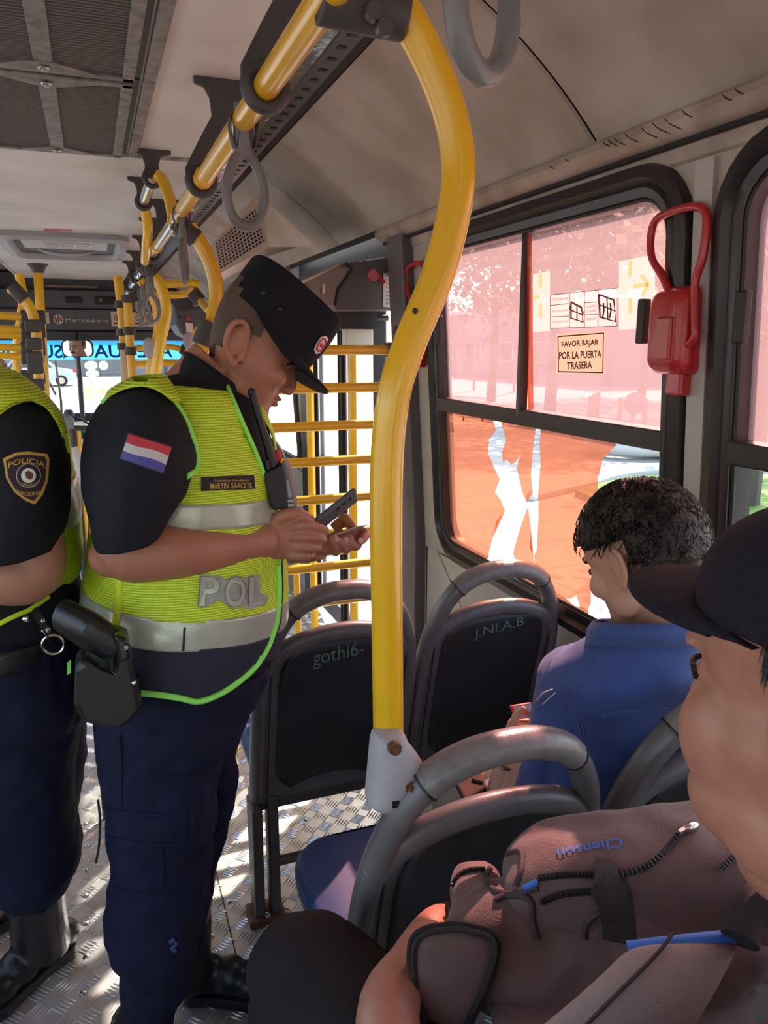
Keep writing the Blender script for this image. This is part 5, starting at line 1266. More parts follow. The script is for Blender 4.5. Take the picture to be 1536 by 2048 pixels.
# sleeve
SL = [((248, 766), (318, 768), .05, 1.33), ((214, 792), (350, 800), .10, 1.32), ((184, 846), (380, 850), .118, 1.31), ((168, 905), (392, 915), .122, 1.30), ((166, 970), (374, 966), .112, 1.285), ((172, 1035), (344, 1018), .098, 1.275), ((188, 1097), (322, 1056), .083, 1.27)]
sl = obj('sleeve', MB().loft(dense([ring(y_, a, b, r_, 48, 2.1) for a, b, r_, y_ in SL], 6), cap=False), 'navy', of, 60, wr=(.007, 11, 5.0), solid=.003)
sb_ = bvh_of(sl); asb = bvh_of(sl, vo)
pipe_px(asb, [(206, 806), (238, 780), (285, 770), (330, 788), (362, 824), (384, 872), (394, 915), (391, 938), (374, 953)], .0052, 'piping', off=.004)
# shoulder cape of the vest
cp = MB().loft(dense([ring(y_, a, b, r_, 40, 2.1) for a, b, r_, y_ in (((262, 757), (330, 750), .075, 1.345), ((222, 779), (352, 782), .112, 1.325), ((210, 795), (360, 800), .117, 1.322))], 4), cap=False)
cpf = bvh_mb(cp); cpp = [(206, 806), (220, 792), (238, 781), (260, 774), (285, 771), (310, 777), (330, 789), (348, 805), (362, 825), (384, 872), (300, 900), (200, 860)]; cut(cp, lambda c: inpoly(*PX(c), cpp)); snap(cp, [cpp], cpf, lim=14)
obj('vest_shoulder', cp, 'vest_mesh', of, 60, solid=.003)
# collar
col = MB().loft(dense([ring(1.43, a, b, r_, 40) for a, b, r_ in (((346, 752), (492, 842), .112), ((358, 728), (488, 816), .100), ((374, 704), (480, 786), .088))], 3), cap=False)
obj('collar', col, 'navy', of, 60, solid=.006)
clp = MB().prism([P(u, v, y=1.333) for u, v in ((376, 745), (428, 762), (462, 812), (466, 824), (410, 826), (396, 790))], (0, .006, 0)); obj('collar_point', clp, 'navy', of, 0, bevel=.002)
obj('rank_chevron', MB().tube([P(u, v, y=1.325) for u, v in ((401, 785), (412, 794), (418, 789))], .0028, 6), 'paper', of)
obj('shirt_fold', MB().tube([P(490, 846, y=1.36), P(512, 885, y=1.345), P(530, 930, y=1.335)], .008, 6), 'navy', of)
# patches and lettering
fq_ = [(258, 866), (344, 893), (326, 948), (240, 918)]
fo = patch('flag_patch', sb_, [(255, 863), (346, 892), (327, 950), (238, 918)], 'badge_dark', of, 10, 8, .004)
def wavy(t): return .07*sin(t*2*pi+.3)
for k, m_ in enumerate(('flag_red', 'flag_white', 'flag_blue')):
    rows = []
    for j in range(4):
        tt = (k+j/3)/3; rows.append([surf(sb_, *quadpx(fq_, i/12, .03+.94*min(1, max(0, tt+wavy(i/12)*(.5 if 0 < tt < 1 else 0)))), .0062) for i in range(13)])
    obj('flag_stripe', MB().grid(rows), m_, fo, 60)
np_ = patch('name_patch', vb, [(402, 954), (508, 950), (511, 978), (402, 982)], 'badge_dark', of, 10, 4, .004)
for s, q in (('Suboficial Ayudante', [(429, 959), (498, 958), (498, 964), (429, 965)]), ('MARTIN GARCETE', [(421, 966), (504, 965), (504, 976), (421, 979)])):
    text_map('name_lettering', s, lambda x, y, q=q: surf(vb, *quadpx(q, x, y), .0055), 'badge_gold', np_, .01)
pl_ = polypatch('backing_patch', vb, [(399, 1150), (424, 1150), (440, 1152), (452, 1160), (470, 1150), (490, 1156), (504, 1150), (520, 1150), (520, 1185), (536, 1192), (534, 1206), (510, 1216), (498, 1219), (480, 1212), (466, 1219), (440, 1200), (414, 1198), (411, 1216), (394, 1213), (398, 1180)], 'patch_silver', of, .005)
for s, q in (('P', [(402, 1154), (440, 1154), (437, 1212), (398, 1212)]), ('O', [(452, 1154), (492, 1154), (490, 1214), (450, 1214)]), ('L', [(500, 1154), (528, 1154), (528, 1210), (498, 1210)])):
    text_map('patch_letter', s, lambda x, y, q=q: surf(vb, *quadpx(q, x, y), .0065), 'reflective', pl_, .02)
    text_map('patch_letter_stitch', s, lambda x, y, q=q: surf(vb, *quadpx([(q[0][0]-2, q[0][1]-2), (q[1][0]+2, q[1][1]-2), (q[2][0]+2, q[2][1]+2), (q[3][0]-2, q[3][1]+2)], x, y), .0058), 'patch_stitch', pl_, .035)
# cap with peak and badge
CY = 1.42
crown = [ring(CY, a, b, r_, 40, 2.7) for a, b, r_ in (((456, 586), (604, 742), .101), ((467, 569), (620, 727), .102), ((487, 540), (648, 694), .102), ((508, 512), (671, 657), .101))]
top_c = (crown[-1][0]+crown[-1][20])/2
tp = [[top_c+(p-top_c)*k+(P(600, 560, y=CY)-P(593, 570, y=CY))*(1-k)*1.2 for p in crown[-1]] for k in (.97, .8, .5, .2)]
capo = obj('cap_crown', MB().loft(dense(crown, 3)+tp), 'cap_navy', of, 50)
fr2_ = crown[0]; N = 40; dwn = (P(588, 770, y=CY)-P(604, 742, y=CY)).normalized()*.034
ids = list(range(-13, 14)); tip_d = P(648, 786, y=CY)-P(604, 742, y=CY); pk = []
for f in (0, .25, .5, .75, 1.0):
    row = []
    for i in ids:
        b0 = fr2_[i % N]; kk = cos(i/13*pi/2)**.75 if abs(i) < 13 else 0
        row.append(b0+tip_d*f*kk+dwn*(f**.6*(1-cos(i/13*pi/2))*(1 if abs(i) < 10 else (13-abs(i))/3.0)))
    pk.append(row)
obj('cap_peak', MB().grid(pk), 'cap_navy', of, 60, solid=.004)
cb = bvh_of(capo)
bo = polypatch('cap_badge', cb, [(652, 672), (657, 678), (650, 692), (640, 706), (632, 708), (628, 700), (633, 686), (642, 674)], 'white', of, .003)
obj('badge_ring', MB().tube([surf(cb, 643+10*cos(a)*.8+3*sin(a), 690-12*sin(a)-3*cos(a), .005) for a in [2*pi*k/16 for k in range(16)]], .0018, 6, closed=True), 'ink_red', bo)
obj('badge_core', MB().ell(surf(cb, 643, 690, .004), (.003, .003, .005)), 'ink_red', bo)
for u, v in ((527, 586), (561, 618)): obj('eyelet', MB().ell(surf(cb, u, v, .001), (.004, .002, .004)), 'black', of)
# belt and holster
bl = MB().loft(shrink(dense([ring(1.44, a, b, r_, 48, 2.15) for a, b, r_ in (((168, 1262), (480, 1300), .214), ((174, 1300), (478, 1338), .212))], 3), 1.0), cap=False)
cut(bl, lambda c: PX(c)[0] > 285)
obj('duty_belt', bl, 'leather', of, 60, solid=.006)
obj('belt_pouch', MB().tube([P(128, 1232, y=1.27), P(180, 1262, y=1.22), P(228, 1292, y=1.22)], [.030, .032, .028], 14, flat=(1.0, .75)), 'leather', of, 50)
obj('holster', MB().prism([P(u, v, y=1.19) for u, v in ((150, 1336), (172, 1318), (200, 1338), (232, 1350), (238, 1302), (262, 1308), (268, 1330), (278, 1382), (286, 1420), (262, 1448), (238, 1462), (200, 1456), (164, 1448), (147, 1412))], (0, .07, 0)), 'leather', of, 0, bevel=.012)
obj('holster_strap', MB().prism([P(u, v, y=1.185) for u, v in ((226, 1270), (258, 1280), (262, 1320), (238, 1330))], (0, .06, 0)), 'black_gloss', of, 0, bevel=.006)
obj('snap', MB().ell(P(268, 1366, y=1.185), (.004, .003, .004)), 'chrome', of)
text_quad('belt_mark', '5', [P(247, 1293, y=1.182), P(256, 1291, y=1.182), P(257, 1298, y=1.182), P(248, 1300, y=1.182)], 'paper', of)
obj('hanging_cord', MB().tube(catmull([P(196, 1600, y=1.33), P(200, 1640, y=1.33), P(198, 1690, y=1.34), P(192, 1725, y=1.36)], 4), .0022, 6), 'black', of)
# radio clipped to the vest
rd = thing('radio', P(560, 960, y=1.29), 'black two-way radio with long antenna on the chest of the standing officer', 'radio')
YQ = 1.285
obj('case', MB().prism([P(u, v, y=YQ) for u, v in ((528, 946), (552, 936), (566, 926), (572, 950), (580, 1016), (546, 1022), (540, 1000))], (.0, .035, 0)), 'radio', rd, 0, bevel=.004)
rf = obj('front_face', MB().prism([P(u, v, y=YQ+.006) for u, v in ((560, 928), (570, 921), (578, 940), (592, 1016), (580, 1018), (570, 962))], (.012, .03, 0)), 'radio_face', rd, 0, bevel=.003)
obj('display', MB().prism([P(u, v, y=YQ+.004) for u, v in ((565, 964), (576, 958), (584, 992), (572, 1000))], (.0, .004, 0)), 'screen', rd, 0)
for k in range(6): obj('key', MB().ell(P(577+4*(k % 3), 1002+(k//3)*8, y=YQ+.002), (.0025, .002, .003)), 'clamp_light', rd)
obj('antenna', MB().tube(catmull([P(503, 784, y=YQ+.02), P(516, 830, y=YQ+.02), P(534, 886, y=YQ+.015), P(546, 930, y=YQ+.015)], 4), [.0062, .0065, .0078, .0092], 10), 'radio', rd); obj('antenna_tip', MB().ell(P(503, 785, y=YQ+.02), (.007, .007, .008)), 'radio', rd)
for u, v in ((536, 926), (546, 922)): obj('dial', MB().tube([P(u, v+12, y=YQ+.01), P(u-3, v-6, y=YQ+.01)], .0055, 10), 'radio', rd)
obj('red_mark', MB().ell(P(556, 912, y=YQ+.03), (.007, .004, .012)), 'ink_red', rd)
# phone
ph_ = thing('mobile_phone', P(655, 1036, y=1.31), 'dark grey phone held by the standing officer', 'phone')
Lx = V((.82, 0, .57)).normalized(); Wx = V((.31, .83, -.45)).normalized(); Nn = Lx.cross(Wx).normalized(); Rm = Matrix((Lx, Wx, Nn)).transposed()
pc_ = P(650, 1038, y=1.325)
obj('slab', MB().box(pc_, (.150, .072, .0095), Rm), 'phone_grey', ph_, 0, bevel=.004)
for k in range(3): obj('lens', MB().ell(pc_+Lx*(.030+.014*k)+Wx*(-.018+.0*k)-Nn*.0052, (.005, .0065, .0015), Rm), 'black_gloss', ph_)
obj('screen', MB().box(pc_+Nn*.0050, (.142, .066, .0006), Rm), 'screen', ph_, 0)
cdn = thing('id_card', P(700, 1060, y=1.42), 'small pale card held in the far hand of the standing officer', 'card')
ca = [P(664, 1072, y=1.385), P(712, 1052, y=1.39), P(736, 1049, y=1.43), P(690, 1068, y=1.45)]
obj('sheet', MB().add(ca+[p+V((0, 0, -.0015)) for p in ca], [(0, 1, 2, 3), (7, 6, 5, 4), (0, 4, 5, 1), (1, 5, 6, 2), (2, 6, 7, 3), (3, 7, 4, 0)]), 'card', cdn, 0)
# ================================================================ second officer, cut by the left edge
YO = 1.52
o2 = thing('person', (P(60, 1900, y=1.55).x, 1.55, 0), 'officer with shield patch on the sleeve facing away from the phone reader', 'person')
b2 = MB(); H2 = headT(P(-190, 610, y=1.5), R(178), R(12), 0, 1.06); add_head(b2, H2)
b2.tube([H2 @ V((-.01, 0, -.05)), H2 @ V((-.03, 0, -.11)), P(-120, 790, y=1.52)], [.058, .062, .08], 18)
b2.loft([ring(YO, (-180, 790), (60, 800), .13, 20), ring(YO, (-190, 1000), (130, 1000), .14, 20), ring(YO, (-170, 1260), (140, 1250), .14, 20)])
b2.tube([P(20, 860, y=1.36), P(45, 980, y=1.34), P(62, 1100, y=1.34)], [.062, .058, .054], 16)
b2.tube(catmull([P(62, 1090, y=1.34), P(58, 1140, y=1.335), P(10, 1150, y=1.32), P(-60, 1146, y=1.32), P(-150, 1130, y=1.36)], 4), [.055, .056, .050, .044, .036], 18)
b2.ell(P(72, 1150, y=1.34), (.040, .036, .036))
for k in range(5):
    a = P(-150, 1105+k*12, y=1.36); finger(b2, [a, a+V((-.04, .01, .0)), a+V((-.07, .03, -.01)), a+V((-.08, .06, -.02))], [.012, .011, .010, .009])
b2.tube([P(-20, 1300, y=1.5), P(30, 1600, y=1.5), P(50, 1740, y=1.58)], [.085, .06, .045], 14); b2.tube([P(30, 1300, y=1.6), P(90, 1600, y=1.70), P(80, 1680, y=1.72)], [.085, .06, .045], 14)
fuse('body', b2, 'skin_left', o2, .0055, 5)
head_details(H2, o2)
T2 = [((-160, 730), (-30, 722), .09), ((-200, 748), (48, 760), .14), ((-215, 800), (104, 812), .165), ((-220, 860), (132, 868), .175), ((-220, 950), (150, 952), .18), ((-215, 1050), (160, 1050), .185), ((-210, 1110), (166, 1112), .185), ((-205, 1150), (150, 1140), .18)]
R2 = [ring(1.55, a, b, r_, 56, 2.15) for a, b, r_ in T2]
D2 = dense(R2, 5)
v2 = obj('vest', MB().loft(D2, cap=False), 'vest_mesh', o2, 60, wr=(.010, 10, 9.0), solid=.003)
obj('reflective_band', MB().loft(shrink(D2[20:25], 1.012), cap=False), 'reflective', o2, 60, wr=(.010, 10, 9.0), solid=.003)
obj('shirt', MB().loft(dense([ring(1.55, a, b, r_, 40, 2.15) for a, b, r_ in (((-195, 760), (30, 770), .13), ((-200, 1000), (140, 1000), .165), ((-200, 1140), (158, 1140), .172), ((-195, 1200), (168, 1190), .176), ((-190, 1270), (166, 1260), .176))], 5)), 'navy', o2, 60, wr=(.006, 11, 2.0))
S2 = [((-50, 775), (50, 772), .05, 1.40), ((-70, 800), (84, 800), .09, 1.385), ((-82, 850), (118, 840), .108, 1.375), ((-84, 915), (138, 912), .112, 1.37), ((-82, 985), (140, 985), .108, 1.36), ((-78, 1045), (130, 1040), .100, 1.35), ((-72, 1115), (120, 1086), .093, 1.345)]
s2o = obj('sleeve', MB().loft(dense([ring(y_, a, b, r_, 48, 2.1) for a, b, r_, y_ in S2], 6), cap=False), 'navy', o2, 60, wr=(.007, 11, 8.0), solid=.003)
s2b = bvh_of(s2o)
s2v = bvh_of(s2o, v2)
cp2 = MB().loft(dense([ring(y_, a, b, r_, 40, 2.1) for a, b, r_, y_ in (((-40, 742), (50, 757), .08, 1.41), ((-74, 775), (84, 784), .104, 1.385), ((-90, 830), (122, 828), .116, 1.375), ((-92, 870), (134, 868), .118, 1.372))], 4), cap=False)
c2f = bvh_mb(cp2); c2p = [(-120, 850), (0, 823), (24, 806), (62, 800), (95, 815), (118, 850), (134, 900), (60, 950), (-120, 950)]; cut(cp2, lambda c: inpoly(*PX(c), c2p)); snap(cp2, [c2p], c2f, lim=16)
obj('vest_shoulder', cp2, 'vest_mesh', o2, 60, solid=.003)
pipe_px(s2v, [(-5, 826), (24, 807), (60, 800), (92, 812), (114, 842), (128, 874), (136, 905)], .0045, 'vest_plain', off=.006, par=o2)
sh = [(6, 917), (32, 905), (57, 903), (95, 908), (99, 918), (96, 961), (86, 988), (70, 1009), (52, 1002), (29, 985), (12, 956)]
bd = polypatch('shield_patch', s2b, sh, 'badge_gold', o2, .004)
cxs, cys = 53, 952
polypatch('shield_field', s2b, [(cxs+(u-cxs)*.88, cys+(v-cys)*.88) for u, v in sh], 'badge_dark', bd, .0052)
def arc_text(s, u0, u1, v, h, bend, m, par, off):
    text_map('patch_lettering', s, lambda x, y: surf(s2b, u0+(u1-u0)*x, v+h*y+bend*(2*x-1)**2-(8 if bend < 0 else 0)*0, off), m, par, .015)
arc_text('POLICIA', 16, 91, 916, 11, 10, 'badge_gold', bd, .0065); arc_text('NACIONAL', 34, 86, 984, 8, -6, 'badge_gold', bd, .0065); arc_text('PARAGUAY', 43, 76, 968, 5, -5, 'badge_gold', bd, .0075)
for r_, m_, off in ((25, 'flag_white', .006), (23.5, 'badge_dark', .0064), (15, 'white', .0068)):
    polypatch('seal_disc', s2b, [(57+r_*cos(a), 951+r_*sin(a)*.98) for a in [2*pi*k/20 for k in range(20)]], m_, bd, off)
polypatch('seal_map', s2b, [(50, 944), (58, 941), (66, 947), (66, 956), (60, 960), (52, 955)], 'rust', bd, .0076)
pp = MB()
pp.loft(dense([ring(1.55, a, b, r_, 32, 2.2) for a, b, r_ in (((-170, 1235), (170, 1225), .18), ((-150, 1340), (172, 1330), .18), ((-130, 1430), (172, 1420), .16))], 3))
pp.loft(dense([ring(1.55, a, b, r_, 32) for a, b, r_ in (((-120, 1400), (160, 1390), .14), ((-100, 1500), (158, 1490), .12), ((-80, 1600), (148, 1590), .11), ((-60, 1700), (166, 1690), .105), ((-40, 1745), (152, 1732), .10), ((-25, 1785), (134, 1772), .09))], 3))
pp.loft(dense([ring(1.70, a, b, r_, 32) for a, b, r_ in (((-60, 1380), (168, 1370), .12), ((-40, 1480), (172, 1470), .11), ((-20, 1560), (168, 1555), .10), ((0, 1640), (152, 1630), .095), ((10, 1720), (140, 1710), .09))], 3))
p2 = fuse('trousers', pp, 'navy_pants', o2, .008, 5, wr=(.008, 12, 6.0))
hz = P(140, 1905, z=0); tz_ = P(-40, 2040, z=0)
boot(o2, (hz.x-.06, hz.y-.04, 0), (hz.x, hz.y+.02, 0), (hz.x-.22, hz.y-.17, 0), .36, .068)
boot(o2, (hz.x-.22, hz.y+.14, 0), (hz.x-.16, hz.y+.18, 0), (hz.x-.42, hz.y+.06, 0), .36, .058)
bt2 = MB().loft(shrink(dense([ring(1.55, a, b, r_, 40, 2.15) for a, b, r_ in (((-195, 1250), (158, 1224), .185), ((-192, 1300), (158, 1264), .185))], 3), 1.01), cap=False)
obj('duty_belt', bt2, 'leather', o2, 60, solid=.006)
pipe_px(bvh_of(*[c for c in o2.children if c.name.startswith(('shirt', 'trousers', 'duty_belt'))]), [(-10, 1252), (30, 1232), (62, 1218), (97, 1193)], .0045, 'vest_plain', off=.006, par=o2)
YK = 1.335
obj('key_ring', MB().tube([P(106+22*cos(a), 1289+19*sin(a), y=YK) for a in [2*pi*k/28 for k in range(28)]], .0024, 8, closed=True), 'chrome', o2)
obj('belt_snap', MB().ell(P(92, 1261, y=YK), (.008, .004, .007)), 'screw', o2); obj('belt_snap', MB().ell(P(83, 1243, y=YK), (.006, .004, .006)), 'chrome', o2); obj('belt_snap', MB().ell(P(52, 1238, y=YK), (.006, .004, .006)), 'chrome', o2)
obj('belt_tab', MB().tube([P(70, 1222, y=YK+.012), P(92, 1258, y=YK+.012), P(100, 1276, y=YK+.012)], [.02, .017, .014], 10, flat=(1, .35), ref=(0, 1, 0)), 'leather', o2)
obj('hanging_tag', MB().prism([P(u, v, y=1.40) for u, v in ((134, 1326), (142, 1320), (142, 1346), (134, 1350))], (0, .004, 0)), 'piping', o2, 0)

# ================================================================ young man on the window seat
ym_ = thing('person', (.93, 1.08, .45), 'seated young man in a blue denim shirt looking down at his phone', 'person')
H3 = headT(P(1288, 1118, y=1.05), R(104), R(27), 0, 1.06)
b3 = MB(); add_head(b3, H3)
b3.tube([H3 @ V((-.02, 0, -.05)), H3 @ V((-.045, 0, -.10)), P(1296, 1268, y=1.075), P(1300, 1330, y=1.09)], [.056, .052, .050, .056], 18)
b3.loft([ring(1.09, (1150, 1400), (1380, 1370), .09, 20), ring(1.13, (1150, 1580), (1350, 1555), .085, 20), ring(1.16, (1150, 1660), (1340, 1640), .085, 20)])
b3.tube([P(1125, 1410, y=1.10), P(1080, 1520, y=1.20), P(1020, 1640, y=1.29)], [.05, .046, .04], 14)
yf = 1.29
b3.tube(catmull([P(1005, 1640, y=yf), P(1004, 1580, y=yf), P(1014, 1530, y=yf), P(1026, 1485, y=yf)], 4), [.038, .035, .028, .026], 14, flat=(1, .8))
b3.tube(catmull([P(1026, 1485, y=yf), P(1034, 1460, y=yf+.005), P(1040, 1440, y=yf+.005)], 4), [.028, .034, .030], 14, flat=(1.1, .6))
finger(b3, [P(1028, 1455, y=yf-.01), P(1030, 1436, y=yf-.018), P(1038, 1426, y=yf-.022), P(1046, 1418, y=yf-.02)], [.011, .010, .009, .008])
for k in range(4): finger(b3, [P(1046+k*5, 1450+k*4, y=yf+.015), P(1062+k*5, 1436+k*5, y=yf+.025), P(1070+k*4, 1428+k*5, y=yf+.01), P(1066+k*4, 1424+k*5, y=yf-.006)], [.010, .009, .0085, .0075])
b3.tube([V((.88, 1.15, .54)), V((.81, 1.32, .53)), V((.77, 1.50, .48)), V((.77, 1.56, .25))], [.055, .05, .045, .038], 14); b3.tube([V((1.0, 1.15, .54)), V((.99, 1.35, .535)), V((.98, 1.53, .53)), V((.98, 1.58, .25))], [.055, .05, .045, .038], 14)
fuse('body', b3, 'skin_young', ym_, .0045, 5); head_details(H3, ym_, lips=False, eyes=False)
# hair: volume plus strands
hm = MB(); rows = []
for j in range(15):
    f = j/14; ph_a = R(4+f*112); row = []
    for i in range(41):
        a = 2*pi*i/40; x = cos(a); y = sin(a)
        r_ = sin(ph_a); z = cos(ph_a)
        lx = -.004+.112*r_*x; ly = .084*r_*y; lz = .026+.106*z
        row.append(H3 @ V((lx, ly, lz)))
    rows.append(row)
hm.grid(rows)
def hair_cut(c):
    q = H3.inverted() @ c
    if -.045 < q.x < .03 and abs(q.y) > .055 and q.z < .036: return True
    xs = [(-.12, -.045), (-.08, -.040), (-.05, -.012), (-.02, .014), (.02, .032), (.06, .056), (.2, .06)]
    for (a, b), (c2, d) in zip(xs, xs[1:]):
        if a <= q.x <= c2: return q.z < b+(d-b)*(q.x-a)/(c2-a)
    return q.z < .05
cut(hm, hair_cut)
ho = obj('hair', hm, 'hair', ym_, 80, wr=(.010, 30, 1.0), solid=.008)
rs = random.Random(3); sm = MB()
for k in range(1500):
    a = rs.uniform(0, 2*pi); ph_a = R(rs.uniform(3, 108)); x = cos(a)*sin(ph_a); y = sin(a)*sin(ph_a); z = cos(ph_a)
    q = V((-.004+.112*x, .088*y, .026+.106*z))
    if hair_cut(H3 @ q): continue
    nrm = V((x/.112, y/.088, z/.106)).normalized(); dn = V((.5*x+.35, .7*y, -.75)); dn = (dn-nrm*dn.dot(nrm))
    if dn.length < .1: continue
    dn.normalize(); L = rs.uniform(.016, .028); sd2 = nrm.cross(dn)*rs.uniform(-.4, .4)
    p0 = q-nrm*.002; p1 = q+nrm*.006+(dn+sd2)*L*.6; p2_ = q+nrm*rs.uniform(.0, .005)+(dn+sd2*1.5)*L*1.1
    wv = nrm.cross(dn).normalized()*.0016
    vs = [p0-wv, p0+wv, p1+wv*.8, p1-wv*.8, p2_, p1+nrm*.002]
    sm.add([H3 @ v for v in vs], [(0, 1, 2, 3), (3, 2, 4), (0, 1, 5), (3, 5, 4), (2, 4, 5)])
tag(obj('hair_strands', sm, 'hair', ym_, 180), None, kind='stuff')
obj('side_fade', MB().add(*tr(MB().ell((-.030, .058, -.012), (.045, .0165, .030)).ell((-.060, .0, -.040), (.032, .050, .032)), H3)), mat_once('fade', (.10, .055, .04), .7, nz=(250, .4)), ym_)
# shirt
tr3 = [((1225, 1262), (1392, 1252), .070, 1.02), ((1205, 1285), (1405, 1272), .085, 1.03), ((1150, 1330), (1420, 1306), .115, 1.06), ((1106, 1374), (1424, 1350), .135, 1.09), ((1086, 1440), (1420, 1418), .138, 1.11), ((1082, 1520), (1412, 1498), .134, 1.12), ((1088, 1620), (1400, 1594), .128, 1.14), ((1096, 1705), (1380, 1684), .120, 1.16)]
sho = obj('denim_shirt', MB().loft(dense([ring(y_, a, b, r_, 56, 2.3) for a, b, r_, y_ in tr3], 6)), 'denim', ym_, 60, wr=(.012, 12, 4.0))
slv = MB().tube(catmull([P(1165, 1385, y=1.09), P(1134, 1425, y=1.10), P(1112, 1500, y=1.14), P(1075, 1580, y=1.20), P(1020, 1645, y=1.28)], 6), [.060, .062, .058, .052, .048], 24)
slo = obj('shirt_sleeve', slv, 'denim', ym_, 60, wr=(.007, 14, 2.0))
obj('sleeve_cuff', MB().tube([P(1004, 1640, y=1.29), P(1001, 1600, y=1.29), P(1000, 1572, y=1.29)], [.050, .047, .044], 18, flat=(1, .9)), 'denim_light', ym_, 60, wr=(.004, 30, 1.0))
db3 = bvh_of(sho, slo)
cl3 = MB().loft([ring(1.02, (1192, 1290), (1412, 1274), .100, 40), ring(1.02, (1196, 1262), (1408, 1248), .096, 40), ring(1.02, (1206, 1246), (1400, 1236), .090, 40)], cap=False); cl3.v = [(p[0], p[1], p[2]+(1.02-p[1])*.30) for p in cl3.v]; obj('shirt_collar', cl3, 'denim', ym_, 60, solid=.005)
for pts in ([(1120, 1370), (1140, 1400), (1155, 1440), (1165, 1480)], [(1124, 1368), (1145, 1398), (1160, 1438), (1170, 1478)], [(1205, 1430), (1260, 1420), (1320, 1416), (1370, 1416)], [(1205, 1434), (1260, 1424), (1320, 1420), (1370, 1420)]): obj('stitching', MB().tube([surf(db3, u, v, .001) for u, v in pts], .0013, 5), 'thread', ym_)
tz3 = MB(); kn = V((.77, 1.50, .485)); kn2 = V((.98, 1.53, .53))
tz3.tube(catmull([V((.88, 1.14, .55)), V((.81, 1.32, .535)), kn], 5), [.082, .076, .066], 20); tz3.tube(catmull([V((1.0, 1.14, .55)), V((.99, 1.35, .54)), kn2], 5), [.082, .078, .070], 20); tz3.ell((.94, 1.15, .55), (.15, .10, .08))
for k_ in (kn, kn2): tz3.tube([k_, V((k_.x, k_.y+.06, .25)), V((k_.x, k_.y+.04, .08))], [.070, .055, .05], 16)
fuse('trousers', tz3, 'khaki', ym_, .008, 5)
for k_ in (kn, kn2): boot(ym_, (k_.x, k_.y+.05, 0), (k_.x, k_.y, 0), (k_.x, k_.y+.24, 0), .12, .045, 'shoe', 'leather')
obj('bracelet', MB().tube([P(1013+17*cos(a), 1533+6*sin(a)-6*cos(a)*-.5, y=yf-.026*sin(a)) for a in [2*pi*k/24 for k in range(24)]], [.0032 if k % 2 else .0024 for k in range(24)], 6, closed=True), 'bracelet', ym_)
obj('earphone_wire', MB().tube(catmull([P(1105, 1378, y=1.02), P(1084, 1388, y=1.06), P(1072, 1408, y=1.15), P(1066, 1425, y=1.28)], 5), .0011, 5), 'paper', ym_)
obj('earphone_wire', MB().tube(catmull([P(1110, 1386, y=1.02), P(1094, 1400, y=1.06), P(1082, 1412, y=1.12), P(1066, 1427, y=1.28)], 5), .0011, 5), 'paper', ym_)
rp = thing('red_phone', P(1048, 1420, y=yf), 'phone in a red case held by the seated young man', 'phone')
ra = [P(1022, 1412, y=yf), P(1064, 1405, y=yf+.01), P(1068, 1436, y=yf+.005), P(1034, 1440, y=yf-.005)]
nn = (ra[1]-ra[0]).cross(ra[3]-ra[0]).normalized()
obj('case', MB().prism(ra, nn*.009), 'phone_red', rp, 0, bevel=.003)
nf = nn if nn.dot(CAM-ra[0]) > 0 else -nn; cc3 = sum(ra, V((0, 0, 0)))/4
o_in = .0095 if nn.dot(CAM-ra[0]) > 0 else .0005
obj('screen', MB().add([cc3+(p-cc3)*.84+nf*o_in for p in ra], [(0, 1, 2, 3)]), mat_once('screen_blue', (.35, .45, .62), .2), rp, 0)
pz = thing('zip_pouch', P(945, 1560, y=1.36), 'flat black zip pouch on the lap of the seated young man', 'pouch')
pq = [P(u, v, z=.632) for u, v in ((896, 1530), (952, 1514), (974, 1572), (930, 1600))]
obj('body', MB().prism(pq, (0, 0, -.02)), 'bag_dark', pz, 0, bevel=.005)
obj('zip', MB().tube([P(944, 1560, z=.634), P(954, 1563, z=.634), P(966, 1566, z=.634)], .004, 6), 'zip', pz)

# ================================================================ man in the dark cap with the backpack
cm = thing('person', (.46, .28, .62), 'man in a dark cap holding a large backpack on his lap', 'person')
_M = Matrix.Rotation(R(101), 3, 'Z') @ Matrix.Rotation(R(6), 3, 'Y')
H4 = headT(P(1390, 1335, d=.58)-_M @ (V((.085, .040, .003))*1.12), R(101), R(6), 0, 1.12)
b4 = MB(); add_head(b4, H4, full=.20, n=36)
for s in (-1, 1): b4.add(*tr(MB().ell((.056, s*.046, -.036), (.034, .026, .040)).ell((.050, s*.036, -.078), (.040, .030, .034)).ell((.02, s*.045, -.085), (.045, .026, .035)), H4))
b4.add(*tr(MB().ell((.03, 0, -.125), (.045, .045, .03)).ell((.074, 0, -.098), (.024, .032, .022)), H4))
b4.tube([H4 @ V((-.01, 0, -.05)), H4 @ V((-.03, 0, -.11)), V((.50, .27, 1.10)), V((.51, .25, 1.02))], [.064, .068, .075, .10], 20)
b4.loft([[V((.50+.17*cos(t), .265+.09*sin(t), z)) for t in [2*pi*k/24 for k in range(24)]] for z in (.97, .9, .78, .70)])
e0, e1, e2, e3 = V((.28, .24, 1.02)), V((.20, .36, .80)), P(775, 2040, z=.80), P(872, 1862, z=.775)
b4.tube([e0, V((.235, .30, .90)), e1], [.045, .045, .043], 16)
b4.tube(catmull([e1, V((.24, .55, .755)), e2, P(822, 1940, z=.795), e3, P(915, 1845, z=.735)], 5), [.040, .042, .040, .036, .032, .028], 20, flat=(1, .92))
hd4 = P(925, 1845, z=.722)
b4.ell(hd4, (.042, .038, .018))
for k in range(5): finger(b4, [hd4+V((.02, .0+.012*(k-2), -.005)), hd4+V((.055, .02+.014*(k-2), -.005)), hd4+V((.08, .022+.014*(k-2), -.012)), hd4+V((.095, .02+.012*(k-2), -.025))], [.011, .0105, .010, .009])
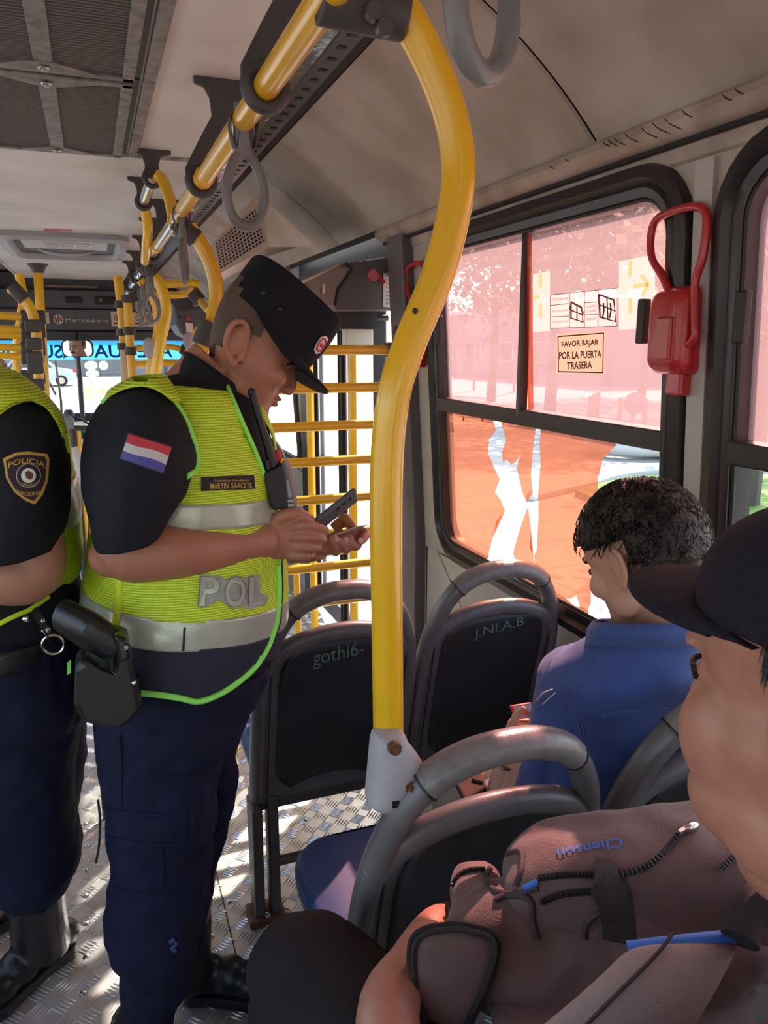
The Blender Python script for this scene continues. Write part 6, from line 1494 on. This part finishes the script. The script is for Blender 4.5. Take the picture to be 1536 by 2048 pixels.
b4.tube([V((.72, .24, 1.02)), V((.80, .34, .88)), V((.88, .46, .90)), V((.93, .54, .93))], [.050, .046, .038, .028], 16); b4.ell((.945, .57, .935), (.036, .045, .018))
for k in range(5): q = V((.915+.016*k, .60, .935)); finger(b4, [q, q+V((0, .025, .003)), q+V((0, .042, -.006)), q+V((0, .05, -.02))], [.0105, .010, .0095, .0085])
b4.tube([V((.40, .30, .70)), V((.225, .84, .69)), V((.20, .86, .20))], [.05, .05, .042], 14); b4.tube([V((.58, .30, .70)), V((.58, .72, .68)), V((.60, .74, .2))], [.05, .05, .042], 14)
fuse('body', b4, 'skin_cap', cm, .0040, 6); head_details(H4, cm, lips=False, brow=False, eyes=False)
# hair at the temple
tm = MB(); 
for k in range(420):
    a = rs.uniform(0, 1); z = rs.uniform(.028, .052); x = .010-.05*a; q = V((x, .0785+.003*rs.random(), z)); L = rs.uniform(.007, .016)
    d = V((.15, .02, -.9)).normalized(); wv = V((.0006, 0, 0)); tm.add([H4 @ v for v in (q-wv, q+wv, q+d*L+V((0, .002, 0)))], [(0, 1, 2)])
tag(obj('temple_hair', tm, 'hair', cm, 0), None, kind='stuff')
obj('side_hair', MB().add(*tr(MB().ell((-.040, .066, .0), (.052, .020, .05)).ell((-.075, 0, -.01), (.034, .062, .055)), H4)), 'hair', cm, 180)
# baseball cap
rows = []
for j in range(12):
    f = j/11; a0 = R(2+f*86); row = []
    for i in range(49):
        a = 2*pi*i/48; row.append(H4 @ V((-.008+(.101)*sin(a0)*cos(a), .084*sin(a0)*sin(a), 0.058+.064*cos(a0)**.85)))
    rows.append(row)
for f in (.2, 1): rows.append([H4 @ V((-.008+.102*cos(2*pi*i/48), .085*sin(2*pi*i/48), .058-.014*f-.010*cos(2*pi*i/48)*-1*f)) for i in range(49)])
obj('cap_crown', MB().grid(rows), 'cap_wool', cm, 80, solid=.004)
br = []
for f in (0, .2, .4, .6, .8, .93, 1.0):
    row = []
    for i in range(25):
        a = R(-78+156*i/24); x = -.008+.102*cos(a)+f*.062*(cos(a*.85)**.6); y = .085*sin(a)*(1-.10*f); z = .056+.004*f-.016*(y/.09)**2-.006*f*f
        row.append(H4 @ V((x, y, z)))
    br.append(row)
obj('cap_brim', MB().grid(br), 'cap_wool', cm, 80, solid=.007)
obj('cap_brim_edge', MB().tube(br[-1], .0042, 8), 'cap_wool', cm)
# clothes
tq = MB(); tq.loft(dense([[V((cx+rx*cos(t), cy+ry*sin(t), z)) for t in [2*pi*k/32 for k in range(32)]] for cx, cy, rx, ry, z in ((.50, .255, .085, .08, 1.075), (.50, .255, .17, .105, 1.045), (.50, .26, .225, .125, .98), (.50, .265, .22, .135, .85), (.50, .275, .21, .13, .74), (.50, .285, .205, .125, .665))], 3))
tq.tube([V((.30, .25, 1.02)), V((.245, .30, .93)), V((.215, .34, .85)), V((.20, .37, .79))], [.072, .070, .066, .062], 18); tq.tube([V((.71, .25, 1.02)), V((.77, .30, .93)), V((.79, .34, .86))], [.072, .070, .066], 18)
fuse('shirt', tq, 'shirt_dark', cm, .008, 4, wr=(.006, 12, 1.0))
tp4 = MB(); tp4.tube(catmull([V((.42, .29, .71)), V((.32, .55, .705)), V((.225, .845, .70)), V((.205, .885, .67))], 5), [.082, .084, .088, .078], 28); tp4.ell((.215, .865, .695), (.082, .075, .080)); tp4.tube([V((.21, .868, .66)), V((.205, .86, .40)), V((.20, .84, .24))], [.082, .07, .062], 20)
tp4.tube(catmull([V((.58, .29, .705)), V((.58, .5, .70)), V((.58, .72, .665))], 5), [.080, .078, .074], 24); tp4.tube([V((.58, .725, .655)), V((.59, .74, .42)), V((.60, .74, .26))], [.074, .066, .060], 20); tp4.ell((.50, .30, .705), (.19, .125, .078))
fuse('trousers', tp4, 'pants_black', cm, .008, 6, wr=(.005, 12, 7.0))
for x_, y_ in ((.20, .82), (.60, .74)): boot(cm, (x_, y_, 0), (x_, y_-.05, 0), (x_+.02, y_+.20, 0), .26, .05, 'shoe', 'leather')
# backpack ----------------------------------------------------------------
bg_ = thing('backpack', P(1150, 1780, z=.76), 'dark brown backpack with blue stitching lying on the lap of the capped man', 'backpack')
def sbox(mb, c, ax, ay, az, e=4.0, nu=36, nv=20):
    def sp(v, p): return abs(v)**p*(1 if v >= 0 else -1)
    rings = []
    for j in range(1, nv):
        ph2 = -pi/2+pi*j/nv; rings.append([V(c)+ax*sp(cos(ph2), 2/e)*sp(cos(2*pi*i/nu), 2/e)+ay*sp(cos(ph2), 2/e)*sp(sin(2*pi*i/nu), 2/e)+az*sp(sin(ph2), 2/e) for i in range(nu)])
    mb.loft(rings)
LA = P(975, 1748, z=.885); RA = P(1520, 1700, z=.93); axx = (RA-LA); ln = axx.length; axd = axx.normalized(); ayd = V((0, 0, 1)).cross(axd).normalized(); azd = axd.cross(ayd)
cM = (LA+RA)/2+ayd*.02-azd*.066+axd*.04
bb = MB(); sbox(bb, cM, axd*(ln*.56), ayd*.085, azd*.100, 3.6)
bo_ = fuse('main_compartment', bb, 'bag', bg_, .006, 5, wr=(.012, 8, 2.0))
cF = P(1220, 1830, z=.835); b6 = MB(); sbox(b6, cF-azd*.014, axd*.215, ayd*.060, azd*.068, 3.0); sbox(b6, cF-azd*.034-ayd*.05, axd*.19, ayd*.04, azd*.05, 2.6)
bf_ = fuse('front_compartment', b6, 'bag', bg_, .006, 5, wr=(.014, 11, 5.0))
b7 = MB(); sbox(b7, P(955, 1790, z=.82)-azd*.025, axd*.036, ayd*.058, azd*.052, 3.2)
bs_ = fuse('end_compartment', b7, 'bag', bg_, .006, 4, wr=(.006, 14, 5.0))
bbv = bvh_of(bo_, bf_, bs_)
hp4 = [(817, 1905), (826, 1872), (850, 1856), (880, 1850), (920, 1848), (960, 1856), (988, 1866), (1000, 1890), (992, 1930), (972, 1985), (945, 2040), (920, 2085), (870, 2090), (838, 2040), (822, 1975)]
hc = P(905, 1950, z=.80); dpt = dep(hc)-.022; hr = []
for k, off in ((.80, .030), (.96, .016), (1.0, 0), (.97, -.012), (.8, -.022)):
    hr.append([P(908+(u-908)*k, 1955+(v-1955)*k, d=dpt-off) for u, v in hp4])
obj('side_pocket', MB().loft(hr), 'bag', bg_, 60, sub=1)
for k in (.90, .99): obj('pocket_piping', MB().tube(catmull([P(908+(u-908)*k, 1955+(v-1955)*k, d=dpt-(.024 if k < .95 else .010)) for u, v in hp4], 3, True), .0035, 6, closed=True), 'webbing', bg_)
def zipper(pts, r=.0048):
    q = catmull([V((u, v, 0)) for u, v in pts], 6); path = [surf(bbv, p.x, p.y, .002) for p in q]
    z = obj('zip', MB().tube(path, r, 8, flat=(1, .6)), 'webbing', bg_)
    tb = MB(); L = 0; 
    for a, b in zip(path, path[1:]):
        d = b-a; n_ = max(1, int(d.length/.0035)); sd3 = d.normalized().cross((CAM-a).normalized()).normalized()
        for i in range(n_): p = a+d*(i/n_)+(CAM-a).normalized()*.004; tb.box(p, (.0016, .0016, .0016), None); tb.v[-8:] = [tuple(V(p)+(V(x)-V(p)).dot(d.normalized())*d.normalized()+sd3*(3.0*(V(x)-V(p)).dot(sd3))+(CAM-a).normalized()*((V(x)-V(p)).dot((CAM-a).normalized()))) for x in tb.v[-8:]]
    tag(obj('zip_teeth', tb, 'zip', z, 0), None, kind='stuff')
zipper([(1078, 1756), (1136, 1750), (1223, 1750), (1282, 1738), (1323, 1709), (1358, 1668), (1381, 1654)])
zipper([(1083, 1805), (1124, 1789), (1200, 1783), (1260, 1786)])
zipper([(905, 1772), (912, 1756), (926, 1744), (948, 1738), (970, 1738)], .004)
zipper([(1440, 1738), (1470, 1712), (1505, 1694)])
for pts in ([(971, 1752), (990, 1724), (1020, 1706), (1042, 1705), (1044, 1735), (1032, 1772)], [(972, 1760), (990, 1782), (1030, 1788), (1075, 1775)], [(990, 1800), (1020, 1790), (1060, 1800), (1066, 1850), (1075, 1880)], [(1168, 1880), (1172, 1850), (1200, 1825), (1260, 1815)]):
    q = catmull([V((u, v, 0)) for u, v in pts], 5); obj('seam_piping', MB().tube([surf(bbv, p.x, p.y, .001) for p in q], .0042, 8), 'bag_dark', bg_)
obj('zip_pull', MB().ell(surf(bbv, 1381, 1654, .006), (.014, .006, .006)).tube([surf(bbv, 1372, 1656, .008), surf(bbv, 1356, 1664, .012)], .004, 6), 'chrome', bg_)
obj('blue_stitch', MB().tube([surf(bbv, 1048, 1778, .003), surf(bbv, 1074, 1764, .003)], .0042, 6), 'bag_blue', bg_)
qb_ = [(1246, 1694), (1116, 1716), (1113, 1698), (1243, 1674)]
text_map('embroidered_name', 'Chenson', lambda x, y: surf(bbv, *quadpx(qb_, x, y), .003), 'bag_blue', bg_, .012)
hs = catmull([V((1130, 1790, 0)), V((1190, 1745, 0)), V((1225, 1790, 0)), V((1238, 1840, 0)), V((1242, 1885, 0))], 5)
bandp = [surf(bbv, p.x, p.y, .012) for p in hs]
obj('carry_handle', MB().tube(bandp[5:], .026, 10, flat=(1, .18), ref=(1, .1, 0)), 'webbing', bg_)
# padded shoulder strap with blue edge
stp = [[P(u, v, z=z) for u, v, z in r] for r in (
    [(1000, 2110, .83), (1140, 2005, .885), (1225, 1925, .915), (1255, 1895, .925)],
    [(1130, 2110, .845), (1230, 2010, .895), (1310, 1930, .925), (1345, 1884, .935)],
    [(1280, 2110, .85), (1370, 2000, .90), (1420, 1920, .93), (1455, 1873, .94)],
    [(1340, 2110, .83), (1410, 2010, .88), (1450, 1930, .915), (1475, 1880, .925)])]
obj('shoulder_strap', MB().grid(stp), 'bag_strap', bg_, 80, solid=.02, sub=2)
obj('strap_edging', MB().tube(catmull([r[-1] for r in stp], 5), .0055, 8, flat=(1, 1.3)), 'bag_blue', bg_)
obj('strap_seam', MB().tube(catmull([p+V((0, 0, .012)) for p in stp[1]], 5), .002, 6), 'bag_dark', bg_)
obj('lower_bulk', MB().loft([[P(u, v, z=z) for u, v in ((1010, 1900), (1240, 1890), (1470, 1870), (1530, 1980), (1500, 2150), (1000, 2150), (960, 2000))] for z in (.748, .775, .79)]), 'bag', bg_, 60, sub=1)
obj('strap_end', MB().tube(catmull([P(1480, 1880, z=.95), P(1500, 1820, z=.97), P(1560, 1790, z=.98)], 5), .032, 12, flat=(1, .6)), 'webbing', bg_)

# ================================================================ driver
dr = thing('person', (-.77, 7.42, .45), 'driver with dark hair and moustache seen over the turnstile', 'person')
H5 = headT(V((-.77, 7.50, 1.32)), R(90), 0, 0, 1.0)
b5 = MB(); add_head(b5, H5, full=.1); b5.tube([H5 @ V((-.01, 0, -.05)), V((-.77, 7.44, 1.12))], [.058, .07], 16)
b5.loft([[V((-.77+rx*cos(t), 7.44+.11*sin(t), z)) for t in [2*pi*k/20 for k in range(20)]] for rx, z in ((.10, 1.14), (.22, 1.08), (.22, .85), (.21, .45))])
fuse('body', b5, 'skin_driver', dr, .007, 4); head_details(H5, dr)
obj('moustache', MB().add(*tr(MB().tube(catmull([(.098, -.026, -.054), (.107, -.010, -.044), (.107, .010, -.044), (.098, .026, -.054)], 4), .0065, 8), H5)), 'hair', dr)
hd5 = MB().add(*tr(MB().ell((-.008, 0, .022), (.106, .084, .102)), H5)); cut(hd5, lambda c: (H5.inverted() @ c).z < (.055 if (H5.inverted() @ c).x > .03 else -.03)); obj('hair', hd5, 'hair', dr)
obj('shirt', MB().loft([[V((-.77+rx*cos(t), 7.44+ry*sin(t), z)) for t in [2*pi*k/20 for k in range(20)]] for rx, ry, z in ((.09, .08, 1.155), (.235, .12, 1.09), (.24, .13, .85), (.23, .13, .45))]), mat_once('driver_shirt', (.45, .06, .06), .8), dr, 60)
ds = thing('drivers_chair', (-.77, 7.3, 0), 'black upholstered chair the driver sits on', 'chair')
obj('cushion', MB().box((-.77, 7.45, .38), (.48, .48, .12)), 'seat_back', ds, 0, bevel=.03); obj('backrest', MB().box((-.77, 7.23, .70), (.46, .08, .62)), 'seat_back', ds, 0, bevel=.03); obj('pedestal', MB().box((-.77, 7.45, .16), (.3, .3, .34)), 'steel_dark', ds, 0, bevel=.01)
# ================================================================ outside
GZ = -.95
gr = struct('ground', MB().box((0, 60, GZ-.05), (260, 260, .1)), 'asphalt', smooth=0)
pv = struct('pavement', MB().add([(1.9, -6, GZ+.06), (1.9, 26, GZ+.06), (14, 26, GZ+.06), (14, -6, GZ+.06), (1.9, -6, GZ), (1.9, 26, GZ), (14, 26, GZ), (14, -6, GZ)], [(0, 1, 2, 3), (0, 4, 5, 1), (1, 5, 6, 2), (2, 6, 7, 3), (3, 7, 4, 0)]), 'pave', smooth=0)
# paving joints
jm = MB()
for k in range(30): jm.box((7.95, -4+k*1.0, GZ+.0605), (12, .012, .002))
for k in range(12): jm.box((2.4+k*1.0, 10, GZ+.0605), (.012, 31, .002))
tag(obj('paving_joints', jm, 'asphalt', pv, 0), None, kind='stuff')
# lawn with kerb
def G(u, v, z=GZ+.06): return P(u, v, z=z)
lw_c = [G(1195, 1010), G(1150, 992), G(1250, 964), G(1420, 955), G(1750, 970), G(1800, 1120), G(1500, 1120), G(1330, 1060)]
lawn = MB().prism([(p.x, p.y, GZ+.06) for p in lw_c], (0, 0, .10)); tag(obj('lawn', lawn, 'grass', None, 0), 'bright green lawn seen through the window beyond the kerb', 'lawn')
kb = MB().tube(catmull([G(1060, 1000), G(1180, 972), G(1260, 952), G(1420, 944), G(1800, 950)], 5), .16, 6, flat=(1, .6), ref=(0, 0, 1)); tag(obj('kerb', kb, 'kerb', None, 30), 'pale concrete kerb curving around the lawn', 'kerb')
pl = thing('planter_wall', G(1290, 918), 'low pale round planter wall beyond the lawn', 'planter')
c = G(1310, 905)
obj('ring', MB().tube([c+V((1.6*cos(a), 1.0*sin(a), .25)) for a in [2*pi*k/28 for k in range(28)]], .2, 8, closed=True), 'kerb', pl)
obj('soil', MB().tube([c+V((0, 0, .2)), c+V((0, 0, .3))], 1.0, 20), 'grass', pl)
# bollards
for k, (u, v) in enumerate(((1178, 846), (1186, 838), (1194, 834), (1238, 850), (1288, 852))):
    q = P(u, v, z=GZ+.02); t = thing('bollard', q, ['bollard in the tight trio, foremost', 'bollard in the tight trio, middle one', 'bollard in the tight trio, rearmost', 'bollard standing left of the round board', 'bollard standing right of the round board'][k].replace(' left of', ' on the door side of').replace(' right of', ' on the rear side of'), 'bollard', 'street bollards')
    obj('shaft', MB().tube([q, q+V((0, 0, .80))], [.09, .07], 10), 'bollard', t); obj('cap', MB().ell(q+V((0, 0, .82)), (.075, .075, .06)), 'bollard', t)
q = P(1264, 860, z=GZ+.02); t = thing('round_board', q, 'round grey board on a post seen through the upper window pane', 'sign')
s_ = dep(q)/F_PX
obj('post', MB().tube([q, q+V((0, 0, 1.0))], .05, 8), 'bollard', t); cz = q+V((0, -.06, (860-807)*s_))
obj('disc', MB().tube([cz, cz+V((0.03, .05, 0))], 22*s_, 24), 'facade2', t)
# little fence on the lawn
for k in range(5):
    q = G(1453+k*8, 1062+k*4); t = None
ff = thing('lawn_fence', G(1465, 1065), 'small dark picket fence on the lawn', 'fence')
for k in range(6): q = G(1448+k*6, 1064-k*1.0, GZ+.145); obj('picket', MB().tube([q, q+V((0, 0, .55))], .025, 6), 'bollard', ff)
obj('fence_rail', MB().tube([G(1446, 1064, GZ+.145)+V((0, 0, .4)), G(1482, 1058, GZ+.145)+V((0, 0, .4))], .02, 6), 'bollard', ff)
# buildings
def building(name, x0, x1, y0, y1, h, m, label, wins=0, axis='x'):
    t = thing(name, ((x0+x1)/2, (y0+y1)/2, GZ), label, 'building')
    obj('wall', MB().box(((x0+x1)/2, (y0+y1)/2, GZ+h/2), (x1-x0, y1-y0, h)), m, t, 0)
    obj('roof', MB().box(((x0+x1)/2, (y0+y1)/2, GZ+h+.15), (x1-x0+.6, y1-y0+.6, .3)), 'kerb', t, 0)
    for k in range(wins):
        if axis == 'x':
            xx = x0+(k+.5)*(x1-x0)/wins
            for z in (1.4, 4.6):
                if z+1 < h: f = obj('window', MB().box((xx, y0-.03, GZ+z+.6), ((x1-x0)/wins*.55, .08, 1.5)), 'kerb', t, 0); obj('pane', MB().box((xx, y0-.08, GZ+z+.6), ((x1-x0)/wins*.48, .04, 1.35)), 'car_glass', f, 0)
        else:
            yy_ = y0+(k+.5)*(y1-y0)/wins
            for z in (1.4, 4.6):
                if z+1 < h: f = obj('window', MB().box((x0-.03, yy_, GZ+z+.6), (.08, (y1-y0)/wins*.55, 1.5)), 'kerb', t, 0); obj('pane', MB().box((x0-.08, yy_, GZ+z+.6), (.04, (y1-y0)/wins*.48, 1.35)), 'car_glass', f, 0)
    return t
building('corner_building', -14, 12, 72, 84, 7, 'facade', 'pale low building far ahead beyond the windscreen', 7)
building('shop_building', 30, 60, 40, 66, 5, 'facade2', 'grey shop building across the street behind the trees', 5, 'y')
building('side_building', 46, 66, 4, 34, 7, 'facade', 'pale building across the street seen through the rear-most window', 5, 'y')
# red shop banner
q0, q1 = P(948, 592, d=42), P(1040, 590, d=40)
t = thing('shop_banner', (q0+q1)/2, 'red shop banner with a white round logo across the street', 'banner')
zt_, zb_ = P(990, 588, d=41).z, P(990, 622, d=41).z
obj('board', MB().add([(q0.x, q0.y, zb_), (q1.x, q1.y, zb_), (q1.x, q1.y, zt_), (q0.x, q0.y, zt_)], [(0, 1, 2, 3)]), 'shop_red', t, 0, solid=.2)
cl_ = (q0+q1)/2; cl_.z = (zt_+zb_)/2; dd = (CAM-cl_).normalized()
obj('logo_ring', MB().tube([cl_+dd*.2+RT*(.33*cos(a))+V((0, 0, .33*sin(a))) for a in [2*pi*k/16 for k in range(16)]], .07, 6, closed=True), 'white', t)
for k in (-1, 1): obj('post', MB().tube([(cl_.x+k*.9*(q1.x-q0.x)/2, cl_.y+k*.9*(q1.y-q0.y)/2, GZ), (cl_.x+k*.9*(q1.x-q0.x)/2, cl_.y+k*.9*(q1.y-q0.y)/2, zb_)], .08, 6), 'bollard', t)
# trees
def tree(u, v_base, dist, h, cr, label, m='leafy', n=1500, seed=1):
    q = P(u, 690, d=dist); q.z = GZ+(.13 if 'on the lawn' in label else 0); t = thing('street_tree', q, label, 'tree', 'trees across the street'); rg = random.Random(seed)
    obj('trunk', MB().tube([q, q+V((.1, 0, h*.4)), q+V((-.1, .1, h*.75))], [.22, .17, .08], 8), 'bark', t)
    for k in range(5):
        a = k*1.3+seed; obj('branch', MB().tube([q+V((0, 0, h*.4+.15*k)), q+V((cos(a)*cr*.55, sin(a)*cr*.55, h*.62+.2*k))], [.1, .03], 6), 'bark', t)
    lm = MB(); cc_ = q+V((0, 0, h*.72))
    for i in range(n):
        d = V((rg.gauss(0, 1), rg.gauss(0, 1), rg.gauss(0, .8))); d = d.normalized()*rg.uniform(.35, 1)**.6; lump = 1+.25*sin(d.x*5+seed)*cos(d.z*6)
        p = cc_+V((d.x*cr*lump, d.y*cr*lump, d.z*h*.32*lump)); a = V((rg.uniform(-1, 1), rg.uniform(-1, 1), rg.uniform(-1, 1))).normalized()*.19*(cr/4+.3); b = a.orthogonal().normalized()*.12*(cr/4+.3)
        lm.add([p-a, p+b, p+a, p-b], [(0, 1, 2, 3)])
    tag(obj('foliage', lm, m, t, 0), None, kind='stuff')
tree(985, 690, 34, 8.5, 3.3, 'loose green street tree beside the red shop banner', seed=2)
tree(1105, 690, 26, 9.5, 3.9, 'wide green street tree behind the emergency sticker', n=5200, seed=3)
tree(1290, 690, 38, 12.0, 5.2, 'dense green street tree behind the arrow decal', n=5200, seed=4)
tree(1520, 690, 11, 5.2, 1.7, 'young yellow-green tree standing on the lawn', 'leafy_yellow', n=900, seed=5)
tree(1440, 690, 17, 7.0, 2.1, 'tall green street tree behind the pillar', n=2400, seed=6)
tree(330, 690, 55, 8, 3.5, 'green street tree far ahead near the front door', n=900, seed=7)
# cars
def car(q, yaw, label, s=1.0, m='car_white'):
    t = thing('parked_car', q, label, 'car', 'parked cars'); M = Matrix.Translation(q) @ Matrix.Rotation(yaw, 4, 'Z')
    prof = [(-2.2, .35), (-2.25, .75), (-2.1, 1.02), (-1.75, 1.12), (-1.35, 1.55), (-.3, 1.66), (.55, 1.60), (1.15, 1.12), (2.0, .98), (2.25, .72), (2.25, .35)]
    rings = [[M @ V((x*s, yv, z*s)) for x, z in prof] for yv in (-.88, -.80, .80, .88)]
    for k in (0, 3):
        rings[k] = [M @ V((x*s*.985, (-.88 if k == 0 else .88)*(1 if z < 1.1 else .86), z*s)) for x, z in prof]
    obj('car_body', MB().loft(rings), m, t, 30)
    for sd_ in (-1, 1):
        obj('side_glass', MB().add([M @ V((x, sd_*.885*(.97 if z > 1.2 else 1.0), z)) for x, z in ((-1.55, 1.15), (-1.25, 1.50), (.5, 1.54), (.95, 1.15))], [(0, 1, 2, 3)]), 'car_glass', t, 0)
        for wxx in (-1.35, 1.4):
            wo = obj('wheel', MB().tube([M @ V((wxx, sd_*.70, .34)), M @ V((wxx, sd_*.91, .34))], .34, 18), 'tyre', t); obj('hub_cap', MB().tube([M @ V((wxx, sd_*.90, .34)), M @ V((wxx, sd_*.925, .34))], .2, 12), 'chrome', wo)
    for sd_ in (-1, 1): obj('tail_light', MB().box(M @ V((2.18, sd_*.72, .92)), (.16, .2, .16)), 'tail_red', t, 0)
q = P(125, 771, z=GZ); car(V((q.x-1.4, q.y, GZ)), 0, 'white parked car seen through the windscreen')
q = P(620, 800, z=GZ); car(V((30, 30, GZ)), 1.3, 'dark parked car across the street behind the bollards', m='car_glass')
# grey pole shape standing in for reflections in the middle door glass
t = thing('reflection_pole', (3.2, 6.2, GZ), 'grey pole shape standing in for reflections in the middle door glass', 'pole')
qd = P(648, 900, y=6.2)
t.location = (qd.x, 6.2, GZ); t['_abs'] = tuple(t.location)
obj('shaft', MB().tube([(qd.x, 6.2, GZ), (qd.x, 6.2, 5)], [.13, .11], 14), 'reflection_grey', t)
obj('base_collar', MB().tube([(qd.x, 6.2, GZ), (qd.x, 6.2, GZ+.2)], .18, 14), 'kerb', t)
